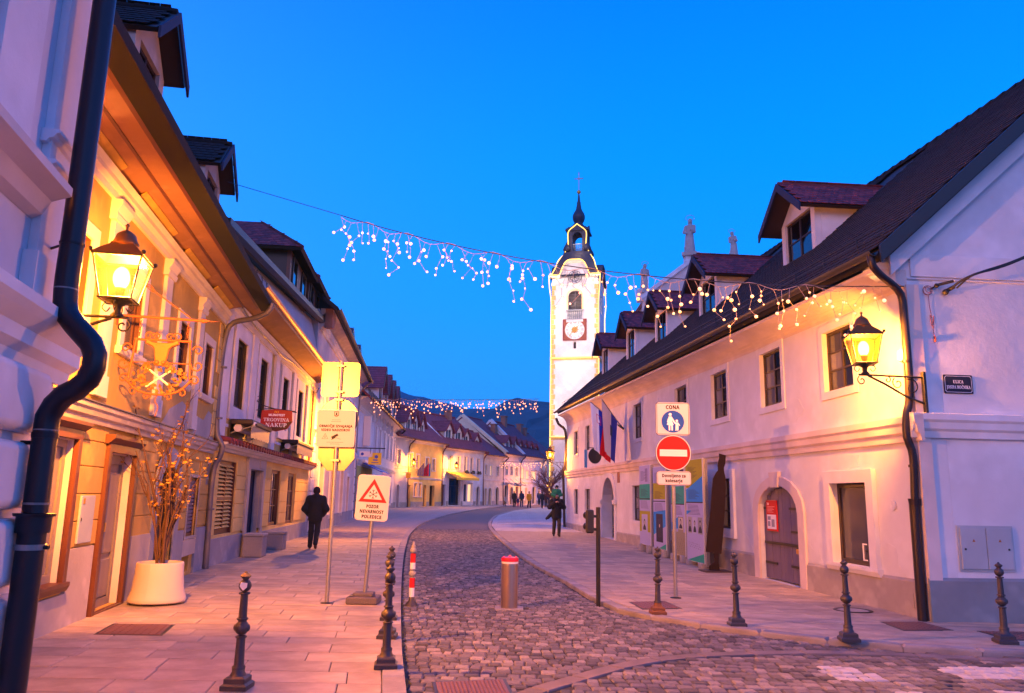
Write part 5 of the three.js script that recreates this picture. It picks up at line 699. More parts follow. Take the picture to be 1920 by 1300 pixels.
{ // wrought-iron butcher's sign
  const t = thing('wrought_iron_sign', 'rust-red wrought iron hanging sign with a bull head, under a long spear-tipped arm', 'hanging sign', place(L2, 7.58, 3.8, 0), L2.rotation.y - Math.PI / 2), r = .016, S = M.rust;
  // local x out from the wall
  part('arm', [bar([0, .01, 0], [1.12, -.01, 0], .018), new THREE.ConeGeometry(.03, .1, 8).rotateZ(-Math.PI / 2).translate(1.14, -.01, 0), new THREE.ConeGeometry(.006, .14, 5).rotateZ(-Math.PI / 2).translate(1.25, -.01, 0), lathe([[.02, 0], [.035, .03], [.02, .06]], 8).rotateZ(-Math.PI / 2).translate(1.05, -.01, 0), bx(-.01, .015, -.12, .16, -.03, .03)], S, t);
  part('stay', [bar([.44, .35, 0], [.92, .02, 0], .009), ...[-1, 0, 1].map(k => tube([[.44, .35, 0], [.38, .40 + k * .03, k * .03], [.3, .44, 0]], .007, 5)), bar([.3, .44, 0], [0, .64, 0], .008)], S, t);
  for (const x of [.3, .9]) { const l = []; for (let i = 0; i < 6; i++) l.push(new THREE.TorusGeometry(.018, .005, 5, 10).scale(.7, 1.3, 1).rotateY(i % 2 ? 1.5 : 0).translate(x, -.04 - i * .038, 0)); part('chain', l, S, t); }
  const sc = (cx, cy, R, d, a0 = 0, th = .011) => tube(Array.from({ length: 14 }, (_, i) => { const a = a0 + i * .55 * d, q = R * (1 - i / 17); return [cx + q * Math.cos(a), cy + q * Math.sin(a), 0]; }), th, 5, 30);
  const fr = grp('frame', t); part('rods', [bar([.25, -.3, 0], [.96, -.3, 0], r), bar([.27, -.28, 0], [.22, -.82, 0], r), bar([.94, -.28, 0], [.98, -.8, 0], r), tube([[.2, -.84, 0], [.35, -.97, 0], [.6, -1.02, 0], [.85, -.97, 0], [1.0, -.82, 0]], r, 6), bar([.24, -.6, 0], [.97, -.6, 0], .008)], S, fr);
  part('scrolls', [sc(.42, -.25, .06, 1), sc(.52, -.25, .05, -1, 3), sc(.68, -.25, .05, 1), sc(.78, -.25, .06, -1, 3), sc(.16, -.42, .07, 1), sc(.14, -.62, .08, -1), sc(.17, -.82, .07, 1), sc(1.05, -.42, .07, -1, 3), sc(1.06, -.62, .08, 1, 3), sc(1.04, -.82, .07, -1, 3), sc(.3, -.99, .06, 1), sc(.9, -.99, .06, -1, 3), sc(.47, -1.05, .05, 1), sc(.74, -1.05, .05, -1, 3), tube([[.6, -1.02, 0], [.58, -1.1, 0], [.62, -1.18, 0], [.6, -1.3, 0]], .008, 5)], M.rust, fr);
  const bull = mat(.34, .10, .03, { rough: .6, metalness: .3 }), wreath = mat(.20, .085, .02, { rough: .6, metalness: .3 });
  part('bull_head', [ext([[-.14, .1], [-.19, .13], [-.2, .09], [-.12, .055], [-.085, .02], [-.06, -.14], [-.05, -.2], [.05, -.2], [.06, -.14], [.085, .02], [.12, .055], [.2, .09], [.19, .13], [.14, .1], [.07, .085], [-.07, .085]], -.03, .03, [], .012), ball(.03, -.04, -.17, .03, 8), ball(.03, .04, -.17, .03, 8)].map(g => g.translate(.6, -.43, 0)), bull, t);
  const lf = []; for (let i = 0; i < 90; i++) { const a = rr(0, 6.28), q = rr(.16, .33); lf.push(ext([[-.035, 0], [0, .02], [.04, 0], [0, -.02]], -.005, .005).rotateZ(rr(0, 6.3)).rotateX(rr(-.5, .5)).translate(.6 + q * 1.05 * Math.cos(a), -.8 + q * .62 * Math.sin(a), rr(-.03, .03))); } part('leaf_wreath', lf, wreath, t).userData.kind = 'stuff';
  part('crossed_tools', [bar([.45, -.92, 0], [.76, -.68, 0], .014), bar([.76, -.92, 0], [.45, -.68, 0], .014)], M.frameWhite, t);
}
{ // red shop sign on a curved bracket
  const t = thing('shop_sign', 'red shield-shaped hanging shop sign on a curved bracket on the ochre shop house', 'sign', place(L3, 3.68, 3.67, 0), perp(L3));
  part('bracket', [tube([[0, .3, 0], [.15, .17, 0], [.5, .06, 0], [1.08, -.02, 0]], .014, 6), tube([[0, 0, 0], [.3, .05, 0], [.7, .04, 0], [1.05, 0, 0]], .012, 6), bar([0, .45, 0], [0, -.15, 0], .014), new THREE.TorusGeometry(.05, .008, 5, 14).translate(.05, .32, 0), tube([[0, -.62, 0], [.08, -.55, 0], [.26, -.45, 0]], .012, 5), bar([0, -.62, 0], [0, -.85, 0], .008)], M.iron, t);
  const out = [[.2, .0], [.58, .04], [.96, .0], [.98, -.28], [.86, -.46], [.58, -.53], [.3, -.47], [.18, -.36]], b = part('board', ext(out, -.03, .03, [], .006), M.red, t);
  const m = printed(512, 384, (c, w, h) => { c.fillStyle = '#b01414'; c.fillRect(0, 0, w, h); c.fillStyle = '#4a0d0a'; c.beginPath(); c.moveTo(0, 380); c.lineTo(512, 200); c.lineTo(512, 384); c.fill(); c.fillStyle = '#e8a018'; for (const k of [0, 1, 2]) { c.beginPath(); c.moveTo(215 + k * 28, 62); c.quadraticCurveTo(212 + k * 28, 30, 238 + k * 26, 20); c.quadraticCurveTo(232 + k * 28, 44, 229 + k * 28, 64); c.fill(); } text(c, 'MLINOTEST', 256, 100, 'bold 52px sans-serif', '#fff', 270); text(c, 'TRGOVINA', 256, 184, 'bold 84px serif', '#fff', 420); text(c, 'NAKUP', 256, 276, 'bold 96px serif', '#fff', 360); }, { roughness: .35 });
  for (const s of [1, -1]) { const sh_ = shape(out), g = new THREE.ShapeGeometry(sh_), p = g.attributes.position, uv = g.attributes.uv; for (let i = 0; i < p.count; i++) uv.setXY(i, s > 0 ? (p.getX(i) - .18) / .8 : 1 - (p.getX(i) - .18) / .8, (p.getY(i) + .53) / .57); const q = part('sign_face', s > 0 ? g.translate(0, 0, .033) : g.scale(1, 1, -1).translate(0, 0, -.033), m, t); }
}
{ // signs on the terrace house
  const t = thing('shop_sign', 'square yellow hanging sign on an iron rod over the blue awning', 'sign', place(L4b, .05, 4.4, .02), perp(L4b)); part('rod', [bar([0, 0, 0], [1.85, 0, 0], .035), bar([.9, 0, 0], [.9, -.35, 0], .015), bar([1.5, 0, 0], [1.5, -.35, 0], .015)], M.iron, t); part('board', ext([[.8, -1.05], [1.62, -1.05], [1.62, -.3], [1.05, -.3], [1.05, -.55], [.8, -.6]], -.04, .04, [], .008), mat(.85, .58, .02, { rough: .4 }), t);
  part('emblem', [new THREE.CylinderGeometry(.12, .12, .01, 12).rotateX(1.5708).translate(1.3, -.55, .046), bx(1.0, 1.45, -.95, -.9, .041, .048), bx(1.1, 1.4, -.8, -.72, .041, .048)], M.blue, t);
  const s = thing('shop_sign', 'white rectangular board with a blue emblem under the same rod', 'sign', place(L4b, .1, 3.84, .02), perp(L4b)); part('board', bx(.2, 1.02, 0, .36, -.03, .03), M.signWhite, s); part('emblem', [new THREE.CylinderGeometry(.1, .1, .01, 14).rotateX(1.5708).translate(.38, .18, .034)], M.blue, s);
  const y = thing('shop_sign', 'small orange-yellow sign below the lantern on the pink-white house', 'sign', place(L5, 2.2, 2.85, .02), perp(L5)); part('board', rb(.4, .9, 0, .5, -.05, .05, .03), mat(.85, .5, .03), y); part('rod', bar([0, .55, 0], [.95, .55, 0], .02), M.iron, y);
}
// ---------- traffic signs ----------
const aluBack = mat(.26, .24, .23, { metalness: .8, rough: .34, tex: 'brushed' });
function plateGeo(outline, m, parent, z0, z1, name = 'plate') { return part(name, ext(outline, z0, z1, [], .004), m, parent); }
function face(parent, outline, m, z, w, h, cx, cy) { const g = new THREE.ShapeGeometry(shape(outline), 12), p = g.attributes.position, uv = g.attributes.uv; for (let i = 0; i < p.count; i++) uv.setXY(i, (p.getX(i) - cx) / w + .5, (p.getY(i) - cy) / h + .5); return part('sign_face', g.translate(0, 0, z), m, parent); }
const PEOPLE = (c, x, y, s) => { // mother and child pictogram
  c.fillStyle = '#fff'; const el = (a, b, r) => { c.beginPath(); c.arc(x + a * s, y + b * s, r * s, 0, 7); c.fill(); }, pl = p => { c.beginPath(); p.forEach((q, i) => c[i ? 'lineTo' : 'moveTo'](x + q[0] * s, y + q[1] * s)); c.fill(); };
  el(-15, -42, 8); pl([[-22, -32], [-8, -32], [10, -2], [4, 3], [-8, -14], [2, 14], [-2, 16], [-2, 44], [-10, 44], [-11, 18], [-15, 18], [-16, 44], [-24, 44], [-24, 16], [-34, 14], [-24, -14], [-28, 0], [-33, -2]]);
  el(19, -8, 6.5); pl([[13, 0], [25, 0], [36, 16], [31, 19], [26, 12], [28, 26], [26, 44], [20, 44], [19, 28], [17, 44], [11, 44], [12, 24], [13, 12], [4, 4], [7, -1]]);
};
{ // surveillance notice and two signs turned away
  const t = thing('sign_post', 'tall post with two signs seen from behind and a video surveillance notice between them', 'sign post', [-2.61, 0, -11.77]);
  part('post', [new THREE.CylinderGeometry(.03, .03, 3.56, 16).translate(0, 1.78, 0)], M.galv, t); part('foot', [lathe([[.09, 0], [.09, .012], [.035, .02]], 16)], M.iron, t);
  const sq = rrect(-.285, .285, 3.02, 3.54, .05), back = (o, nm) => plateGeo(o, aluBack, t, -.05, -.034, nm), tilt = g => g;
  back(sq, 'square_sign_back'); part('rim', ext(rrect(-.29, .29, 3.015, 3.545, .052), -.036, -.026, [rrect(-.272, .272, 3.035, 3.525, .045)]), aluBack, t); back(circ(0, 2.68, .3, 36), 'round_sign_back'); plateGeo([[-.27, 2.5], [-.27, 2.08], [-.13, 1.9], [.13, 1.9], [.27, 2.08], [.27, 2.5]], aluBack, t, -.05, -.034, 'octagonal_sign_back');
  part('clamp', [3.48, 3.08, 2.96, 2.05].map(y => bx(-.06, .06, y - .015, y + .015, -.04, .04)), M.galv, t);
  plateGeo(rrect(-.3, .27, 2.25, 2.8, .03), M.signWhite, t, .034, .046, 'notice_plate');
  const m = printed(512, 512, (c, w, h) => { c.fillStyle = '#c4b8b8'; c.fillRect(0, 0, w, h); c.strokeStyle = '#111'; c.lineWidth = 7; c.strokeRect(228, 24, 56, 50); c.beginPath(); c.moveTo(228, 70); c.quadraticCurveTo(256, 112, 284, 70); c.stroke(); c.fillStyle = '#333'; c.fillRect(246, 36, 20, 34);
    c.fillStyle = 'rgba(60,60,70,.6)'; for (const [y, w2] of [[140, 110], [164, 130], [452, 220], [476, 120]]) for (let k = 0; k < w2; k += 9) c.fillRect(256 - w2 / 2 + k, y - 6, 6, 10 - (k % 4)); text(c, 'OBMOČJE IZVAJANJA', 256, 226, 'bold 46px sans-serif', '#000', 450); text(c, 'VIDEO NADZOROV', 256, 280, 'bold 46px sans-serif', '#000', 390);
    c.strokeStyle = '#444'; c.lineWidth = 4; c.beginPath(); c.moveTo(120, 330); c.lineTo(80, 404); c.lineTo(160, 404); c.closePath(); c.stroke(); c.beginPath(); c.arc(120, 376, 12, 0, 7); c.stroke(); c.save(); c.translate(250, 366); c.rotate(-.5); c.fillStyle = '#1c1c1c'; c.fillRect(-48, -16, 96, 32); c.fillRect(-60, 16, 60, 10); c.restore(); c.beginPath(); c.moveTo(262, 384); c.lineTo(330, 408); c.stroke(); });
  face(t, rrect(-.298, .268, 2.252, 2.798, .03), m, .0485, .57, .55, -.015, 2.525);
}
{ // ice warning on a movable foot
  const t = thing('warning_sign', 'white ice warning sign with a red triangle, leaning on a grey rubber foot', 'sign', [-2.08, 0, -11.85]);
  part('foot', [rb(-.24, .22, 0, .11, -.2, .2, .03), rb(-.16, .14, .1, .16, -.12, .12, .025)], mat(.14, .12, .14, { tex: 'speck' }), t); part('foot_hole', [-.17, .15].map(x => new THREE.CylinderGeometry(.03, .03, .02, 12).translate(x, .112, .12)), M.black, t);
  const a = .045, s = grp('board', t); s.rotation.z = -a; s.position.y = .1;
  part('post', new THREE.CylinderGeometry(.03, .03, 1.55, 14).translate(0, .8, 0), M.galv, s); plateGeo(rrect(-.25, .23, 1.08, 1.74, .05), M.signWhite, s, .034, .046);
  const m = printed(512, 704, (c, w, h) => { c.fillStyle = '#cfc4c4'; c.fillRect(0, 0, w, h); const tri = (k, col) => { c.fillStyle = col; c.lineJoin = 'round'; c.beginPath(); c.moveTo(256, 52 + k * 1.9); c.lineTo(482 - k * 1.7, 420 - k); c.lineTo(30 + k * 1.7, 420 - k); c.closePath(); c.fill(); }; tri(0, '#d0181c'); tri(46, '#d4caca'); c.strokeStyle = '#1a1a1a'; c.lineWidth = 8; c.save(); c.translate(256, 296); for (let i = 0; i < 6; i++) { c.rotate(Math.PI / 3); c.beginPath(); c.moveTo(0, 0); c.lineTo(0, -72); c.moveTo(-18, -66); c.lineTo(0, -44); c.lineTo(18, -66); c.stroke(); } c.restore();
    text(c, 'POZOR', 262, 486, 'bold 70px sans-serif', '#000', 200); text(c, 'NEVARNOST', 256, 566, 'bold 70px sans-serif', '#000', 380); text(c, 'POLEDICE', 262, 646, 'bold 70px sans-serif', '#000', 320); });
  face(s, rrect(-.248, .228, 1.082, 1.738, .05), m, .0485, .48, .66, -.01, 1.41);
}
{ // pedestrian zone, no entry, cyclists allowed
  const t = thing('traffic_sign', 'post with blue pedestrian zone sign, red no-entry disc and a white plate below', 'sign post', [2.74, 0, -13.19]);
  part('post', new THREE.CylinderGeometry(.032, .032, 3.15, 16).translate(0, 1.57, 0), M.galv, t); part('foot', lathe([[.09, 0], [.09, .012], [.035, .02]], 16), M.iron, t);
  plateGeo(rrect(-.285, .285, 2.635, 3.19, .05), aluBack, t, .034, .05, 'zone_plate'); plateGeo(circ(0, 2.34, .295, 40), aluBack, t, .034, .05, 'disc_plate'); plateGeo(rrect(-.285, .285, 1.81, 2.035, .04), aluBack, t, .034, .05, 'text_plate');
  const m1 = printed(512, 512, (c, w, h) => { c.fillStyle = '#d8cfd2'; c.fillRect(0, 0, w, h); c.strokeStyle = '#111'; c.lineWidth = 7; c.strokeRect(16, 16, 480, 480); text(c, 'CONA', 256, 76, 'bold 82px sans-serif', '#111', 210); c.fillStyle = '#0a49b4'; c.beginPath(); c.arc(256, 300, 172, 0, 7); c.fill(); PEOPLE(c, 262, 310, 2.9); });
  face(t, rrect(-.283, .283, 2.637, 3.188, .05), m1, .0525, .57, .555, 0, 2.912);
  const m2 = printed(512, 512, (c, w, h) => { c.fillStyle = '#f2e6e4'; c.fillRect(0, 0, w, h); c.fillStyle = '#d6100c'; c.beginPath(); c.arc(256, 256, 244, 0, 7); c.fill(); c.fillStyle = '#f4eae6'; c.fillRect(56, 208, 400, 98); });
  face(t, circ(0, 2.34, .293, 40), m2, .0525, .59, .59, 0, 2.34);
  const m3 = printed(512, 200, (c, w, h) => { c.fillStyle = '#d8cece'; c.fillRect(0, 0, w, h); c.strokeStyle = '#222'; c.lineWidth = 4; c.strokeRect(14, 12, 484, 176); text(c, 'Dovoljeno za', 256, 66, 'bold 64px sans-serif', '#111', 360); text(c, 'kolesarje', 256, 138, 'bold 64px sans-serif', '#111', 260); });
  face(t, rrect(-.283, .283, 1.812, 2.033, .04), m3, .0525, .57, .225, 0, 1.922);
}
{ // small signal for the sinking bollard, facing away
  const t = thing('traffic_signal', 'small black traffic signal on a thin post by the right kerb, seen from its side', 'traffic light', [1.4, -.07, -12.47]);
  part('post', new THREE.CylinderGeometry(.034, .034, 1.5, 14).translate(0, .75, 0), M.iron, t); part('bracket', [bx(-.1, 0, 1.34, 1.38, -.02, .02), bx(-.1, 0, 1.14, 1.18, -.02, .02)], M.black, t);
  part('housing', [rb(-.19, -.07, 1.1, 1.46, -.09, .06, .025)], M.black, t); for (const y of [1.2, 1.37]) part('visor', new THREE.CylinderGeometry(.055, .06, .11, 14, 1, true, 0, Math.PI * 1.4).rotateX(Math.PI / 2).rotateY(Math.PI + .5).translate(-.15, y, -.12), M.black, t); part('lamp_lens', [1.2, 1.37].map(y => new THREE.CylinderGeometry(.045, .045, .01, 14).rotateX(Math.PI / 2).translate(-.14, y, -.092)), M.glass, t);
}
// ---------- bollards ----------
const bollardMat = mat(.075, .066, .075, { rough: .5, metalness: .35, tex: 'speck' });
function makeBollard() {
  const t = thing('bollard', '', 'bollard');
  const sq = p => toCreasedNormals(lathe(p.map(q => [q[0] * 1.414, q[1]]), 4).rotateY(Math.PI / 4), .2);
  part('base', [sq([[.105, 0], [.105, .035], [.085, .05], [.085, .085], [.065, .1], [0, .1]]), lathe([[.068, .1], [.05, .13], [.052, .15]], 16)], bollardMat, t);
  part('shaft', [lathe([[.052, .15], [.055, .165], [.04, .18], [.034, .4]], 10), lathe([[.034, .50], [.034, .53], [.029, .73]], 10)], bollardMat, t);
  part('ring', [.165, .395, .535, .735].map(y => new THREE.TorusGeometry(.039, .0085, 6, 20).rotateX(Math.PI / 2).translate(0, y, 0)), bollardMat, t);
  part('ball', [new THREE.SphereGeometry(.058, 18, 12).translate(0, .465, 0), ...[0, 1, 2, 3].map(i => lathe([[0, .012], [.014, .01], [.026, .004], [.03, -.006]], 12).rotateX(Math.PI / 2).translate(0, 0, .055).rotateY(i * Math.PI / 2).translate(0, .465, 0))], bollardMat, t);
  part('head', [new THREE.SphereGeometry(.051, 18, 12).translate(0, .795, 0), lathe([[.03, .83], [.022, .845], [.045, .87], [.03, .885], [.012, .895], [.012, .905], [0, .91]], 16)], bollardMat, t);
  return t;
}
const b0 = makeBollard();
[[-2.16, -6.68, 'ornate iron bollard on the left pavement with a yellowed cap and a white sticker'], [-1.1, -7.56, 'front-most of three lined-up iron bollards by the left kerb'], [-1.32, -9.08, 'middle of three lined-up iron bollards by the left kerb'], [-1.5, -10.36, 'furthest of three lined-up iron bollards by the left kerb'], [2.1, -11.33, 'iron bollard with rusty foot in front of the no-entry sign post'], [2.94, -10.42, 'iron bollard in front of the arched grey door, second on the right kerb'], [3.95, -9.44, 'iron bollard in front of the framed shop window on the right'], [5.79, -9.5, 'dark iron bollard in front of the grey meter boxes, furthest right']].forEach(([x, z, l], i) => {
  const b = i ? b0.clone() : b0; if (i) { b.name = numbered('bollard'); scene.add(b); } b.position.set(x, .004, z); b.rotation.y = rr(-.25, .25); b.rotation.z = rr(-.012, .012); b.userData = { label: l, category: 'bollard', group: 'cast iron bollards along both kerbs' };
  if (i === 4) { const f = b.children[0]; f.material = mat(.22, .085, .03, { rough: .75, tex: 'speck' }); }
});
part('sticker', ext([[-.03, .0], [.0, -.035], [.03, -.01], [.032, .025], [-.02, .03]], 0, .004).translate(.002, .795, .049), M.signWhite, b0, 'torn white sticker'); part('cap', lathe([[.046, .871], [.03, .888], [.012, .898], [.012, .906], [0, .912]], 16), mat(.42, .25, .06), b0, 'yellowed cap'); 
{ // steel retractable bollard
  const t = thing('retractable_bollard', 'polished steel retractable bollard with a red lit rim in the middle of the cobbles', 'bollard', [.03, ROAD + .004, -12.02]);
  part('tube', lathe([[.124, 0], [.124, .634], [.12, .636]], 36), M.steel, t); part('reflective_band', lathe([[.1245, .635], [.126, .638], [.126, .662], [.1245, .665]], 36), M.signWhite, t); part('red_cap', lathe([[.128, .665], [.13, .67], [.13, .715], [.12, .725], [.03, .73], [0, .73]], 36), mat(.7, .01, .03, { rough: .3, emissive: new THREE.Color(.8, .01, .03), emissiveIntensity: .08 }), t); part('signal_light', [ball(.02, 0, .735, 0, 10), ...[-.09, .09].map(x => ball(.012, x, .728, .03, 8))], new THREE.MeshStandardMaterial({ color: 0xff3040, emissive: new THREE.Color(1, .08, .12), emissiveIntensity: 1.2 }), t);
  part('ground_plate', paver([[-.21, .2], [.21, .2], [.21, -.2], [-.21, -.2]], .06, .004), M.granite, t).position.y = .004;
}
{ // striped post
  const t = thing('striped_bollard', 'slim red and white striped post standing on the cobbles by the left kerb', 'bollard', [-1.42, ROAD, -12.06]);
  part('base', [lathe([[.1, 0], [.1, .02], [.05, .07], [.035, .13]], 14)], bollardMat, t); const S = (a, b, m) => part('stripe', lathe([[.04, a], [.04, b]], 18), m, t); S(.13, .26, M.signWhite); S(.26, .4, M.red); S(.53, .62, M.signWhite); S(.62, .75, M.red);
  part('ball', [ball(.055, 0, .465, 0, 14), ball(.048, 0, .8, 0, 14), new THREE.TorusGeometry(.042, .008, 6, 16).rotateX(1.57).translate(0, .41, 0), new THREE.TorusGeometry(.042, .008, 6, 16).rotateX(1.57).translate(0, .525, 0), lathe([[.02, .83], [.04, .86], [.015, .885], [.018, .91], [0, .935]], 12)], M.concrete, t);
}
// ---------- strings of icicle lights over the street ----------
const bulbGeo = new THREE.IcosahedronGeometry(1, 1);
const bulbMat = (c, k) => new THREE.MeshStandardMaterial({ color: 0xffe0c0, emissive: new THREE.Color().setRGB(...c), emissiveIntensity: k });
function garland(label, a, c, b, s0, s1, step, drop, r, m, individual, wireM, wr, tail) {
  const q = t => [0, 1, 2].map(k => a[k] * (1 - t) * (1 - 2 * t) + c[k] * 4 * t * (1 - t) + b[k] * t * (2 * t - 1)), t = thing('icicle_lights', label, 'fairy lights', q(s0)), o = t.position.toArray(), rel = p => p.map((v, k) => v - o[k]);
  const line = []; for (let i = 0; i <= 40; i++) line.push(rel(q(i / 40))); part('cable', [tube(line, wr, 6, 80), tail && bar(line[0], rel(tail), wr * .8, 6)], M.black, t);
  const L = Math.hypot(...[0, 1, 2].map(k => a[k] - b[k])), n = Math.round(L * (s1 - s0) / step), wires = [], bulbs = [], seg = [];
  let prev = null; for (let i = 0; i <= n; i++) {
    const tt = s0 + (s1 - s0) * i / n, p = rel(q(tt)), sag = .05 * Math.sin(i * .9) + .03; p[1] -= sag; if (prev) seg.push(bar(prev, p, wr * .7, 4)); prev = p;
    const len = drop * (.25 + .75 * [.12, .75, .3, 1, .2, .5, .05][i % 7]) * rr(.6, 1.1); let w = p.slice(), y = 0; const pts = [w];
    while (y < len) { const d = drop * rr(.15, .34); y += d; const w2 = [p[0] + rr(-.14, .14) * drop, p[1] - y, p[2] + rr(-.1, .1) * drop]; pts.push(w2); bulbs.push([w2[0] + rr(-.03, .03) * drop, w2[1], w2[2] + rr(-.03, .03) * drop, rr(.5, 1.35)]); }
    for (let k = 1; k < pts.length; k++) wires.push(bar(pts[k - 1], pts[k], wr * .5, 4));
  }
  part('drop_wires', [seg, wires], wireM, t);
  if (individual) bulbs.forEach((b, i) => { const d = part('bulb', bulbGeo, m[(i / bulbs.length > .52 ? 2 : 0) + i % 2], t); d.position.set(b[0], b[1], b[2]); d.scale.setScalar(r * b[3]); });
  else part('bulbs', bulbs.map(b => new THREE.IcosahedronGeometry(r * b[3], 0).translate(b[0], b[1], b[2])), m[0], t).userData.kind = 'stuff';
}
const wireW = mat(.5, .36, .3, { rough: .6 });
garland('icicle light string nearest the camera, below the sky and above the right lantern', [-3.16, 6.55, -13.5], [1.2, 5.16, -11.95], [5.72, 4.7, -11.0], .0, .965, .118, .70, .0225, [bulbMat([1, .42, .32], 2.8), bulbMat([1, .33, .20], 2.3), bulbMat([1, .42, .16], 2.6), bulbMat([1, .38, .11], 2)], true, wireW, .0075, [-5.64, 7.53, -14.4]);  // right-half bulbs coloured oranger: an exposure effect put into their colour
garland('icicle light string in the middle distance, in front of the red roofs', [-7.9, 6.98, -44.2], [-3.2, 6.78, -42.6], [1.5, 6.72, -41], .0, .99, .15, .75, .038, [bulbMat([1, .32, .12], 2.8)], false, wireW, .012);
garland('furthest icicle light string, low in front of the end of the row', [-1.0, 5.5, -86], [1.8, 5.42, -85.5], [4.6, 5.62, -85], .0, 1, .2, .75, .05, [bulbMat([1, .36, .09], 2.5)], false, wireW, .02);
// ---------- fixed to and standing by the long white house ----------
{
  const turn = R1.rotation.y;
  // display boards
  const P = [[18.55, 19.85, .22, 2.62], [20.2, 21.5, .2, 2.52], [22.05, 23.25, .16, 2.44], [23.4, 24.72, .1, 2.58]], cols = { y: '#b4aa00', g: '#00a488', b: '#0090dc', w: '#b4b2d4', k: '#0a0a1a', gr: '#6a6a66', cr: '#9c9370' };
  const art = [
    (c, w, h) => { c.fillStyle = cols.g; c.fillRect(0, h * .24, w, h * .2); c.fillStyle = '#8f86a8'; c.fillRect(w * .55, h * .04, w * .25, h * .17); c.fillStyle = cols.y; c.fillRect(0, h * .58, w, h * .26); c.fillStyle = cols.w; c.fillRect(w * .2, h * .62, w * .55, h * .24); },
    (c, w, h) => { c.fillStyle = cols.y; c.fillRect(0, h * .2, w, h * .2); c.fillStyle = cols.b; c.beginPath(); c.moveTo(0, h * .56); c.lineTo(w, h * .53); c.lineTo(w, h * .72); c.lineTo(0, h * .84); c.fill(); c.fillStyle = '#1b1a38'; c.fillRect(w * .22, h * .58, w * .55, h * .34); c.fillStyle = cols.g; c.beginPath(); c.moveTo(w, h * .93); c.lineTo(w, h); c.lineTo(w * .4, h); c.fill(); },
    (c, w, h) => { c.fillStyle = cols.g; c.fillRect(0, h * .22, w, h * .2); c.fillStyle = '#3a2450'; c.fillRect(w * .7, h * .03, w * .3, h * .08); c.fillStyle = cols.b; c.beginPath(); c.moveTo(0, h * .64); c.lineTo(w * .6, h * .56); c.lineTo(w * .6, h * .7); c.lineTo(0, h * .72); c.fill(); c.fillStyle = cols.cr; c.fillRect(0, h * .74, w, h * .26); c.fillRect(w * .5, h * .57, w * .4, h * .2); },
    (c, w, h) => { c.fillStyle = cols.y; c.fillRect(0, 0, w, h * .28); c.fillStyle = cols.w; c.beginPath(); c.moveTo(0, 0); c.lineTo(w * .25, 0); c.lineTo(0, h * .06); c.fill(); c.fillStyle = cols.b; c.beginPath(); c.moveTo(0, h * .3); c.lineTo(w, h * .17); c.lineTo(w, h * .42); c.lineTo(0, h * .42); c.fill(); c.beginPath(); c.moveTo(0, h * .51); c.lineTo(w * .3, h * .51); c.lineTo(0, h * .55); c.fill(); c.fillStyle = cols.g; c.beginPath(); c.moveTo(0, h); c.lineTo(w, h * .91); c.lineTo(w, h); c.fill(); },
  ];
  const names = ['with a small portrait on a yellow block, furthest of the row', 'with a dark portrait on blue', 'with a cream lower half', 'with yellow-blue top and three portraits, nearest'];
  P.forEach(([u0, u1, v0, v1], i) => {
    const t = thing('display_board', `tall display board ${names[i]}`, 'display board', place(R1, u0, 0, .52), turn, 'display boards along the white house'), w = u1 - u0;
    part('board', bx(0, w, v0, v1, -.03, .03), M.signWhite, t);
    const m = printed(256, 460, (c, W, H) => {
      c.fillStyle = cols.w; c.fillRect(0, 0, W, H); art[i](c, W, H); c.fillStyle = cols.k; c.fillRect(0, H * .42, W, 5); c.fillStyle = 'rgba(30,30,60,.55)';
      for (let k = 0; k < 11; k++) c.fillRect(W * .12, H * (.07 + k * .012), W * (.3 + .3 * ((k * 37) % 10) / 10), 2); for (let k = 0; k < 9; k++) c.fillRect(W * .14, H * (.3 + k * .011), W * (.4 + .3 * ((k * 53) % 10) / 10), 2); for (let k = 0; k < 8; k++) c.fillRect(W * .1, H * (.45 + k * .013), W * (.6 + .2 * ((k * 31) % 10) / 10), 2);
      const ph = (x, y, w2, h2, bg) => { c.fillStyle = bg; c.fillRect(x * W, y * H, w2 * W, h2 * H); c.fillStyle = '#2a2a30'; c.beginPath(); c.arc((x + w2 / 2) * W, (y + h2 * .35) * H, w2 * W * .2, 0, 7); c.fill(); c.beginPath(); c.ellipse((x + w2 / 2) * W, (y + h2 * .92) * H, w2 * W * .38, h2 * H * .38, 0, Math.PI, 0); c.fill(); c.fillStyle = '#c9b9a6'; c.beginPath(); c.arc((x + w2 / 2) * W, (y + h2 * .38) * H, w2 * W * .13, 0, 7); c.fill(); };
      if (i === 0) ph(.28, .66, .36, .17, '#bdbccb'); if (i === 1) ph(.35, .64, .3, .22, '#2c2948'); if (i === 2) { ph(.54, .58, .32, .13, '#d8d2b4'); c.fillStyle = '#6d6454'; for (let k = 0; k < 60; k++) c.fillRect(W * ((k * 71) % 100) / 110, H * (.8 + .17 * ((k * 37) % 100) / 100), 7, 3); } if (i === 3) { ph(.08, .57, .24, .16, '#a8a79a'); ph(.38, .57, .22, .16, '#c2c1cf'); ph(.68, .57, .26, .16, '#9c9b90'); c.fillStyle = '#77728f'; for (let k = 0; k < 26; k++) c.fillRect(W * (.1 + .7 * ((k * 29) % 26) / 26), H * (.82 + .06 * ((k * 17) % 10) / 10), 16, 1.5); }
    });
    const f = part('print', new THREE.PlaneGeometry(w - .02, v1 - v0 - .02).translate(w / 2, (v0 + v1) / 2, .0325), m, t);
    parts('foot', [rb(.05, .3, 0, v0 + .02, -.12, .1, .02), rb(w - .3, w - .05, 0, v0 + .02, -.12, .1, .02)], M.concrete, t); part('post', [bx(w + .02, w + .14, .05, v1 - .02, -.05, .02)], M.galv, t);
  });
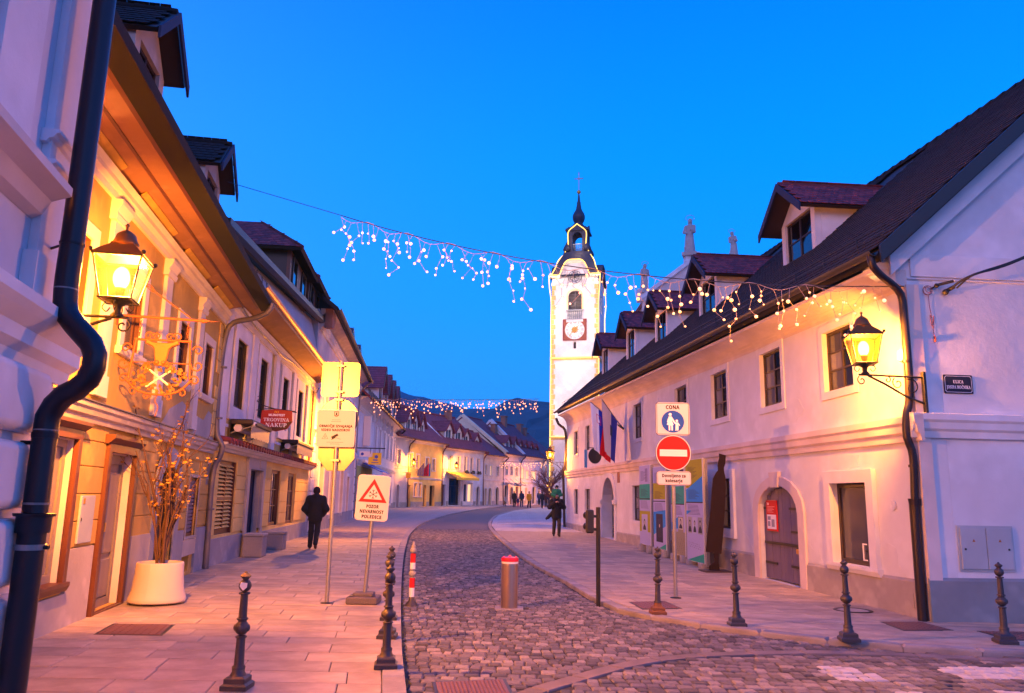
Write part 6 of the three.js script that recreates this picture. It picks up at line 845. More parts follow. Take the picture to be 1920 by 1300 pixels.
  // rusted steel silhouette of a man in long cloak and tall hat
  const px = [[1351, 862], [1363.5, 865], [1362, 880], [1359, 888], [1359.5, 896], [1361.5, 906], [1361, 930], [1358, 965], [1354, 1005], [1349, 1042], [1344, 1042], [1343.5, 1058], [1345, 1071], [1326, 1071], [1326, 1064], [1334, 1058], [1336, 1051], [1335, 1041], [1320, 1039], [1324, 1010], [1330, 975], [1335, 930], [1338, 908], [1343, 899], [1348, 893], [1348, 888], [1347.5, 884], [1349, 877], [1351, 871]].map(([x, y]) => [(x - 1338) / 80, (1071.5 - y) / 80 + .03]);
  const fig = thing('silhouette_figure', 'rusty steel cut-out of man in long cloak and tall hat by the barred window', 'sculpture', [4.7, 0, -18.2], .12);
  part('figure_plate', ext(px, -.012, .012, [], .003), mat(.035, .012, .009, { rough: .7, metalness: .3, tex: 'stain' }), fig); part('foot_plate', bx(-.32, .3, 0, .03, -.25, .25), mat(.05, .03, .03, { rough: .6 }), fig);
  // red notice on the arched door, street name plate, meter boxes, portrait in the window
  const no = thing('notice', 'red and white notice fixed to the left leaf of the arched grey door', 'notice', place(R1, 26.98, .98, -.075), turn); part('backing', bx(0, .52, 0, .62, 0, .02), M.red, no);
  part('print', new THREE.PlaneGeometry(.5, .6).translate(.26, .31, .0225), printed(200, 240, (c, w, h) => { c.fillStyle = '#c01810'; c.fillRect(0, 0, w, h); c.fillStyle = '#e6dede'; c.fillRect(10, 112, 180, 116); text(c, '700', 34, 26, 'bold 26px sans-serif', '#f0d0c0'); c.fillStyle = 'rgba(255,220,200,.7)'; for (let k = 0; k < 5; k++) c.fillRect(20, 46 + k * 11, 150 - (k * 37) % 60, 4); c.fillStyle = '#8a8a9a'; c.fillRect(22, 126, 60, 30); c.fillRect(96, 150, 60, 60); c.fillRect(22, 166, 50, 40); }), no);
  const gb = (u, v) => { const p = at(R1, RL, v, -u); return p.toArray(); }, gt = turn + Math.PI / 2;
  const st = thing('street_name_plate', 'dark blue enamel street name plate with white border on the gable wall', 'sign', gb(.43, 3.15), gt); part('plate', ext(rrect(0, .44, 0, .27, .015), .004, .016, [], .003), M.navy, st); part('sign_face', new THREE.PlaneGeometry(.43, .26).translate(.22, .135, .0175), printed(512, 310, (c, w, h) => { c.fillStyle = '#0c1330'; c.fillRect(0, 0, w, h); c.strokeStyle = '#e8e8f4'; c.lineWidth = 7; c.beginPath(); c.moveTo(36, 16); c.lineTo(476, 16); c.quadraticCurveTo(478, 34, 496, 36); c.lineTo(496, 274); c.quadraticCurveTo(478, 276, 476, 294); c.lineTo(36, 294); c.quadraticCurveTo(34, 276, 16, 274); c.lineTo(16, 36); c.quadraticCurveTo(34, 34, 36, 16); c.stroke(); text(c, 'ULICA', 256, 112, 'bold 76px serif', '#f0f0fa', 190); text(c, 'JOSIPA MOČNIKA', 256, 206, 'bold 76px serif', '#f0f0fa', 430); }), st);
  const mb = thing('meter_box', 'pair of grey meter cabinet doors set in the gable wall', 'cabinet', gb(.46, .7), gt); part('frame', ext([[-.03, -.03], [.79, -.03], [.79, .59], [-.03, .59]], .003, .02), M.meter, mb);
  for (const k of [0, 1]) { part('door', rb(.0 + k * .385, .375 + k * .385, 0, .56, .0205, .038, .006), M.meter, mb); part('lock', [new THREE.CylinderGeometry(.014, .014, .01, 12).rotateX(1.5708).translate(k ? .7 : .06, .27, .041)], M.black, mb); part('warning_mark', ext([[.17 + k * .385, .37], [.215 + k * .385, .37], [.1925 + k * .385, .41]], .038, .0395), mat(.35, .12, .02), mb); }
  const ph = thing('framed_picture', 'small framed portrait standing inside the right shop window', 'picture', place(R1, 30.72, .66, -.094), turn + .15); part('frame', ext([[0, 0], [.2, 0], [.2, .27], [0, .27]], 0, .015, [[[.02, .02], [.18, .02], [.18, .25], [.02, .25]]]), M.signWhite, ph); part('print', bx(.018, .182, .018, .252, .001, .006), M.curtain, ph); part('portrait', [ball(.035, .1, .16, .006, 10), ext([[.05, .02], [.15, .02], [.13, .1], [.07, .1]], .0065, .01)], M.black, ph);
  // flags
  const flag = (label, u, tipV, tipW, fn, L, ph0, skew) => {
    const t = thing('flag', label, 'flag', place(R1, 14.0, 4.2, .02), turn), tip = [u - 14.0, tipV - 4.2, tipW]; part('pole', bar([0, 0, 0], tip, .022, 8), M.galv, t); part('holder', bar([0, 0, -.02], tip.map(v => v * .14), .035, 10), M.iron, t);
    const N = 26, K = 18, pos = [], uv = [], idx = [];
    for (const side of [0, 1]) for (let i = 0; i <= N; i++) for (let j = 0; j <= K; j++) { const s = i / N, q = j / K, a = 1 - .72 * s, g = 1 - .35 * q, bx0 = tip[0] * (a * g + (1 - g) * .62), bw = tip[2] * (a * g + (1 - g) * .62), by = tip[1] * a, f = .05 * (.3 + q) * Math.sin(s * 17 + ph0 + q * 1.2), l = L * (1 - .12 * s); pos.push(bx0 + f + skew * q, by - q * l - (1 - Math.cos(q * 1.2)) * .06, bw + f * .5 + (side ? .006 : 0)); uv.push(s, 1 - q); }
    const M_ = (N + 1) * (K + 1); for (const side of [0, 1]) for (let i = 0; i < N; i++) for (let j = 0; j < K; j++) { const a = side * M_ + i * (K + 1) + j, b = a + K + 1; side ? idx.push(a, a + 1, b, b, a + 1, b + 1) : idx.push(a, b, a + 1, b, b + 1, a + 1); }
    const g = new THREE.BufferGeometry(); g.setAttribute('position', new THREE.BufferAttribute(new Float32Array(pos), 3)); g.setAttribute('uv', new THREE.BufferAttribute(new Float32Array(uv), 2)); g.setIndex(idx); g.computeVertexNormals(); part('cloth', g, printed(256, 512, fn, { roughness: .8, side: THREE.DoubleSide }), t);
  };
  flag('white, blue and red striped national flag hanging on the left of the two wall poles', 14.2, 5.18, 1.3, (c, w, h) => { c.fillStyle = '#f2f0f4'; c.fillRect(0, 0, w, h); c.fillStyle = '#0c2bb0'; c.fillRect(w * .36, 0, w * .3, h); c.fillStyle = '#d80a14'; c.beginPath(); c.moveTo(w * .62, 0); c.lineTo(w, 0); c.lineTo(w, h); c.lineTo(w * .36, h); c.lineTo(w * .5, h * .5); c.fill(); c.fillStyle = '#f2f0f4'; c.beginPath(); c.moveTo(w * .26, h * .3); c.lineTo(w * .42, h * .3); c.lineTo(w * .34, h * .2); c.fill(); c.strokeStyle = '#d01020'; c.lineWidth = 5; c.strokeRect(w * .25, h * .16, w * .2, h * .18); }, 1.75, 0, .0);
  flag('white and blue town flag hanging on the right of the two wall poles', 16.4, 5.0, 1.3, (c, w, h) => { c.fillStyle = '#f2f0f6'; c.fillRect(0, 0, w, h); c.fillStyle = '#0c2fc0'; c.fillRect(w * .58, 0, w * .42, h); c.fillStyle = '#123c6c'; c.fillRect(w * .5, h * .3, w * .2, h * .22); }, 1.75, 2, .0);
  const rs = thing('round_sign', 'round black hanging sign with a blue plate beside it, over the arched portal', 'sign', place(R1, 10.6, 3.4, 0), turn - Math.PI / 2); part('bracket', bar([0, .28, 0], [.75, .28, 0], .015), M.iron, rs); part('disc', new THREE.CylinderGeometry(.32, .32, .05, 28).rotateX(1.5708).scale(.85, 1, 1).translate(.45, -.05, 0), M.black, rs); part('rim', new THREE.TorusGeometry(.31, .025, 6, 28).scale(.85, 1, 1).translate(.45, -.05, .02), M.zinc, rs);
  part('plate', bx(.78, .9, -.55, .2, -.02, .02), mat(.1, .3, .55), rs);
  // service cable and coil on the gable
  const w = (u, v, o = .06) => { const p = at(R1, RL + o, v, -u); return [p.x, p.y, p.z]; }, o0 = at(R1, RL, 4.7, -.3), rel = p => [p[0] - o0.x, p[1] - o0.y, p[2] - o0.z], c = thing('service_cable', 'black overhead cable with clamps anchored near the top corner of the gable wall', 'cable', o0.toArray());
  part('cable', [tube([w(.62, 4.7, .12), w(.7, 4.78, .2), w(.85, 4.86, .3), w(1.3, 5.0, .3), w(2.0, 5.3, .35), w(3.6, 5.95, .5)].map(rel), .018, 7, 40), tube([w(.7, 4.7, .1), w(.8, 4.82, .22), w(.9, 4.88, .3), w(1.4, 5.06, .31), w(2.0, 5.32, .36), w(3.6, 5.97, .5)].map(rel), .013, 6, 40)], M.black, c);
  part('clamp', [bar(rel(w(.4, 4.74, .05)), rel(w(.62, 4.79, .16)), .022), bar(rel(w(.56, 4.66, .02)), rel(w(.66, 4.72, .12)), .03), ball(.035, ...rel(w(.42, 4.74, .06))), ball(.045, ...rel(w(.56, 4.65, .05))), bar(rel(w(.36, 4.7, 0)), rel(w(.42, 4.74, .06)), .012)], M.iron, c);
  part('coil', [.06, .07, .05].map((r, i) => new THREE.TorusGeometry(r, .004, 5, 20).rotateY(R1.rotation.y + Math.PI / 2).translate(...rel(w(.28 + i * .01, 4.66 + i * .01, .03 + i * .01)))), M.tileA, c); part('loose_wire', [tube([w(.3, 4.6, .03), w(.31, 4.45, .02), w(.33, 4.25, .02), w(.34, 4.05, .02), w(.35, 3.95, .02)].map(rel), .004, 5, 20), tube([w(.33, 4.25, .02), w(.30, 4.3, .03), w(.32, 4.12, .03), w(.36, 4.3, .03), w(.34, 4.1, .03)].map(rel), .004, 5, 20), bar(rel(w(.35, 3.98, .02)), rel(w(.355, 3.9, .02)), .014)], M.tileA, c);
  const jb = thing('junction_box', 'small pale box on the corner just above the right lantern bracket', 'box', place(R1, RL - .1, 3.62, .02), turn); part('body', rb(-.09, .09, 0, .17, 0, .1, .012), M.signWhite, jb); part('lid', rb(-.08, .08, .02, .15, .1, .112, .006), M.signWhite, jb);
}
// ---------- by the left houses ----------
{
  const p = thing('planter', 'round pale concrete planter with flared foot in front of the ochre house', 'planter', [-4.93, .004, -11.45]); part('tub', lathe([[0, .02], [.37, .02], [.385, .04], [.38, .08], [.345, .18], [.32, .4], [.315, .54], [.305, .56], [.28, .56], [.275, .5], [0, .48]], 40), plas(.72, .60, .52), p); part('soil', new THREE.CircleGeometry(.275, 24).rotateX(-Math.PI / 2).translate(0, .51, 0), M.frameDark, p);
  const t = thing('potted_shrub', 'nearly bare shrub with a few yellow leaves growing in the round planter', 'shrub', [-4.93, .5, -11.45]), bark = mat(.17, .085, .05, { tex: 'stain' }), br = [], tips = [];
  const grow = (a, dir, len, r, lv) => { const pts = [a]; let d = V(...dir).normalize(), q = V(...a); const n = 4; for (let i = 0; i < n; i++) { d.add(V(rr(-.16, .16), rr(-.02, .12), rr(-.16, .16))).normalize(); q = q.clone().addScaledVector(d, len / n); pts.push(q.toArray()); if (lv < 3 && i > 0 && rnd() < (lv ? .6 : .85)) grow(q.toArray(), [d.x + rr(-.6, .6), d.y * .8 + rr(.1, .4), d.z + rr(-.6, .6)], len * rr(.35, .55), r * .5, lv + 1); } br.push(tube(pts, r, 5, 8)); if (lv > 0) tips.push(...pts.slice(2)); };
  for (const [dx, dz, l, r] of [[.06, .06, 1.7, .02], [-.06, .1, 1.6, .018], [.12, -.12, 1.5, .016], [-.14, -.02, 1.45, .016], [.02, 0, 1.65, .022], [.16, .05, 1.75, .02], [-.16, .05, 1.3, .016], [.3, -.1, 1.2, .014], [-.3, .1, 1.1, .013], [.1, .25, 1.3, .014], [-.08, -.2, 1.3, .014], [.42, .1, 1.05, .012], [-.4, -.1, .9, .01]]) grow([rr(-.07, .07), 0, rr(-.07, .07)], [dx * .6, 1, dz * .6], l * .9, r, 0);
  part('branches', br, bark, t);
  const lf = []; for (let i = 0; i < 330; i++) { const q = tips[(rnd() * tips.length) | 0]; if (q[1] < .25) continue; lf.push(new THREE.CircleGeometry(rr(.018, .034), 5).scale(1, .6, 1).rotateX(rr(-1.5, 1.5)).rotateY(rr(0, 6)).translate(q[0] + rr(-.06, .06), q[1] + rr(-.07, .03), q[2] + rr(-.06, .06))); } part('leaves', lf, mat(.55, .28, .03, { side: THREE.DoubleSide }), t).userData.kind = 'stuff';
  const bs = [[-6.3, -19.95, .48, .56, 'nearer pebble-concrete block beside the shop doorway'], [-6.52, -22.55, .46, .5, 'further pebble-concrete block beside the shop doorway']];
  bs.forEach(([x, z, w, h, l]) => { const b = thing('concrete_block', l, 'concrete block', [x, .004, z], L3.rotation.y - .03, 'concrete blocks by the shop door'); part('body', rb(-w / 2, w / 2, 0, h - .07, -w / 2, w / 2, .02), M.granite, b); part('cap', rb(-w / 2 - .02, w / 2 + .02, h - .068, h, -w / 2 - .02, w / 2 + .02, .02), M.concrete, b); });
  const bo = thing('wall_cabinet', 'flat grey cabinet door on the ochre wall between the two brown frames', 'cabinet', place(L2, 7.02, .92, .008), L2.rotation.y); part('door', rb(0, .46, 0, .56, 0, .03, .008), M.meter, bo); part('sticker', bx(.05, .11, .46, .53, .0305, .033), M.gold, bo); part('lock', bx(.03, .05, .26, .3, .0305, .036), M.black, bo);
  const cam = thing('security_camera', 'small white dome camera by the rolled awning of the shop house', 'camera', place(L3, 1.2, 3.1, .56), L3.rotation.y); part('dome', ball(.055, 0, 0, 0, 14), M.signWhite, cam); part('lens', ball(.03, -.02, -.01, .035, 10), M.black, cam); part('arm', bar([0, 0, 0], [0, .06, -.5], .02), M.signWhite, cam);
  // flags of the yellow house
  [[1.5, 'dark blue', mat(.03, .03, .2)], [2.6, 'red and white', mat(.5, .02, .05)], [3.0, 'light blue', mat(.06, .3, .5)]].forEach(([u, n, m], i) => { const f = thing('flag', `${n} flag on a slanting pole on the yellow house`, 'flag', place(L6, u, 3.4, .05), L6.rotation.y); part('pole', bar([0, 0, 0], [.1, 1.1, .9], .025), M.galv, f); const c = []; for (let k = 0; k < 5; k++) c.push(slab([.02 + .05 * (k % 2) + k * .02, -.3 - .0 * k, .22 + k * .13], [.02 + .05 * ((k + 1) % 2) + k * .02, -.3, .35 + k * .13], [.02 + k * .02 + .05 * ((k + 1) % 2), .42 + k * .155, .35 + k * .13], [.02 + k * .02 + .05 * (k % 2), .27 + k * .155, .22 + k * .13], .012)); part('cloth', c, m, f); });
}
{ // small bare tree in the square
  const t = thing('bare_tree', 'small reddish bare tree behind the corner of the long white house', 'tree', [3.55, gy(-57), -57]), br = [], tw = [];
  const grow = (a, dir, len, r, lv) => { const pts = [a]; let d = V(...dir).normalize(), q = V(...a); for (let i = 0; i < 4; i++) { d.add(V(rr(-.2, .2), rr(-.03, .1), rr(-.2, .2))).normalize(); q = q.clone().addScaledVector(d, len / 4); pts.push(q.toArray()); if (lv < 4 && (lv || i > 0)) for (let k = 0; k < (lv < 2 ? 2 : 1); k++) grow(q.toArray(), [d.x + rr(-1, 1), d.y * .6 + rr(0, .5), d.z + rr(-1, 1)], len * rr(.45, .65), r * .52, lv + 1); } (lv > 2 ? tw : br).push(tube(pts, Math.max(r, .008), lv > 2 ? 3 : 5, 5)); };
  grow([0, 0, 0], [0, 1, 0], 2.3, .09, 0); part('trunk', br, mat(.16, .07, .05), t); part('crown', tw, mat(.30, .10, .07), t).userData.kind = 'stuff';
}
// ---------- people and statues: distance fields meshed as one smooth surface ----------
const cap = (p, a, b, ra, rb_) => { const bx_ = b[0] - a[0], by = b[1] - a[1], bz = b[2] - a[2], px = p[0] - a[0], py = p[1] - a[1], pz = p[2] - a[2], t = Math.max(0, Math.min(1, (px * bx_ + py * by + pz * bz) / (bx_ * bx_ + by * by + bz * bz + 1e-9))); return Math.hypot(px - bx_ * t, py - by * t, pz - bz * t) - (ra + (rb_ - ra) * t); };
const smin = (a, b, k) => { const h = Math.max(0, k - Math.abs(a - b)) / k; return Math.min(a, b) - h * h * k * .25; };
function surface(bones, cell, k = .03, flat) {        // bones: [a, b, ra, rb]; returns a closed smooth mesh (surface nets)
  let lo = [9, 9, 9], hi = [-9, -9, -9]; for (const [a, b, ra, r2] of bones) for (const [q, r] of [[a, ra], [b, r2]]) for (let i = 0; i < 3; i++) { lo[i] = Math.min(lo[i], q[i] - r); hi[i] = Math.max(hi[i], q[i] + r); }
  lo = lo.map(v => v - 2 * cell); const n = lo.map((v, i) => Math.ceil((hi[i] + 2 * cell - v) / cell) + 1), [nx, ny, nz] = n, F = new Float32Array(nx * ny * nz).fill(1), id = (i, j, l) => i + nx * (j + ny * l);
  for (const [a, b, ra, r2] of bones) { // only near the bone
    const R = Math.max(ra, r2) + k + 2 * cell, mn = [0, 1, 2].map(i => Math.max(0, Math.floor((Math.min(a[i], b[i]) - R - lo[i]) / cell))), mx = [0, 1, 2].map(i => Math.min(n[i] - 1, Math.ceil((Math.max(a[i], b[i]) + R - lo[i]) / cell)));
    for (let l = mn[2]; l <= mx[2]; l++) for (let j = mn[1]; j <= mx[1]; j++) for (let i = mn[0]; i <= mx[0]; i++) { const d = cap([lo[0] + i * cell, lo[1] + j * cell, lo[2] + l * cell], a, b, ra, r2), o = id(i, j, l); F[o] = F[o] === 1 ? d : smin(F[o], d, k); }
  }
  const vid = new Int32Array(F.length).fill(-1), pos = [], idx = [], E = [[0, 1], [2, 3], [4, 5], [6, 7], [0, 2], [1, 3], [4, 6], [5, 7], [0, 4], [1, 5], [2, 6], [3, 7]];
  for (let l = 0; l < nz - 1; l++) for (let j = 0; j < ny - 1; j++) for (let i = 0; i < nx - 1; i++) {
    const c = []; let m = 0; for (let q = 0; q < 8; q++) { const v = F[id(i + (q & 1), j + (q >> 1 & 1), l + (q >> 2))]; c.push(v); if (v < 0) m |= 1 << q; } if (!m || m === 255) continue;
    let s = [0, 0, 0], w = 0; for (const [a, b] of E) if ((c[a] < 0) !== (c[b] < 0)) { const t = c[a] / (c[a] - c[b]); for (let x = 0; x < 3; x++) { const pa = a >> x & 1, pb = b >> x & 1; s[x] += pa + (pb - pa) * t; } w++; }
    vid[id(i, j, l)] = pos.length / 3; pos.push(lo[0] + (i + s[0] / w) * cell, lo[1] + (j + s[1] / w) * cell, lo[2] + (l + s[2] / w) * cell);
  }
  const quad = (a, b, c, d, f) => { if (a < 0 || b < 0 || c < 0 || d < 0) return; f ? idx.push(a, b, c, a, c, d) : idx.push(a, c, b, a, d, c); };
  for (let l = 1; l < nz - 1; l++) for (let j = 1; j < ny - 1; j++) for (let i = 1; i < nx - 1; i++) {
    const v = F[id(i, j, l)] < 0;
    if (v !== F[id(i + 1, j, l)] < 0) quad(vid[id(i, j - 1, l - 1)], vid[id(i, j, l - 1)], vid[id(i, j, l)], vid[id(i, j - 1, l)], v);
    if (v !== F[id(i, j + 1, l)] < 0) quad(vid[id(i - 1, j, l - 1)], vid[id(i - 1, j, l)], vid[id(i, j, l)], vid[id(i, j, l - 1)], v);
    if (v !== F[id(i, j, l + 1)] < 0) quad(vid[id(i - 1, j - 1, l)], vid[id(i, j - 1, l)], vid[id(i, j, l)], vid[id(i - 1, j, l)], v);
  }
  const g = new THREE.BufferGeometry(); g.setAttribute('position', new THREE.BufferAttribute(new Float32Array(pos), 3)); g.setIndex(idx); g.computeVertexNormals(); return uvBox(g);
}
const SKIN = mat(.48, .27, .2, { rough: .6 }), cloth = (r, g, b) => mat(r, g, b, { rough: .9, tex: 'stain', bump: 'plasterB', bs: .03 }), HAIR = mat(.03, .02, .016, { rough: .7 });
// joints for a figure 1.75 m tall facing +z; o overrides them
function person(label, pos, turn, o = {}) {
  const { scale = 1, cell = .016, jacket = cloth(.02, .02, .024), trousers = cloth(.022, .022, .028), shoes = cloth(.03, .022, .02), hair = HAIR, hat, loose = .022, hood, hem = .82, group } = o;
  const J = { hipL: [.095, .93, 0], kneeL: [.1, .5, .02], ankL: [.1, .09, -.01], toeL: [.12, .035, .15], hipR: [-.095, .93, 0], kneeR: [-.1, .5, .02], ankR: [-.1, .09, -.01], toeR: [-.12, .035, .15], pelvis: [0, .97, 0], waist: [0, 1.1, 0], chest: [0, 1.32, -.005], neck: [0, 1.49, -.005], head: [0, 1.635, .015], shL: [.185, 1.42, -.005], elL: [.25, 1.15, -.03], haL: [.25, .92, .05], shR: [-.185, 1.42, -.005], elR: [-.25, 1.15, -.03], haR: [-.25, .92, .05], ...o.J };
  const t = thing('person', label, 'person', pos, turn, group); t.scale.setScalar(scale);
  const leg = (s, e) => [[J['hip' + s], J['knee' + s], .078 + e, .056 + e], [J['knee' + s], J['ank' + s], .056 + e, .038 + e]], arm = (s, e) => [[J['sh' + s], J['el' + s], .05 + e, .042 + e], [J['el' + s], J['ha' + s], .041 + e, .03 + e]];
  const torso = e => [[J.pelvis, J.waist, .125 + e, .118 + e], [J.waist, J.chest, .12 + e, .135 + e], [J.shL, J.shR, .07 + e, .07 + e], [[.07, J.chest[1] + J.pelvis[1] * 0 , J.chest[2]].map((v, i) => v + (i === 0 ? J.chest[0] : 0)), [J.waist[0] + .05, J.waist[1], J.waist[2]], .1 + e, .09 + e], [[J.chest[0] - .07, J.chest[1], J.chest[2]], [J.waist[0] - .05, J.waist[1], J.waist[2]], .1 + e, .09 + e]];
  const h = J.head, hd = (x, y, z) => [h[0] + x, h[1] + y, h[2] + z], head = [[hd(0, .035, -.015), hd(0, .0, .005), .088, .08], [hd(0, -.04, .02), hd(0, -.075, .035), .06, .038], [J.neck, hd(0, -.07, -.02), .055, .05], [hd(0, .005, .075), hd(0, -.028, .098), .012, .016], [hd(.082, .0, -.01), hd(.085, -.03, -.005), .012, .01], [hd(-.082, 0, -.01), hd(-.085, -.03, -.005), .012, .01]];
  const hand = s => { const a = J['ha' + s], e = J['el' + s], d = V(a[0] - e[0], a[1] - e[1], a[2] - e[2]).normalize(), u = V(d.z, 0, -d.x).lengthSq() > .01 ? V(0, 0, 1) : V(0, 0, 1), sx = s === 'L' ? 1 : -1, P = (l, w, q = 0) => [a[0] + d.x * l + q * sx, a[1] + d.y * l, a[2] + d.z * l + w]; return [[P(.0, 0), P(.08, 0), .03, .036], ...[-.027, -.009, .009, .027].map((w, i) => [P(.09, w), P(.16 - Math.abs(i - 1.4) * .012, w * 1.1, -.02), .0105, .008]), [P(.04, .03, -.01), P(.1, .055, -.02), .013, .009]]; };
  const foot = s => [[J['ank' + s], [(J['ank' + s][0] + J['toe' + s][0]) / 2, J['toe' + s][1] + .015, (J['ank' + s][2] + J['toe' + s][2]) / 2], .04, .042], [[J['ank' + s][0], J['ank' + s][1] - .05, J['ank' + s][2] - .02], J['toe' + s], .036, .033]];
  const small = cell < .03; part('body', surface([...torso(-.01), ...leg('L', -.012), ...leg('R', -.012), ...arm('L', -.008), ...arm('R', -.008), ...head, ...(o.noHands ? [] : [...hand('L'), ...hand('R')]), ...foot('L').map(b => [b[0], b[1], b[2] - .008, b[3] - .008]), ...foot('R').map(b => [b[0], b[1], b[2] - .008, b[3] - .008])], small ? Math.min(cell, .013) : cell, .016), SKIN, t);
  const coat = [...torso(loose), ...arm('L', loose), ...arm('R', loose), [[J.pelvis[0] + .05, J.pelvis[1], J.pelvis[2]], [J.pelvis[0] + .055, hem, J.pelvis[2]], .11 + loose, .105 + loose], [[J.pelvis[0] - .05, J.pelvis[1], J.pelvis[2]], [J.pelvis[0] - .055, hem, J.pelvis[2]], .11 + loose, .105 + loose], [J.neck, [J.neck[0], J.neck[1] + .03, J.neck[2]], .07 + loose * .6, .064 + loose * .5], ...(o.extra || [])];
  if (hood) coat.push([[0, J.neck[1] + .02, -.09], [0, J.neck[1] + .07, -.08], .075, .06], [[.07, J.neck[1] + .0, -.03], [-.07, J.neck[1] + .0, -.03], .06, .06]);
  part('jacket', surface(coat, cell, .05), jacket, t);
  part('trousers', surface([...leg('L', .02), ...leg('R', .02), [J.pelvis, [J.pelvis[0], J.pelvis[1] - .06, J.pelvis[2]], .13, .125], [J.kneeL, J.ankL, .07, .062], [J.kneeR, J.ankR, .07, .062]], cell, .03), trousers, t);
  part('shoes', surface([...foot('L'), ...foot('R')], cell * .8, .02), shoes, t);
  part(hat ? 'hat' : 'hair', surface([[hd(0, .05, -.025), hd(0, .03, -.03), .094, .092], [hd(0, .03, -.04), hd(0, -.04, -.05), .08, .06], ...(hat ? [[hd(0, .02, -.01), hd(0, .06, -.01), .1, .09]] : [])], cell * .8, .03), hat || hair, t);
  if (small) part('eyes', [ball(.0095, ...hd(.03, .012, .083), 8), ball(.0095, ...hd(-.03, .012, .083), 8)], M.black, t);
  return t;
}
person('man in a black hooded jacket walking away along the left pavement, hands in pockets', [-5.58, .004, -23.0], Math.PI + .1, { cell: .017, scale: .985, hood: true, loose: .045, hem: .86, shoes: cloth(.16, .06, .03), noHands: true, hat: cloth(.04, .015, .012), J: { elL: [.31, 1.14, -.06], haL: [.2, .98, .1], elR: [-.31, 1.14, -.06], haR: [-.2, .98, .1], kneeL: [.1, .5, .06], ankL: [.11, .09, .05], toeL: [.13, .035, .21], kneeR: [-.085, .52, -.02], ankR: [-.08, .17, -.22], toeR: [-.08, .04, -.1] } });
const carrier = person('man in dark jacket and camouflage trousers carrying a child on his shoulders', [2.0, .004, -33.3], .05, { cell: .018, scale: 1.0, loose: .05, hem: .8, trousers: mat(.055, .05, .035, { tex: 'stain' }), J: { elL: [.3, 1.2, .06], haL: [.1, 1.36, .19], elR: [-.3, 1.2, .06], haR: [-.1, 1.36, .19], kneeL: [.1, .5, .1], ankL: [.09, .09, .12], toeL: [.11, .035, .28], kneeR: [-.09, .5, -.02], ankR: [-.1, .12, -.16], toeR: [-.11, .04, -.02] }, extra: [[[-.2, .95, -.02], [-.42, .72, -.06], .07, .05], [[-.15, 1.0, .02], [-.34, .74, -.02], .06, .04]] });
person('child in a green jacket and dark cap sitting on the shoulders of the man', [2.0, 1.15, -33.36], .05, { cell: .018, scale: .68, loose: .05, jacket: cloth(.02, .28, .16), hat: cloth(.02, .02, .03), trousers: cloth(.03, .04, .08), hem: .9, J: { pelvis: [0, .62, 0], waist: [0, .74, 0], chest: [0, .95, 0], neck: [0, 1.12, 0], head: [0, 1.265, .02], shL: [.17, 1.05, 0], shR: [-.17, 1.05, 0], elL: [.27, .83, .08], haL: [.12, .76, .27], elR: [-.27, .83, .08], haR: [-.12, .76, .27], hipL: [.11, .6, .02], kneeL: [.17, .52, .3], ankL: [.16, .16, .3], toeL: [.16, .1, .42], hipR: [-.11, .6, .02], kneeR: [-.17, .52, .3], ankR: [-.16, .16, .3], toeR: [-.16, .1, .42] } });
const walk = k => ({ kneeL: [.1, .5, .1 * k], ankL: [.1, .09, .16 * k], toeL: [.11, .035, .31 * k], kneeR: [-.1, .5, .02], ankR: [-.1, .1, -.2 * k], toeR: [-.11, .04, -.06 * k] });
const far = (label, x, z, turn, o = {}) => person(label, [x, gy(z), z], turn, { cell: .034, ...o });
const fg = 'people strolling at the end of the street';
far('person in a bright yellow jacket and black trousers crossing the square', 2.17, -85.5, .3, { group: fg, jacket: cloth(.85, .42, .02), J: walk(.8) });
far('small child in a white jacket near the far arched doors', -.5, -93, 1.2, { group: fg, scale: .68, jacket: cloth(.6, .58, .6), J: walk(.6) });
far('person in a long black coat left of the pink-trousered child', .58, -88.5, 2.9, { group: fg, hem: .6, J: walk(.3) });
far('small child in a blue jacket and pink trousers between two adults', 1.02, -90.5, 3, { group: fg, scale: .6, jacket: cloth(.03, .03, .25), trousers: cloth(.75, .12, .3) });
far('person in a navy jacket and jeans right of the pink-trousered child', 1.42, -89.8, 3.3, { group: fg, jacket: cloth(.02, .03, .1), trousers: cloth(.06, .08, .18), J: walk(.5) });
far('person in a blue jacket by the shop fronts beyond the black-clad walker', 3.9, -103, 2.6, { group: fg, jacket: cloth(.03, .06, .2), J: walk(.5) });
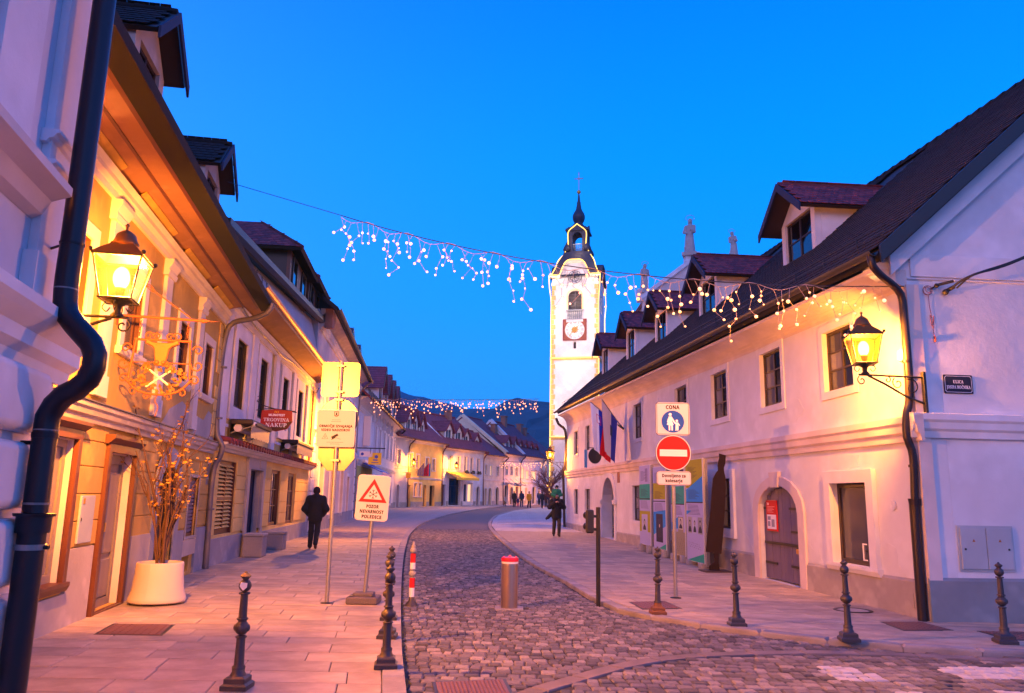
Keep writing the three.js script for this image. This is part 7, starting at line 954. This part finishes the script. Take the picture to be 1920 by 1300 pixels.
far('tall person dressed all in black standing in the square', 3.53, -84.5, 2.2, { group: fg, J: walk(.4) });
far('person in a brown coat, partly behind the black-clad walker', 4.25, -91, 2.8, { group: fg, jacket: cloth(.09, .04, .03), hem: .65 });
far('person in a dark blue coat next to the child carried on the shoulders', 4.6, -90, .2, { group: fg, jacket: cloth(.03, .04, .09), hem: .6 });
far('person in a dark jacket furthest right, half hidden by the walking man', 5.1, -92, .5, { group: fg });
// stone saints on the church
function saint(label, x, y, z, h, turn, lean) {
  const t = thing('stone_statue', label, 'statue', [x, y, z], turn); t.scale.setScalar(h / 1.8);
  const b = [[[0, .1, 0], [0, .9, 0], .27, .19], [[.08, .05, .08], [.05, .9, .05], .14, .12], [[-.12, .05, .05], [-.06, .9, .04], .14, .12], [[0, .9, 0], [lean, 1.35, 0], .18, .17], [[-.17 + lean, 1.4, 0], [.17 + lean, 1.4, 0], .08, .08], [[.2 + lean, 1.4, 0], [.24, 1.1, .1], .07, .07], [[.24, 1.1, .1], [.08, 1.18, .25], .065, .05], [[-.2 + lean, 1.4, 0], [-.24, 1.12, .06], .07, .07], [[-.24, 1.12, .06], [-.12, 1.0, .25], .065, .05], [[lean, 1.45, 0], [lean * 1.3, 1.56, .02], .06, .055], [[lean * 1.4, 1.68, .02], [lean * 1.4, 1.64, .04], .1, .085], [[-.2, .3, .18], [.16, 1.2, .16], .05, .06], [[lean * 1.4, 1.74, -.04], [lean, 1.35, -.1], .09, .12]];
  part('figure', surface(b, .03, .04), M.statue, t); part('plinth', [bx(-.34, .34, -.1, .06, -.34, .34)], M.statue, t);
  part('halo', new THREE.TorusGeometry(.2, .012, 5, 20).rotateX(1.2).translate(lean * 1.4, 1.85, -.02), M.gold, t);
}
saint('robed stone statue with halo on the peak of the church pediment, largest of the three', 13.75, 20.42, -58.2, 2.95, -.35, .03);
saint('stone statue holding something, right of the pediment above the long roof', 17.2, 20.22, -58.2, 2.2, -.7, -.08);
saint('stone statue on the left shoulder of the pediment behind the lights', 10.15, 17.32, -58.2, 2.3, .3, .05);
renderer.render(scene, camera);
